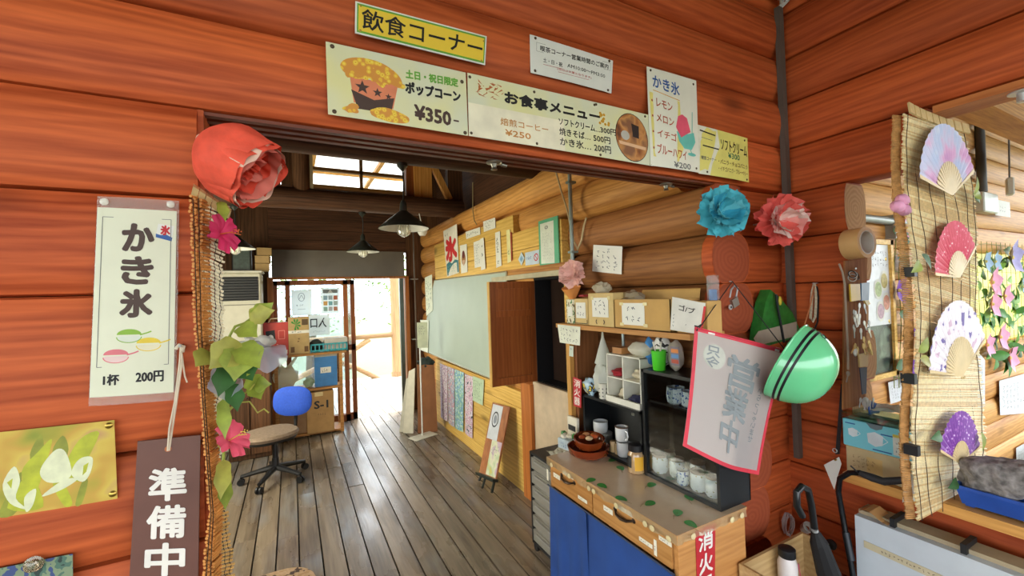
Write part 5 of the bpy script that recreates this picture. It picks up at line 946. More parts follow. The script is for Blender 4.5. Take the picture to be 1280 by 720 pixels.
ZI = ZB+.017; PORC = mat('#D8DADA', .12, coat=.4); BW_ = pattern('blue_white_china', ['#3A5A98', '#DDE2E6', '#DDE2E6', '#5A7AB0'], 60, 'noise', .15, [0, .42, .56, .66])
def cup(label, y, x, z, r, h, m=PORC, handle=None, name='cup', cat='cup', group='white cups in the low cabinet', flare=1.0, rim=None):
    o = thing(name, label, cat, (x, y, z), group); MB().lathe([(r*.72, 0), (r*.95, h*.12), (r, h*.5), (r*flare, h), (r*flare-.003, h), (r*.9, h*.4), (r*.5, .006)], (x, y, z), n=22).build('body', m, o, True)
    if handle: hx = V(*handle).normalized(); c = V(x, y, z); MB().tube([c+hx*r*.95+V(0, 0, h*.82), c+hx*(r+.018)+V(0, 0, h*.8), c+hx*(r+.024)+V(0, 0, h*.5), c+hx*(r+.014)+V(0, 0, h*.25), c+hx*r*.92+V(0, 0, h*.22)], .005, 8).build('handle', m, o, True)
    if rim: MB().lathe([(r*flare+.001, h-.003), (r*flare+.001, h+.001), (r*flare-.004, h+.001)], (x, y, z), n=22, caps=False).build('rim', rim, o, True)
    return o
yy = lambda u, v, x: P(u, v, 'x', x).y
y_ = yy(752, 545, 1.56)
for i in range(5):
    lb = 'lowest second third fourth topmost'.split()[i]+' saucer of the stack in the low black cabinet'; o = thing('saucer', lb, 'saucer', (1.555, y_, ZI+.011*i), 'saucers in the low cabinet'); MB().lathe([(.03, 0), (.055, .006), (.066, .012), (.062, .012), (.03, .004)], (1.555, y_, ZI+.011*i), n=24).build('dish', PORC, o, True)
cup('white handled cup standing on the saucer stack', y_, 1.555, ZI+.057, .042, .065, PORC, (-.3, 1, 0))
cup('lower white mug of the stacked pair in the low cabinet', yy(779, 558, 1.52), 1.52, ZI, .034, .075); cup('upper white mug of the stacked pair in the low cabinet', yy(777, 535, 1.52), 1.52, ZI+.077, .034, .075, PORC, (-.2, -1, 0), rim=mat('#7A5A48'))
cup('single white mug at the near end of the low cabinet', yy(795, 555, 1.51)-.0, 1.515, ZI, .03, .085, PORC)
for u, lb in ((763, 'left tan canister behind the stacked mugs'), (769, 'right tan canister behind the stacked mugs')): o = thing('tan_canister', lb, 'canister', (1.52, yy(u, 560, 1.5), ZI), 'tan canisters'); MB().lathe([(.018, 0), (.019, .003), (.019, .05), (.017, .056)], (1.52, yy(u, 560, 1.5), ZI), n=14).build('can', mat('#C8A878', .5), o, True)
# crockery in the tall cabinet
cup('blue patterned tea cup on the middle shelf of the tall cabinet', yy(843, 495, 1.53), 1.54, 1.0795, .042, .075, BW_, None, 'tea_cup', 'cup', 'blue patterned cups', .92); cup('blue patterned tea cup half hidden by the banner edge', yy(860, 500, 1.53), 1.54, 1.0795, .036, .07, BW_, None, 'tea_cup', 'cup', 'blue patterned cups', .95)
JAR = pattern('painted_jar', ['#8A8A4A', '#DDDFE0', '#DDDFE0', '#B08A4A'], 45, 'noise', .15, [0, .36, .5, .68]); CK = mat('#6A4A3A', .5)
def jar(label, u, v, x, r, h, m, z=None):
    y_ = yy(u, v, x); o = thing('lidded_jar', label, 'jar', (x, y_, ZI), 'lidded jars in the tall cabinet'); MB().lathe([(r*.8, 0), (r, h*.15), (r, h*.7), (r*.85, h*.82), (r*.8, h*.86)], (x, y_, ZI), n=20).build('body', m, o, True); MB().lathe([(r*.9, h*.86), (r*.95, h*.9), (r*.95, h*.98), (r*.85, h), (r*.6, h), (r*.55, h*.96)], (x, y_, ZI), n=20).build('lid', CK, o, True)
jar('white painted jar farthest left in the tall cabinet', 825, 575, 1.535, .036, .085, JAR); jar('white painted jar second from the left in the tall cabinet', 846, 575, 1.56, .034, .085, JAR); jar('white painted jar in the back row of the tall cabinet', 872, 580, 1.61, .034, .085, JAR); jar('white painted jar second from the pillar in the tall cabinet', 873, 596, 1.53, .034, .085, JAR); jar('white painted jar nearest the pillar in the tall cabinet', 891, 604, 1.535, .031, .085, JAR)
cup('blue patterned cup among the lidded jars', yy(853, 592, 1.515), 1.517, ZI, .027, .062, BW_, None, 'tea_cup', 'cup', 'blue patterned cups', .95); jar('dark lidded jar at the back of the tall cabinet', 836, 562, 1.62, .03, .085, mat('#B8A894', .3))
# ---- white cube organiser on the low cabinet
o = thing('cube_organizer', 'white four-compartment organiser on the low black cabinet', 'organizer', (1.56, 1.68, 1.013)); x0, x1, a, b_, z0, z1 = 1.50, 1.655, 1.545, 1.795, 1.013, 1.265; WP = mat('#E2E0D2', .4); t = .006
for y_ in (a, (a+b_)/2-t/2, b_-t): MB().box(x0, x1, y_, y_+t, z0, z1).build('divider', WP, o)
for z in (z0, (z0+z1)/2, z1-t): MB().box(x0, x1, a, b_, z, z+t).build('shelf', WP, o)
MB().box(x0-.012, x0, a, b_, z0, z0+.03).build('front_lip', WP, o); MB().box(x1-.004, x1, a, b_, z0, z1).build('back', mat('#C8BFA8'), o)
def lump(name, label, cat, c, r, m, seed=1, am=.15): ph = seed*1.7; return MB().ball(c, r, 16, 9, lambda q: 1+am*math.sin(q.x*6+ph+q.z*5)+am*.6*math.sin(q.y*9+ph*2)).build(name, m, smooth=True, label=label, cat=cat)
lump('folded_cloth', 'red folded cloth in the upper compartment of the organiser', 'cloth', (1.55, 1.735, 1.165), (.05, .05, .02), mat('#A01C28', .8), 2); lump('folded_cloth', 'navy folded cloth in the lower compartment of the organiser', 'cloth', (1.55, 1.61, 1.045), (.05, .05, .022), mat('#2A2C50', .8), 3)
lump('cream_cloth', 'cream cloth in the upper right compartment of the organiser', 'cloth', (1.58, 1.61, 1.17), (.05, .045, .03), mat('#D8CCB0', .8), 4); lump('cream_cloth', 'pale cloth in the lower left compartment of the organiser', 'cloth', (1.59, 1.735, 1.05), (.045, .045, .03), mat('#D0C4A8', .8), 5)
o = lump('cloth_hat', 'white crumpled sun hat lying on the organiser', 'hat', (1.565, 1.595, 1.30), (.065, .075, .038), mat('#DAD6C4', .8), 7, .08); MB().obox((1.54, 1.72, 1.285), (.03, .0, 0), (0, .035, 0), (0, 0, .016)).build('wood_block', mat('#B07A44'), label='small brown wooden box beside the sun hat', cat='box')
o = bag('plastic_bag', 'tall white plastic bag hanging beside the organiser', (1.53, 1.855, 1.13), (.055, .055, .10), film('#E8ECE2', .85), 12, False); MB().lathe([(.05, 0), (.03, .07), (.008, .14), (.004, .18)], (1.53, 1.855, 1.20), n=12).build('gathered_neck', film('#E8ECE2', .85), o, True)
o = bag('detergent_bag', 'blue and white printed refill bag on the low cabinet', (1.50, 1.94, 1.065), (.035, .05, .052), pattern('refill_print', ['#E0C848', '#3A3A4A', '#A8C8DC', '#BCD4E4'], 22, 'noise', .3, [0, .38, .44, .52]), 15, False)
o = thing('white_basket', 'small white perforated basket beside the organiser', 'basket', (1.50, 1.825, 1.013)); MB().lathe([(.02, 0), (.022, .003), (.026, .08), (.028, .08), (.029, .084)], (1.50, 1.83, 1.013), n=12).build('body', WP, o, True)
for j in range(3):
    for i in range(8): t_ = i*math.pi/4; c = V(1.50+.0262*math.cos(t_), 1.83+.0262*math.sin(t_), 1.03+.02*j); n_ = V(math.cos(t_), math.sin(t_), 0); x, y = MB().frame(n_); MB().poly([c+n_*.001+x*.004*math.cos(k)+y*.004*math.sin(k) for k in range(6)]).build('hole', GRYP, o)
# on top of the tall cabinet
ZT = 1.2235
y_ = yy(824, 460, 1.515); o = thing('lime_cup', 'bright lime green plastic cup holding straws', 'cup', (1.515, y_, ZT)); MB().lathe([(.026, 0), (.028, .003), (.034, .09), (.036, .092), (.031, .088), (.024, .006)], (1.515, y_, ZT), n=22).build('cup', mat('#4ED02A', .4, var=.05), o, True)
for i in range(3): MB().cyl((1.515, y_, ZT+.02), (1.515+.02*math.cos(i*2), y_+.03*math.sin(i*2.2), ZT+.13), .004, n=6).build('straw', WP, o)
o = lump('cow_bag', 'black and white blotched bag behind the lime cup', 'bag', (1.60, yy(828, 440, 1.60), ZT+.075), (.04, .055, .075), pattern('cow_print', ['#E4E4E0', '#17171A', '#E4E4E0'], 22, 'noise', .6, [0, .47, .56]), 5, .05); o = lump('blue_bag', 'blue plastic packet left of the lime cup', 'bag', (1.57, yy(812, 445, 1.57), ZT+.07), (.025, .028, .07), mat('#4A8AC8', .3, var=.4, scale=30), 6, .06)
o = lump('snack_packet', 'silver packet with orange and blue stripes right of the lime cup', 'packet', (1.56, yy(845, 455, 1.56), ZT+.07), (.028, .042, .07), mat('#B8B0A4', .25, .2), 8, .05)
y_ = yy(844, 450, 1.527); s = Sheet(*[V(1.527, q_, z) for q_, z in ((y_+.025, ZT+.115), (y_-.025, ZT+.115), (y_-.025, ZT+.03), (y_+.025, ZT+.03))])
o = thing('packet_label', 'striped card stuck on the silver packet', 'label', s.at(.5, 1)); paper(s, mat('#7A7280'), o, 'card', nu=1, nv=1)
for i, c in enumerate(('#D8823C', '#5A8AC0', '#B84A34')): flat(s, [(.1, .12+.28*i), (.9, .12+.28*i), (.9, .32+.28*i), (.1, .32+.28*i)], mat(c), o, 'stripe')
lump('white_packet', 'small white packet at the near end of the tall cabinet', 'packet', (1.54, 1.215, ZT+.03), (.035, .035, .03), mat('#C8D4E0', .4), 9, .08)
# ---- upper shelf and its boxes
SB = wood('shelf_board', '#A86E30', '#D69C54', 'y', .5); ZS = 1.41
o = thing('wall_shelf', 'wooden wall shelf above the counter with a slim front post', 'shelf', (1.55, 1.7, .72)); MB().box(1.45, 1.668, 1.205, 2.20, 1.385, ZS).build('shelf_board', SB, o)
a = P(705, 480, 'x', 1.5); MB().box(1.47, 1.50, 2.09, 2.125, CZ-.1, 1.385).build('post', wood('shelf_post', '#B47A34', '#DCA658', 'z'), o); MB().box(1.50, 1.665, 2.06, 2.10, CZ-.1, 1.385).build('side_board', wood('side_board', '#6A3E20', '#94603A', 'z'), o); MB().cyl((1.62, 1.79, 1.013), (1.62, 1.79, 1.385), .009).build('bracket', mat('#9AA8AA', .3, .7), o, True)
fire('red extinguisher sign with white characters on the brown shelf side', pxsheet((716.5, 471), (727, 475), (726.5, 510), (717, 507), 'x', 1.468))
def sbox(name, label, u0, u1, vt, x0, x1, m, rz=0, open_=False, cat='box'):
    ya, yb = yy(u0, 390, x0), yy(u1, 390, x0); h = P((u0+u1)/2, vt, 'x', x0).z-ZS-.002; o = thing(name, label, cat, ((x0+x1)/2, (ya+yb)/2, ZS+.001)); z0 = ZS+.001
    if open_:
        t = .004
        for q in ((x0, x0+t, yb, ya), (x1-t, x1, yb, ya), (x0, x1, yb, yb+t), (x0, x1, ya-t, ya)): MB().box(*q, z0, z0+h).build('wall', m, o)
        MB().box(x0, x1, yb, ya, z0, z0+t).build('base', m, o); MB().obox((x1-.002, (ya+yb)/2, z0+h+.02), (.002, 0, .004), (0, (ya-yb)/2, 0), (.004, 0, .02)).build('flap', m, o)
    else: MB().rbox(((x0+x1)/2, (ya+yb)/2, z0), (x1-x0, ya-yb, h), rz, .003).build('carton', m, o)
    return o, Sheet(V(x0-.001, ya, z0+h), V(x0-.001, yb, z0+h), V(x0-.001, yb, z0), V(x0-.001, ya, z0))
CBX = mat('#C49A56', .7, var=.08); CBY = mat('#CDB070', .6, var=.1); INK = mat('#3A4654')
o, s = sbox('printed_carton', 'small patterned carton at the far end of the wall shelf', 708, 718, 374, 1.49, 1.63, pattern('carton_print', ['#4A7A4A', '#D8D4B8', '#D8D4B8', '#6A5A3A'], 40, 'noise')); flat(s, [(.2, .3), (.8, .3), (.8, .7), (.2, .7)], WHITE, o, 'label')
o, s = sbox('gift_carton', 'cream carton with dark ornaments and a price note on the wall shelf', 718, 735, 373, 1.475, 1.64, CBY); paper(s, WHITE, o, 'price_note', (.15, .15, .85, .75), .001, .0006); scribble(s, (.22, .25, .8, .7), 2, INK, o, 3, .08, 'handwriting', .003); line(s, [(.06, .2), (.06, .95), (.94, .95), (.94, .8)], .006, mat('#5A4A2A'), o, 'ornament'); MB().rbox((1.55, yy(726, 372, 1.5), ZS+.001+.16), (.1, .05, .012)).build('red_strip', mat('#A02A30'), o)
o, s = sbox('kraft_carton', 'yellowish carton with a taped price note on the wall shelf', 735.5, 767, 366, 1.465, 1.65, CBY); paper(s, WHITE, o, 'price_note', (.18, .14, .82, .72), .001, .0006); scribble(s, (.25, .22, .78, .65), 2, INK, o, 3, .08, 'handwriting', .003)
for q in (.14, .8): paper(s, mat('#D8C88A', .3), o, 'tape', (q, .10, q+.1, .2), .001, .0016)
line(s, [(.35, .8), (.32, .86), (.36, .93)], .006, BROWN, o, 'mark'); line(s, [(.62, .8), (.66, .86), (.62, .93)], .006, BROWN, o, 'mark')
o, s = sbox('cardboard_tray', 'long open cardboard tray with a price note on the wall shelf', 768, 838, 374, 1.46, 1.655, CBX, open_=True); paper(s, WHITE, o, 'price_note', (.16, .12, .58, .86), .001, .0006); scribble(s, (.22, .2, .54, .8), 2, INK, o, 3, .07, 'handwriting', .003)
for q in (.12, .56): 
    for r_ in (.1, .8): paper(s, mat('#D8C88A', .3), o, 'tape', (q, r_, q+.07, r_+.1), .001, .0016)
lump('plastic_wrap', 'clear plastic wrap heaped in the long cardboard tray', 'plastic bag', (1.57, yy(785, 360, 1.57)-.02, ZS+.13), (.05, .09, .055), film('#C8BCA0', .7), 4, .18); lump('plastic_wrap', 'pale plastic bag poking out above the yellowish carton', 'plastic bag', (1.60, yy(752, 362, 1.6), ZS+.205), (.04, .06, .035), film('#D8D0B8', .85), 6, .18)
o, s = sbox('cardboard_box', 'cardboard box behind the folded note at the near end of the shelf', 845, 884, 376, 1.48, 1.57, CBX)
s = pxsheet((842, 371), (882, 379), (876, 418), (838, 412), 'x', 1.442, .004); s.c[0] += V(0, .006, 0); o, _ = sheet('price_card', 'white card with brushed characters and a red edge leaning on the shelf box', 'card', s, mat('#DCDAD2', .6)); text(s, 'ゴ/ブ', (.25, .2, .75, .38), BLK, o, .0006, slant=.05); scribble(s, (.06, .5, .16, .9), 4, INK, o, 1, .1); scribble(s, (.5, .7, .62, .82), 1, BLK, o, 2, .12); flat(s, [(.97, .1), (1.04, .1), (1.04, .9), (.97, .9)], REDP, o, 'red_edge')
s = pxsheet((697, 405.5), (725.5, 408.5), (725, 432), (700, 428), 'x', 1.446, .002); o, _ = sheet('shelf_note', 'white handwritten note hanging from the far end of the shelf edge', 'note', s, mat('#DDE0CE')); scribble(s, (.08, .12, .95, .9), 3, INK, o, 6, .07)
s = pxsheet((712, 432), (717, 433), (716.5, 446), (711.5, 445), 'x', 1.447); o, _ = sheet('small_tag', 'tiny pale tag below the hanging shelf note', 'tag', s, mat('#C8D4C4')); scribble(s, (.1, .1, .9, .9), 3, INK, o, 1, .1)
o = thing('glass_holder', 'clear acrylic holder with a blue card on the pillar edge', 'holder', P(889, 378, 'y', 1.24)); a, b_ = P(884, 344, 'y', 1.24), P(896, 377, 'y', 1.24); MB().rbox(((a.x+b_.x)/2, 1.235, b_.z), (b_.x-a.x, .025, a.z-b_.z)).build('case', film('#E4ECEC', .22), o); MB().rbox(((a.x+b_.x)/2, 1.236, b_.z+.002), (b_.x-a.x-.01, .012, (a.z-b_.z)*.45)).build('card', mat('#5A84B8', .5, var=.4, scale=40), o)
# ------------------------------------------------------------------ pillar, banner, helmet
STL = mat('#C8CAC8', .35, .45)
p = P(912, 352, 'y', 1.258); o = thing('padlock', 'small steel padlock hanging open on the pillar log end', 'padlock', p-V(0, 0, .09))
MB().cyl(p+V(0, .03, 0), p-V(0, .012, 0), .003).build('nail', STL, o); sq = [P(u, v, 'y', 1.245) for u, v in ((912, 372), (914, 362), (918, 357), (922, 360), (920, 371), (917, 374))]; MB().tube(sq, .004, 8).build('shackle', STL, o, True)
bc = P(918, 378, 'y', 1.243); MB().obox(bc, V(.02, 0, .008), V(0, .008, 0), V(-.007, 0, .018)).build('body', mat('#A8A49A', .3, .7), o); c = P(912.5, 384, 'y', 1.232); MB().lathe([(.012, 0), (.012, .004), (.005, .005)], c, V(0, -1, 0), 16).build('keyway_disc', STL, o, True); MB().ball(c-V(0, .006, 0), (.004, .002, .006), 8, 5).build('keyhole', BLK, o)
# banner
yb = 1.07
class Ban(Sheet):
    def at(s, a, b, off=0):
        q = Sheet.at(s, a, b, off); return q+s.n*(.012*math.sin(a*3.1+b*2)+.02*b*b*math.sin(a*5))+V(-.02*math.sin(b*math.pi)*(a-.1), 0, -.03*math.sin(a*math.pi)*b*.6)
s = Ban(P(868, 409, 'y', yb), P(982, 438, 'y', yb), P(957, 597, 'y', yb), P(850, 556, 'y', yb)); o = thing('shop_banner', 'translucent white cloth banner with red edge hanging from the pillar', 'banner', s.at(.5, 1)); BCL = film('#D6CCC8', .93, .8); RDG = mat('#D8384A', .6)
MB().grid(lambda i, j: s.at(i, j), 12, 16).build('cloth', BCL, o, True)
for a0, b0, a1, b1_ in ((0, 0, 1, .03), (0, .97, 1, 1), (0, 0, .03, 1), (.97, 0, 1, 1)): paper(s, RDG, o, 'red_hem', (a0, b0, a1, b1_), .0012, .0008, 12 if a1-a0 > .5 else 1, 12 if b1_-b0 > .5 else 1)
for q in (.12, .85): paper(s, mat('#E0DCD4'), o, 'strip', (q, -.005, q+.06, .028), .001, .002)
MB().tube([s.at(0, .004, .004), s.at(.5, .004, .004), s.at(1, .004, .004)], .004).build('top_rod', RDG, o)
BG = mat('#8E9496', .8)
for i, ch in enumerate('営業中'): text(s, ch, (.34, .15+.25*i, .72-.06*i, .385+.25*i), BG, o, .0035, mirror=True, slant=.02)
flat(s, ell(.20, .20, .11, .10), mat('#C9C9BC', .8), o, 'pale_disc', .0012); text(s, '只今', (.12, .12, .25, .29), BG, o, .001, mirror=True, vert=True); text(s, 'いらっしゃいませ', (.76, .34, .83, .76), BG, o, .0004, mirror=True, vert=True)
for i in range(3): pass
kn = p-V(0, .014, 0); b = MB(); b.tube([kn, s.at(.03, 0, .006)], .0022); b.tube([kn, s.at(.97, 0, .006)], .0022); b.build('hanging_string', BLM, o); c = s.at(.02, -.01, .006); b = MB(); b.tube([c+V(-.018, 0, .004), c, c+V(.016, 0, .006)], .003); b.tube([c, c+V(-.008, 0, -.016)], .002); b.build('knot', BLM, o)
# green bag
o = thing('green_bag', 'dark green nylon pouch hanging behind the helmet', 'bag', P(970, 432, 'y', 1.2)); GB = mat('#2C7A2E', .5, var=.35, scale=25, bump=.4)
pts = [P(u, v, 'y', 1.215) for u, v in ((963, 362), (975, 372), (990, 390), (1000, 412), (985, 425), (948, 436), (952, 405), (957, 378))]; MB().prism(pts, (0, .05, 0)).build('pouch', GB, o)
MB().grid(lambda i, j: P(948+48*i-6*math.sin(j*3)*(1-i), 414+18*j-12*i, 'y', 1.205), 4, 2).build('cloth_fold', mat('#B8A894', .8), o); MB().tube([P(u, v, 'y', 1.2) for u, v in ((970, 368), (972, 385), (976, 405), (980, 428))], .006).build('strap', BLM, o, True); MB().ball(P(975, 376, 'y', 1.2), (.01, .008, .022), 8, 6).build('toggle', mat('#D8C03C'), o, True)
# helmet
yc = 1.02; c = P(983, 451, 'y', yc); vd = (c-CAM).normalized(); vr = vd.cross(UP).normalized(); vu = vr.cross(vd); axv = (vr*.86-vu*.42-vd*.16).normalized(); e1 = (vr*.41+vu*.91); e1 = (e1-axv*e1.dot(axv)).normalized(); e2 = axv.cross(e1); HG = mat('#72D496', .18, var=.04, coat=.6); R_ = (P(1001, 408, 'y', yc)-P(961, 495, 'y', yc)).length/2*.93; D_ = .17
o = thing('helmet', 'glossy green safety helmet with two black stripes hanging by its strap', 'helmet', c-V(0, 0, .2))
def dome(t, a, k=1.0): return c+axv*(D_*math.sin(t)*k)+(e1*math.cos(a)*R_+e2*math.sin(a)*R_*.85)*(max(math.cos(t), .0)**.85)*k
MB().grid(lambda i, j: dome(j*math.pi/2*.995, i*2*math.pi), 36, 12).build('shell', HG, o, True); MB().grid(lambda i, j: dome(j*math.pi/2*.995, i*2*math.pi, .955), 24, 8).build('lining', mat('#1E2422', .8), o, True)
MB().tube([dome(0, t*2*math.pi/32, 1.0) for t in range(33)], .004, 6).build('rim', HG, o, True)
for t0 in (.16, .27): MB().grid(lambda i, j: dome(t0+.055*j, i*2*math.pi, 1.006), 36, 1).build('stripe', BLM, o, True)
q = dome(.40, .35, 1.012); x, y = e1, axv.cross(e1); 
MB().tube([dome(.42+.06*math.cos(t), .25+.11*math.sin(t), 1.008) for t in [k*.4 for k in range(17)]], .0016, 4).build('round_mark', BLM, o)
MB().tube([P(1012, 420, 'x', 2.12), P(1006, 405, 'x', 2.15), P(1012, 385, 'x', 2.2), P(1018, 358, 'x', 2.245)], .003).build('chin_strap', mat('#C87A4A', .7), o, True)
# rope loop with clip on the side wall
hk = P(1018, 354, 'x', 2.262); o = thing('rope_loop', 'pale rope loop on a nail in the side wall above the helmet', 'rope', hk-V(0, 0, .2)); MB().cyl(hk+V(.03, 0, 0), hk-V(.012, 0, 0), .003).build('nail', STL, o); a = [P(u, v, 'x', 2.25) for u, v in ((1018, 355), (1015, 366), (1014, 385), (1013, 398), (1016, 402), (1019, 396), (1020, 380), (1020, 366), (1018, 355))]; MB().tube(a, .0065, 8).build('rope', mat('#D0BEA0', .8, var=.25, scale=150), o, True); MB().tube([P(u, v, 'x', 2.252) for u, v in ((1021, 358), (1023, 372), (1022, 402), (1019, 410))], .004).build('black_cord', BLM, o, True)
# paper flowers on the pillar
TB = mat('#4FB4C4', .75, var=.12, bump=.3, scale=40); paper_flower('paper_flower', 'turquoise paper flower on the pillar under the menu sheets', P(900, 266, 'y', 1.20), V(-.45, -.88, .05), .105, [TB, mat('#38A4C0', .75, var=.15), mat('#6CC4D0', .75)], (9, 8, 7), 3, (.35, .8, 1.25), .09)
paper_flower('paper_flower', 'coral pink and white paper flower in the room corner', P(972, 276, 'y', 1.17), V(-.45, -.88, -.1), .115, [mat('#EE6A60', .75, var=.12), mat('#F2A29A', .75), mat('#F4DAD0', .75)], (9, 8, 6), 21, (.4, .85, 1.2), .1)
q_ = bpy.data.objects['paper_flower.003']; MB().cyl(P(972, 276, 'y', 1.18), V(P(972, 276, 'y', 1.18).x, 1.30, P(972, 276, 'y', 1.18).z), .004).build('wire_stem', STL, q_)
# corner conduit
o = thing('corner_conduit', 'dark square conduit running down the room corner', 'conduit', (2.24, 1.27, .69)); a, b_ = P(973, 10, 'y', 1.235), P(998, 572, 'y', 1.235)
MB().obox((a+b_)/2, V(.017, 0, 0), V(0, .013, 0), (a-b_)/2).build('duct', mat('#5A4E46', .6), o)
o = thing('cable_tangle', 'tangle of white cables on top of the corner conduit', 'cable', a); rr = random.Random(6); WC = mat('#B8B8B4', .5)
for i in range(7): MB().tube([a+V(rr.uniform(-.02, .02), -.01, 0), a+V(rr.uniform(-.06, .06), -.03, .03), a+V(rr.uniform(-.1, .12), -.02, .05), a+V(rr.uniform(-.14, .1), .0, .04+.03*rr.random())], .005).build('cable', WC, o, True)
# ------------------------------------------------------------------ jamb of the pass-through: tape, cord, keys
KRT = mat('#D8AC70', .5, var=.06); o = thing('tape_roll', 'wide roll of brown packing tape stuck on the log jamb', 'tape', P(1062, 325, 'y', .95)); c = P(1060, 306, 'y', .985); d = V(-.1, -.97, .03).normalized(); ln = .075; x, y = MB().frame(d)
MB().lathe([(.068, 0), (.068, ln), (.052, ln), (.052, 0), (.068, 0)], c, d, 30, False).build('tape', KRT, o, True); MB().lathe([(.0518, .002), (.0518, ln+.001), (.047, ln+.001), (.047, .002), (.0518, .002)], c, d, 30, False).build('core', mat('#D8D4CC', .6), o, True)
o = thing('jamb_board', 'narrow brown board fixed to the jamb behind the keys', 'board', P(1070, 505, 'y', .985)); pts = [P(u, v, 'y', .985) for u, v in ((1056, 326), (1084, 322), (1082, 505), (1054, 512))]; MB().prism(pts, (0, .006, 0)).build('board', wood('jamb_board', '#8A5228', '#B87E4A', 'z', .85), o)
o = thing('cord_stick', 'thin grey cord with a knot hanging on the jamb', 'cord', P(1060, 478, 'y', .96)); MB().tube([P(u, v, 'y', .965) for u, v in ((1049, 330), (1053, 340), (1056, 355), (1058, 400), (1060, 440), (1060, 462))], .0045).build('cord', mat('#A89684', .8), o, True); MB().ball(P(1060, 467, 'y', .965), (.008, .008, .012), 8, 6).build('knot', mat('#8A7A6A'), o, True); MB().tube([P(1060, 468, 'y', .965), P(1058, 478, 'y', .965)], .003).build('tail', mat('#8A7A6A'), o)
o = thing('black_strap', 'black strap hanging beside the mask box', 'strap', P(1048, 570, 'y', 1.0)); MB().prism([P(u, v, 'x', 2.235) for u, v in ((1051, 480), (1055, 480), (1049, 568), (1044, 568))], (.004, 0, 0)).build('band', BLM, o); MB().lathe([(.008, 0), (.011, .003), (.008, .006)], P(1044, 563, 'x', 2.23), V(-1, 0, 0), 12, False).build('buckle', STL, o, True)
o = thing('key_bunch', 'big bunch of keys with yellow and blue tags hanging on the jamb', 'keys', P(1080, 522, 'y', .94)); yk = .95; rr = random.Random(12); BR_ = mat('#A8843C', .3, .9)
MB().cyl(P(1070, 335, 'y', .99), P(1070, 336, 'y', .93), .003).build('nail', STL, o)
for i in range(5): c = P(1069+rr.uniform(-4, 6), 343+rr.uniform(-4, 6), 'y', yk); n_ = V(rr.uniform(-1, 1), -.8, rr.uniform(-.5, .5)).normalized(); x, y = MB().frame(n_); MB().tube([c+(x*math.cos(t)+y*math.sin(t))*.016 for t in [k*2*math.pi/14 for k in range(15)]], .002, 5).build('ring', BLM if i < 3 else STL, o, True)
def slab(pts, m, nm, th=.006, y_=yk): MB().prism([P(u, v, 'y', y_) for u, v in pts], (0, th, 0)).build(nm, m, o)
slab(((1063, 355), (1075, 355), (1076, 375), (1064, 377)), mat('#D8B02A', .4), 'yellow_tag'); slab(((1077, 354), (1087, 353), (1086, 375), (1077, 376)), mat('#5A7A98', .4), 'blue_tag'); slab(((1075, 365), (1080, 362), (1088, 380), (1084, 382)), mat('#C8A83A', .4), 'yellow_tag', y_=yk+.012)
def key(u, v, ang, m, k=1.0):
    c = P(u, v, 'y', yk-rr.uniform(0, .02)); d = V(math.cos(ang), 0, -math.sin(ang)); s_ = V(math.sin(ang), 0, math.cos(ang)); b = MB(); b.prism([c+d*.011*k*math.cos(t)+s_*.009*k*math.sin(t) for t in [q*.7 for q in range(9)]], (0, .002, 0)); b.prism([c+d*.009*k+s_*.0035*k, c+d*.032*k+s_*.003*k, c+d*.034*k, c+d*.032*k-s_*.004*k, c+d*.009*k-s_*.0035*k], (0, .002, 0)); b.build('key', m, o)
for i in range(16): key(1067+rr.uniform(0, 20), 381+rr.uniform(0, 34), 1.57+rr.uniform(-.6, .6), (STL, mat('#8A8A88', .3, .8), mat('#C8C4B8', .3, .6))[i % 3], 1.1)
for i in range(7): key(1068+rr.uniform(0, 24), 424+rr.uniform(0, 14), 1.57+rr.uniform(-.9, .9), BR_, 1.3)
MB().ball(P(1069, 440, 'y', yk), (.012, .008, .02), 10, 6).build('white_fob', ENW, o, True); slab(((1074, 443), (1086, 440), (1085, 458), (1075, 459)), mat('#C8A868', .5), 'wood_tag'); slab(((1075, 460), (1084, 459), (1083, 492), (1078, 493)), mat('#26304A', .6), 'navy_strap', .003); MB().lathe([(.02, 0), (.024, .004), (.02, .008)], P(1081, 503, 'y', yk), V(-.2, -1, .1), 16).build('coin_fob', STL, o, True); slab(((1086, 500), (1098, 505), (1100, 516), (1088, 518)), mat('#2A5AA8', .4), 'blue_fob')
for i in range(5): key(1076+4*i, 500+3*(i % 2), 1.57+rr.uniform(-.5, .5), STL, 1.0)
# ------------------------------------------------------------------ sill things
ZSL = .741
def silbox(name, label, v_, y0, y1, x0, x1, z0, z1, m, cat='box'):
    o = thing(name, label, cat, ((x0+x1)/2, (y0+y1)/2, z0)); MB().rbox(((x0+x1)/2, (y0+y1)/2, z0), (x1-x0, y1-y0, z1-z0), 0, .003).build('carton', m, o); return o, Sheet(V(x0-.001, y1, z1), V(x0-.001, y0, z1), V(x0-.001, y0, z0), V(x0-.001, y1, z0))
o, s = silbox('cardboard_box', 'small cardboard box under the blue mask box on the sill', 0, .80, 1.025, 2.235, 2.37, ZSL+.001, .862, mat('#C2AC80', .7)); scribble(s, (.1, .3, .5, .75), 3, mat('#8A7048'), o, 5, .09, 'print'); flat(s, [(.35, .25), (.6, .25), (.6, .8), (.35, .8)], mat('#CBAA6A'), o, 'sticker', .001); scribble(s, (.86, .2, .95, .8), 4, mat('#8A7048'), o, 1, .1, 'print')
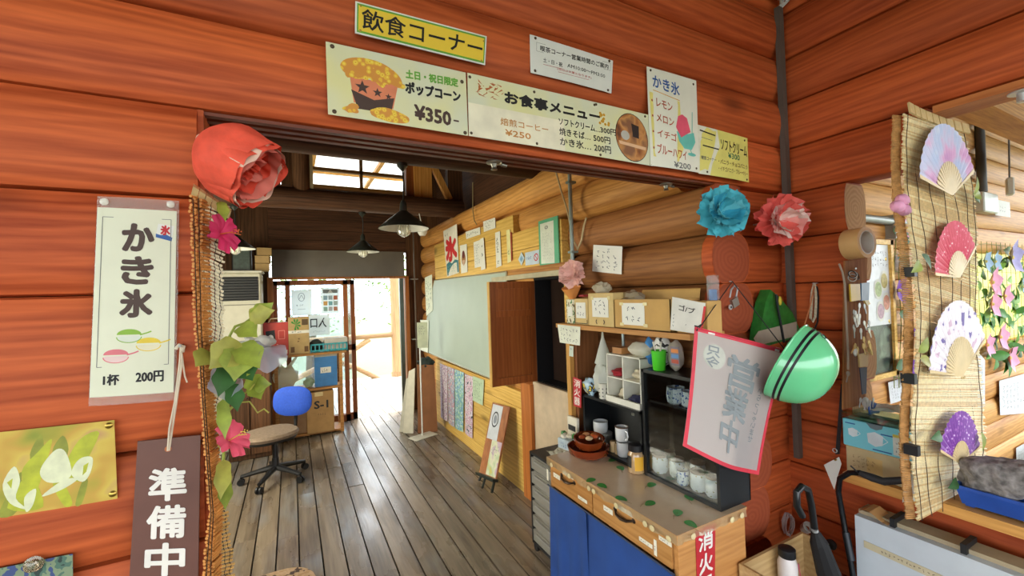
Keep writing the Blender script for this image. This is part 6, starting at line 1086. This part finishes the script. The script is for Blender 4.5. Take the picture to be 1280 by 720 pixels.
MBX = mat('#7CCEDC', .35, var=.03); o, s = silbox('mask_box', 'turquoise carton of face masks with clear lid on the sill', 0, .775, 1.03, 2.225, 2.36, .864, .985, MBX); paper(s, mat('#D8DCD0'), o, 'info_panel', (.72, .2, 1.0, .92), .001, .0006); flat(s, [(.72, .2), (1, .2), (1, .3), (.72, .3)], mat('#D8C85A'), o, 'panel_heading', .002); scribble(s, (.75, .4, .97, .85), 3, mat('#6A8090'), o, 3, .08, 'print', .003)
for ca, cb, k in ((.16, .45, .8), (.48, .52, 1.25)): flat(s, [(ca-.09*k, cb-.12*k), (ca, cb-.2*k), (ca+.09*k, cb-.12*k), (ca+.08*k, cb+.14*k), (ca, cb+.22*k), (ca-.08*k, cb+.14*k)], mat('#DCE6EA'), o, 'mask_print', .0015); line(s, [(ca+.085*k, cb-.1*k), (ca+.14*k, cb), (ca+.08*k, cb+.12*k)], .0025, mat('#E4EEF0'), o, 'loop_print')
for q in ((.05, .14, .2), (.56, .30, .72), (.44, .90, .70)): line(s, [(q[0], q[1]), (q[2], q[1])], .005, BLUP, o, 'text_bar')
flat(s, [(.36, .0), (.6, .0), (.58, .12), (.5, .2), (.42, .16)], mat('#6A7A80'), o, 'opening', .001); MB().rbox((2.29, .90, .986), (.145, .262, .03), 0, .004).build('lid', glass('#D0E4DC', .2), o); MB().obox((2.29, .9, .992), (.05, 0, 0), (0, .11, 0), (0, 0, .005)).build('contents', mat('#7A9A84', var=.4, scale=40), o)
o = MB().grid(lambda i, j: V(2.30+.12*i, .80+.18*j, 1.019+.03*math.sin(i*4+j*3)**2), 6, 6).build('loose_papers', mat('#D8D4C4', .7), label='loose papers and wrappers lying on the mask box', cat='paper')
s = pxsheet((1030, 581), (1049, 571), (1052, 580), (1043, 612), 'x', 2.222, .004); o, _ = sheet('paper_tag', 'white paper tag curling at the left end of the sill', 'tag', s, WHITE); MB().cyl(s.at(.8, .1, .0), s.at(.8, .1, .012), .004).build('pin', TACK, o)
s = pxsheet((1130, 605), (1141, 588), (1146, 626), (1128, 628), 'x', 2.21, .01); o, _ = sheet('paper_tag', 'white and red paper slip at the foot of the right blind', 'tag', s, WHITE); flat(s, [(.1, .2), (.5, .05), (.4, .3), (.15, .4)], mat('#C83A50'), o, 'red_mark')
# planter with rock
o = thing('planter_tray', 'blue rectangular planter tray on the sill', 'planter', (2.30, .55, ZSL)); x0, x1, y0, y1 = 2.235, 2.39, .40, .665
def rc(e, z): return [V(q[0], q[1], z) for q in ((x0-e, y0-e), (x1+e, y0-e), (x1+e, y1+e), (x0-e, y1+e))]
MB().loft([rc(-.012, ZSL+.008), rc(.0, ZSL+.065), rc(.006, ZSL+.066), rc(.006, ZSL+.078), rc(-.004, ZSL+.078), rc(-.008, ZSL+.03)], True).build('tray', mat('#2450A8', .4, var=.15), o)
for y_ in (y0+.03, y1-.03): MB().box(x0+.02, x1-.02, y_-.012, y_+.012, ZSL, ZSL+.009).build('foot', mat('#2450A8', .4), o)
rk = random.Random(3); RK = mat('#8A8480', .85, var=.6, scale=45, bump=.8)
def rfn(q): return 1+.10*math.sin(q.x*9+q.y*5)+.08*math.sin(q.y*17+q.z*11)+.05*math.sin(q.z*29+q.x*23)+.03*math.sin(q.y*47+q.x*37)
b = MB(); b.ball((0, 0, 0), (.07, .155, .062), 110, 60, lambda q: 1/max(.55, (abs(q.x)**4+abs(q.y)**4+abs(q.z)**4)**.25)**.8); M_ = Matrix.Rotation(-.25, 3, 'X'); b.v = [M_ @ (V(q.x, q.y, q.z*(1+1.6*q.y))*(1+.22*noise.noise(q*11)+.10*noise.noise(q*34+V(3, 1, 2))+.03*noise.noise(q*90)))+V(2.30, .50, ZSL+.142) for q in b.v]; o = b.build('rock', RK, smooth=True, label='rough grey rock resting in the blue planter tray', cat='rock')
# ------------------------------------------------------------------ low things by the side wall
o = thing('storage_panel', 'large pale grey flat case leaning under the sill', 'case', (2.15, .45, 0)); a, b_ = P(1075, 640, 'x', 2.12), P(1285, 716, 'x', 2.12)
MB().obox((2.13, (a.y+b_.y)/2-.12, (a.z)/2), (.055, 0, 0), (0, (a.y-b_.y)/2+.12, 0), (0, 0, a.z/2)).build('body', mat('#C4CCD2', .45, var=.04), o); MB().obox((2.15, (a.y+b_.y)/2-.12, a.z+.008), (.04, 0, 0), (0, (a.y-b_.y)/2+.12, 0), (0, 0, .008)).build('top_rail', mat('#A8987A', .5), o)
for y_ in (a.y-.12, a.y-.32): MB().box(2.09, 2.19, y_-.008, y_+.008, a.z+.0, a.z+.035).build('clip', BLM, o)
s = Sheet(V(2.073, a.y-.03, a.z-.09), V(2.073, a.y-.30, a.z-.10), V(2.073, a.y-.30, a.z-.128), V(2.073, a.y-.03, a.z-.118)); paper(s, mat('#C8BC9A'), o, 'label_strip', nu=1, nv=1); scribble(s, (.2, .25, .95, .75), 1, BROWN, o, 16, .1, 'print'); MB().grid(lambda i, j: V(2.08+.09*j, a.y-.01-.1*i, a.z+.02+.015*math.sin(i*5)), 5, 3).build('torn_tape', mat('#C0905A', .5), o)
o = thing('walking_cane', 'black folding walking cane with a padded handle', 'cane', (2.05, 1.0, 0)); t_ = P(1062, 592, 'x', 2.10); pts = [P(1068, 730, 'x', 2.06), P(1056, 660, 'x', 2.08), P(1048, 615, 'x', 2.09), P(1050, 598, 'x', 2.09), P(1062, 591, 'x', 2.09), P(1076, 591, 'x', 2.09)]
e_ = pts[0]+(pts[0]-pts[1]); e_ = pts[0]+(pts[0]-pts[1])*(pts[0].z/max(.01, pts[1].z-pts[0].z)); MB().tube([e_]+pts, .011, 10).build('shaft', mat('#1C2024', .25, .3), o, True); MB().cyl(P(1064, 700, 'x', 2.065), P(1057, 665, 'x', 2.078), .014, n=12).build('sleeve', mat('#2A2E34', .4, .4), o, True)
MB().tube([P(1074, 591, 'x', 2.09), P(1090, 597, 'x', 2.09), P(1105, 602, 'x', 2.09), P(1131, 600, 'x', 2.09)], [.011, .016, .015, .013], 10).build('handle', mat('#2A2A2C', .7), o, True); MB().tube([P(1063, 582, 'x', 2.08), P(1074, 592, 'x', 2.085)], .003).build('lever', BLM, o)
o = thing('umbrella', 'closed black umbrella with a crook handle leaning on the plywood box', 'umbrella', (1.9, .93, -.06)); hp = [P(u, v, 'y', .94) for u, v in ((1003, 645), (996, 632), (996, 615), (1002, 608), (1010, 612), (1014, 630), (1018, 660))]; MB().tube(hp, .0125, 10).build('crook_handle', mat('#16181A', .3), o, True); c0 = P(1019, 664, 'y', .94); c1 = P(1062, 800, 'y', .93)
MB().lathe([(.014, 0), (.03, .05), (.042, .2), (.035, .4), (.012, .5)], c0, (c1-c0), 10).build('canopy', mat('#141416', .7, var=.3, scale=12), o, False); dd = (c1-c0).normalized(); MB().cyl(c0+dd*.48, c0+dd*(.48+max(.05, (c0+dd*.48).z+.05)/max(.2, -dd.z)), .006, n=8).build('tip', STL, o, True); MB().cyl(hp[-1]-V(0, 0, .004), c0, .012).build('collar', STL, o)
PB = wood('box_ply', '#B08A54', '#D8B884', 'x', .6, knots=.2); o = thing('plywood_box', 'open plywood box on the floor below the pillar', 'box', (1.80, .98, -.055)); zt = P(925, 705, 'y', 1.085).z
xa, xb = P(925, 705, 'y', 1.085).x, P(1003, 660, 'y', 1.085).x
for q in ((xa, xb, 1.078, 1.09), (xa, xb, .97, .982)): MB().box(*q, -.055, zt if q[2] > 1 else .33).build('panel', PB, o)
for q in ((xa, xa+.012, .982, 1.078), (xb-.012, xb, .982, 1.078)): MB().box(*q, -.055, zt).build('panel', PB, o)
MB().box(xa+.012, xb-.012, .982, 1.078, .28, .292).build('base', PB, o)
yq = 1.03; c = P(984, 697, 'y', yq); zt_ = P(984, 684, 'y', yq).z; zq = .293; o = thing('water_bottle', 'white bottle with a black cap standing in the plywood box', 'bottle', (c.x, yq, zq)); MB().lathe([(.034, 0), (.036, .02), (.036, zt_-zq-.06), (.027, zt_-zq-.035)], (c.x, yq, zq), n=20).build('body', mat('#DCD4D0', .4, var=.08), o, True); MB().lathe([(.029, 0), (.031, .003), (.031, .032), (.026, .036)], (c.x, yq, zt_-.036), n=24).build('cap', BLM, o, True)
MB().tube([(c.x+.012, yq-.036, zt_-.05), (c.x+.02, yq-.037, zt_-.10), (c.x+.026, yq-.033, zt_-.16)], .002).build('red_cord', mat('#B83A5A'), o)
o = thing('wire_coil', 'loose coil of grey wire hanging behind the umbrella handle', 'wire', P(985, 668, 'y', 1.27)); cc = P(985, 655, 'y', 1.27); rr = random.Random(8)
for i in range(8): MB().tube([cc+V(.036*math.cos(t)+rr.uniform(-.004, .004), -.012+.003*i, .05*math.sin(t)+rr.uniform(-.006, .006)) for t in [k*.45 for k in range(15)]], .0022, 5).build('loop', mat('#B8A8A4', .6), o, True)
o = thing('white_cup', 'white cup hanging behind the umbrella crook', 'cup', P(1003, 672, 'y', 1.24)); MB().lathe([(.016, 0), (.024, .02), (.025, .055), (.022, .055), (.018, .015)], P(1004, 662, 'y', 1.24), V(-.3, -.6, .6), 18).build('cup', ENW, o, True)
o = thing('rubber_knob', 'black rubber knob on the wall below the sill', 'knob', P(1040, 683, 'x', 2.25)); MB().lathe([(.022, 0), (.024, .012), (.015, .02)], P(1040, 680, 'x', 2.27), V(-1, 0, 0), 14).build('knob', BLM, o, True)
# ------------------------------------------------------------------ right reed blind with four fans
yb = .70; L_ = [(1130, 142), (1134, 220), (1138, 300), (1140, 400), (1141, 480), (1144, 560), (1150, 652)]; R__ = [(1207, 168), (1213, 250), (1219, 330), (1226, 420), (1229, 480), (1226, 560), (1216, 612)]
def on_blind(i, j, off=0):
    def it(pr, t): k = min(int(t*(len(pr)-1)), len(pr)-2); q = t*(len(pr)-1)-k; return V(pr[k][0]+(pr[k+1][0]-pr[k][0])*q, pr[k][1]+(pr[k+1][1]-pr[k][1])*q, 0)
    a, b_ = it(L_, j), it(R__, j); q = a.lerp(b_, i); p = P(q.x, q.y, 'y', yb); p.y += off+.012*math.sin(j*9+i*3); return p
o = thing('reed_blind', 'hanging reed blind decorated with fans in the right opening', 'blind', P(1183, 632, 'y', yb)); rr = random.Random(4); n = 230; b1_, b2_, b3_ = MB(), MB(), MB()
for k in range(n):
    j = (k+.5)/n; e0, e1_ = rr.uniform(-.02, .02), rr.uniform(-.03, .03); (b1_ if rr.random() < .7 else b2_).cyl(on_blind(e0, j), on_blind(1+e1_, j+rr.uniform(-.001, .001)), .0033, n=5)
    b3_.cyl(on_blind(-.05+e0*.5, j, .025), on_blind(.02, j, .012), .0033, n=5)
b1_.build('reeds', mat('#EAD8A8', .5, var=.2, scale=60), o, kind='stuff'); b2_.build('reeds', mat('#D8B880', .5, var=.25, scale=60), o, kind='stuff'); b3_.build('folded_reeds', mat('#BC8A50', .6, var=.3, scale=60), o, kind='stuff')
for q in (.04, .18, .36, .54, .70, .85, .96): MB().tube([on_blind(q+.008*math.sin(t*.9+q*20), t/60, -.005) for t in range(61)], .0013, 5).build('thread', mat('#4A3626', .8), o)
for i in range(9): p_, q_ = on_blind(i/9+.008, 0, -.006)+V(0, 0, .006), on_blind((i+1)/9-.008, 0, -.006)+V(0, 0, .006); MB().obox((p_+q_)/2+V(0, -.008, .012), (q_-p_)/2, V(.006, .004, .022), V(0, -.003, .001)).build('top_slat', SPLIT, o)
for v in (340, 473, 562): c = P(1136 if v < 500 else 1140, v, 'y', .705); cq = MB().obox(c, V(.012, 0, 0), V(0, .02, 0), V(0, 0, .018)).build('binder_clip', BLM, o)
def fan(label, pu, pv, R, a0, a1, mleaf, inner, tilt=0, ribs=17, seed=1):
    """folding fan: pivot pixel, radius in metres, opening angles in the blind's plane"""
    y_ = yb-.032; c = P(pu, pv, 'y', y_); o = thing('folding_fan', label, 'fan', c-V(0, 0, .05)); n_ = 36
    def pt(r, k, z=0): a = a0+(a1-a0)*k/n_; return c+V(math.cos(a)*r, z-(.004 if k % 2 else 0), math.sin(a)*r)
    b = MB()
    for k in range(n_): b.add([pt(R*inner, k), pt(R*inner, k+1), pt(R, k+1), pt(R, k)], [(0, 1, 2, 3)])
    b.build('leaf', mleaf, o)
    for k in range(ribs):
        a = a0+(a1-a0)*k/(ribs-1); d = V(math.cos(a), 0, math.sin(a)); s_ = V(-math.sin(a), 0, math.cos(a)); w0, w1 = .0025, R*inner*abs(a1-a0)/ribs*.38; e = c+d*(R*(inner+.02) if 0 < k < ribs-1 else R)
        MB().prism([c-d*.012+s_*w0-V(0, .003+.0003*k, 0), c-d*.012-s_*w0-V(0, .003+.0003*k, 0), e-s_*w1-V(0, .003, 0), e+s_*w1-V(0, .003, 0)], (0, -.0012, 0)).build('rib', mat('#DCC08A', .5, var=.1), o)
    MB().cyl(c-V(0, .002, 0), c-V(0, .012, 0), .003, n=8).build('pivot', BRASS, o); return o
BRASS = mat('#B8944A', .3, .8)
fan('lavender fan with pink blossoms topmost on the right blind', 1188, 245, .285, math.radians(27), math.radians(170), pattern('fan_lavender', ['#C48AC0', '#DCA8D0', '#C8C4E0', '#B8C4E4', '#D8DCEC'], 7, 'soft', stops=[.3, .42, .5, .6, .7]), .46)
fan('coral pink lace fan second from the top of the right blind', 1198, 347, .228, math.radians(34), math.radians(176), pattern('fan_coral', ['#F4D8D4', '#E25A74', '#D8485E'], 55, 'voronoi', .6, [0, .18, .42]), .45)
fan('white fan with purple streaks third on the right blind', 1201, 470, .30, math.radians(25), math.radians(170), pattern('fan_white', ['#7A6AA8', '#E8DCE4', '#EEE6EA', '#D8B8CC'], 16, 'noise', .6, [0, .40, .46, .62]), .50, ribs=25)
fan('purple lace fan lowest on the right blind', 1200, 580, .205, math.radians(8), math.radians(154), pattern('fan_purple', ['#DCC8E4', '#9A5AB0', '#7A3A98'], 60, 'voronoi', .6, [0, .2, .42]), .42)
o = thing('leaf_sprigs', 'green leaf sprigs and small flowers tucked along the right blind', 'artificial plant', P(1140, 600, 'y', .68))
for u, v, du, dv, m_ in ((1218, 246, 10, -4, VG), (1218, 248, 12, 4, VD), (1216, 244, 4, -8, VG), (1152, 318, 8, 8, VD), (1150, 328, -4, 10, VG), (1148, 440, 8, -8, VG), (1150, 448, 10, 4, VO), (1176, 543, -6, 6, VD), (1226, 540, 4, 12, VG), (1196, 600, -4, 10, VD)):
    p_ = P(u, v, 'y', .655); q_ = P(u+du, v+dv, 'y', .645); leaf(p_, q_-p_, V(0, -1, .2), .075, .04, m_, o)
for u, v in ((1128, 250), (1122, 258), (1130, 262)): c = P(u, v, 'y', .68); MB().ball(c, (.028, .02, .022), 10, 6, lambda q: 1+.3*math.sin(q.x*8)*math.sin(q.z*7)).build('blossom', mat('#E8A0C0', .7, var=.3), o, True)
# ------------------------------------------------------------------ annex wall: framed notice, window with net and flowers
ya = 1.435; s = Sheet(V(3.30, ya, 1.90), V(3.86, ya, 1.90), V(3.86, ya, .93), V(3.30, ya, .93)); o = thing('framed_notice', 'wood framed notice board with food photos behind the keys', 'notice board', s.at(.5, 1)); paper(s, mat('#D2D6D4', .4), o, 'panel', nu=1, nv=1)
flat(s, [(.04, .62), (.97, .62), (.97, .98), (.04, .98)], pattern('dark_print', ['#1A221E', '#3A4A3E', '#10141A', '#5A6A5A'], 4, 'soft', .25), o, 'dark_picture')
for a0, b0, a1, b1q in ((0, 0, 1, .035), (0, .965, 1, 1), (0, 0, .06, 1), (.93, 0, 1, 1)): paper(s, YEL, o, 'frame_bar', (a0, b0, a1, b1q), .018, .001, 1, 1)
for ca, cb, c in ((.78, .3, '#B8A860'), (.62, .36, '#A8B880'), (.82, .46, '#C88A70'), (.66, .52, '#B898A0')): flat(s, ell(ca, cb, .11, .075), mat('#D8D8C8'), o, 'plate_photo', .003); flat(s, ell(ca, cb, .085, .055), mat(c, var=.4, scale=40), o, 'food_photo', .0036)
scribble(s, (.35, .08, .9, .2), 3, GRYP, o, 8, .08, 'print', .003); tacks(s, [(.86, .14), (.88, .6)], TACK, o, .014)
za, zb_, xa, xb = .90, 1.925, 5.45, 7.2
o = thing('window_3', kind='structure', loc=(6.3, 1.5, za)); MB().box(5.35, 7.3, 1.52, 1.53, .90, 1.97).build('pane', film('#F4F0A0', .82, .5), o)
for q in ((5.35, 7.3, 1.92, 1.97), (5.35, 7.3, .92, .97), (5.35, 5.42, .97, 1.92)): MB().box(q[0], q[1], 1.46, 1.51, q[2], q[3]).build('window_frame', TANX, o)
o = thing('flower_net', 'dark string net across the yellow window holding artificial flowers', 'net', (6.3, 1.44, .8)); NT = mat('#8A9048', .8)
for i in range(15): x_ = 5.42+.13*i; MB().tube([(x_+.01*math.sin(i*5+t), 1.44, 1.95-.25*t) for t in range(5)], .002, 4).build('string', NT, o)
for i in range(9): z_ = .88+.13*i; MB().tube([(5.4+.4*t, 1.44, z_+.012*math.sin(i*3+t*2)) for t in range(6)], .002, 4).build('string', NT, o)
PK = mat('#F6AAC8', .6, var=.2); LV = mat('#B0A8DC', .6, var=.2); LB = mat('#A0C0DC', .6, var=.2); GRF = mat('#4A8A30', .55, var=.35, scale=12); BRF = mat('#7AAA34', .55, var=.35, scale=12)
def blossom(label, u, v, R, m_, y_=1.40, grp='artificial flowers on the window net', cat='artificial flower'):
    c = P(u, v, 'y', y_); o = thing('net_flower', label, cat, c-V(0, 0, R), grp)
    for i in range(5): t = i*1.257+u; d = V(math.cos(t), -.2, math.sin(t)); leaf(c, d, V(0, -1, 0), R*1.1, R*1.0, m_, o, 'petal', .15, -.15)
    MB().ball(c-V(0, .01, 0), R*.14, 8, 5).build('centre', mat('#E8D070'), o, True)
rows = ((1238, 353, .14, PK, 'pink flower uppermost left on the window net'), (1254, 370, .12, PK, 'pink flower below the uppermost pink one on the net'), (1238, 380, .13, PK, 'pink flower at the left middle of the window net'), (1248, 421, .13, PK, 'pink flower low in the middle of the window net'), (1232, 431, .11, PK, 'pink flower at the lower left of the window net'), (1260, 447, .13, PK, 'pink flower at the bottom edge of the yellow window'), (1262, 322, .17, LV, 'lavender flower at the top of the window net'), (1276, 358, .12, LB, 'pale blue flower at the right edge of the net'), (1242, 327, .10, LB, 'pale blue flower at the top left of the net'), (1230, 327, .10, LB, 'pale blue flower in the top corner of the net'), (1278, 436, .12, LV, 'lavender flower at the lower right of the net'))
for u, v, R, m_, lb in rows: blossom(lb, u, v, R, m_)
o = thing('net_vine', 'leafy green artificial vine woven through the window net', 'artificial plant', (6.3, 1.42, .85)); rr = random.Random(31)
for i in range(95):
    u, v = rr.uniform(1224, 1282), rr.uniform(312, 452); p_ = P(u, v, 'y', 1.425)
    if rr.random() < .55 and abs((u-1224)*.9+(v-312)*.35-62) > 34: continue
    d = V(rr.uniform(-1, 1), -.15, rr.uniform(-1, .6)); leaf(p_, d, V(0, -1, 0), rr.uniform(.10, .19), rr.uniform(.07, .12), GRF if rr.random() < .6 else BRF, o)
for k in range(3): MB().tube([P(1224+14*t+4*math.sin(k+t), 330+34*k+10*math.sin(t*2+k), 'y', 1.43) for t in range(5)], .006, 5).build('stem', GRF, o, True)
# vine with flowers between notice and blind
o = thing('side_vine', 'thin net vine with purple flowers left of the right blind', 'artificial plant', P(1124, 480, 'y', 1.40)); 
for u in (1119, 1125, 1131): MB().tube([P(u+1.5*math.sin(v*.05), v, 'y', 1.42) for v in range(285, 486, 20)], .003, 4).build('string', NT, o)
for v in range(295, 485, 22): MB().tube([P(1117, v, 'y', 1.42), P(1134, v+3, 'y', 1.42)], .003, 4).build('string', NT, o)
for u, v, L in ((1116, 288, .12), (1128, 300, .12), (1122, 322, .2), (1126, 330, .15), (1128, 378, .16), (1124, 392, .14), (1120, 460, .12), (1130, 470, .14), (1128, 420, .12)): p_ = P(u, v, 'y', 1.40); leaf(p_, V(.5, -.1, .3-random.random()), V(0, -1, 0), L, L*.7, VD, o)
for u, v in ((1122, 363), (1131, 416), (1133, 462), (1131, 285)): blossom({363: 'purple flower beside the framed notice', 416: 'purple flower at the middle edge of the right blind', 462: 'purple flower near the foot of the side vine', 285: 'pink flower at the top of the side vine'}[v], u, v, .10, mat('#7A3AA8', .6) if v > 300 else PK, 1.41)
# pipe, conduit, switch, pull cord, notes on the annex wall
GP = mat('#9AA09A', .4, .2); o = thing('annex_pipe', 'grey horizontal pipe along the annex log wall', 'pipe', (3.7, 1.42, 2.02)); a, b_ = P(1060, 270, 'y', 1.42), P(1136, 280, 'y', 1.42); MB().cyl(a-V(.4, 0, 0), b_+V(.6, 0, -.0), .028, n=12).build('pipe', GP, o, True); MB().box(b_.x-.3, b_.x-.26, 1.39, 1.46, b_.z-.12, b_.z+.05).build('bracket', GP, o)
o = thing('annex_conduit', 'dark vertical conduit ending in a grey switch box', 'conduit', P(1227, 275, 'y', 1.42)); a, b_ = P(1222, 110, 'y', 1.42), P(1228, 240, 'y', 1.42); MB().cyl(a, b_, .035, n=12).build('pipe', mat('#5A5A58', .5, .2), o, True); q0, q1 = P(1222, 240, 'y', 1.40), P(1241, 268, 'y', 1.40); MB().rbox(((q0.x+q1.x)/2, 1.40, q1.z), (q1.x-q0.x, .08, q0.z-q1.z), 0, .01).build('switch_box', mat('#C4C8BC', .4), o); q0, q1 = P(1242, 249, 'y', 1.40), P(1262, 272, 'y', 1.40); s = Sheet(V(q0.x, 1.395, q0.z), V(q1.x, 1.395, q0.z), V(q1.x, 1.395, q1.z), V(q0.x, 1.395, q1.z)); paper(s, WHITE, o, 'label', nu=1, nv=1); scribble(s, (.15, .3, .85, .75), 2, GRYP, o, 5, .07, 'print')
o = thing('pull_switch', 'white pull-cord switch dangling in the annex', 'switch', P(1263, 245, 'y', 1.30)); MB().cyl(P(1260, 100, 'y', 1.3), P(1262, 230, 'y', 1.3), .007, n=6).build('cord', mat('#8A8A88'), o); MB().rbox(P(1263, 244, 'y', 1.3), (.1, .05, .16), .3, .01).build('handle', mat('#D8D4C4', .4), o)
for lb, pts, nm in (('white printed card with scalloped top on the annex wall', ((1249, 476), (1284, 466), (1284, 516), (1250, 519)), 'wall_card'), ('white leaflet at the lower right edge of the annex wall', ((1270, 560), (1284, 552), (1284, 590), (1271, 588)), 'wall_card'), ('pale paper hanging behind the right blind', ((1222, 440), (1231, 450), (1231, 508), (1222, 510)), 'wall_card'), ('white note below the framed notice behind the mask box', ((1110, 478), (1136, 470), (1138, 496), (1113, 505)), 'wall_card')):
    s = pxsheet(*pts, 'y', 1.432, .004); o, _ = sheet(nm, lb, 'card', s, mat('#D8DCDC', .6)); scribble(s, (.08, .15, .92, .85), 5, GRYP, o, 7, .06, 'print')
# beams of the annex roof
ab = wr2 = thing('ceiling_annex', kind='structure', loc=(5, 0, 3.2)); 
a, b_ = P(1235, 138, 'y', .9), P(1290, 126, 'y', .9); MB().obox((4.2, .9, a.z+.05), (1.6, 0, 0), (0, .08, 0), (0, 0, .10)).build('beam', TANX, ab)
for i in range(12): MB().box(2.48+.55*i, 2.48+.55*(i+1)-.01, -1.2, 1.44, 3.30, 3.33).build('board', DRKY, ab)
fx = P(1255, 110, 'x', 2.35); o = thing('door_catch', 'round metal catch under the beam of the right opening', 'catch', (2.36, fx.y, 2.24)); MB().lathe([(.04, 0), (.04, -.004), (.018, -.006), (.018, -.035), (.014, -.038)], (2.36, .475, 2.272), (0, 0, 1), 18).build('catch', STL, o, True)
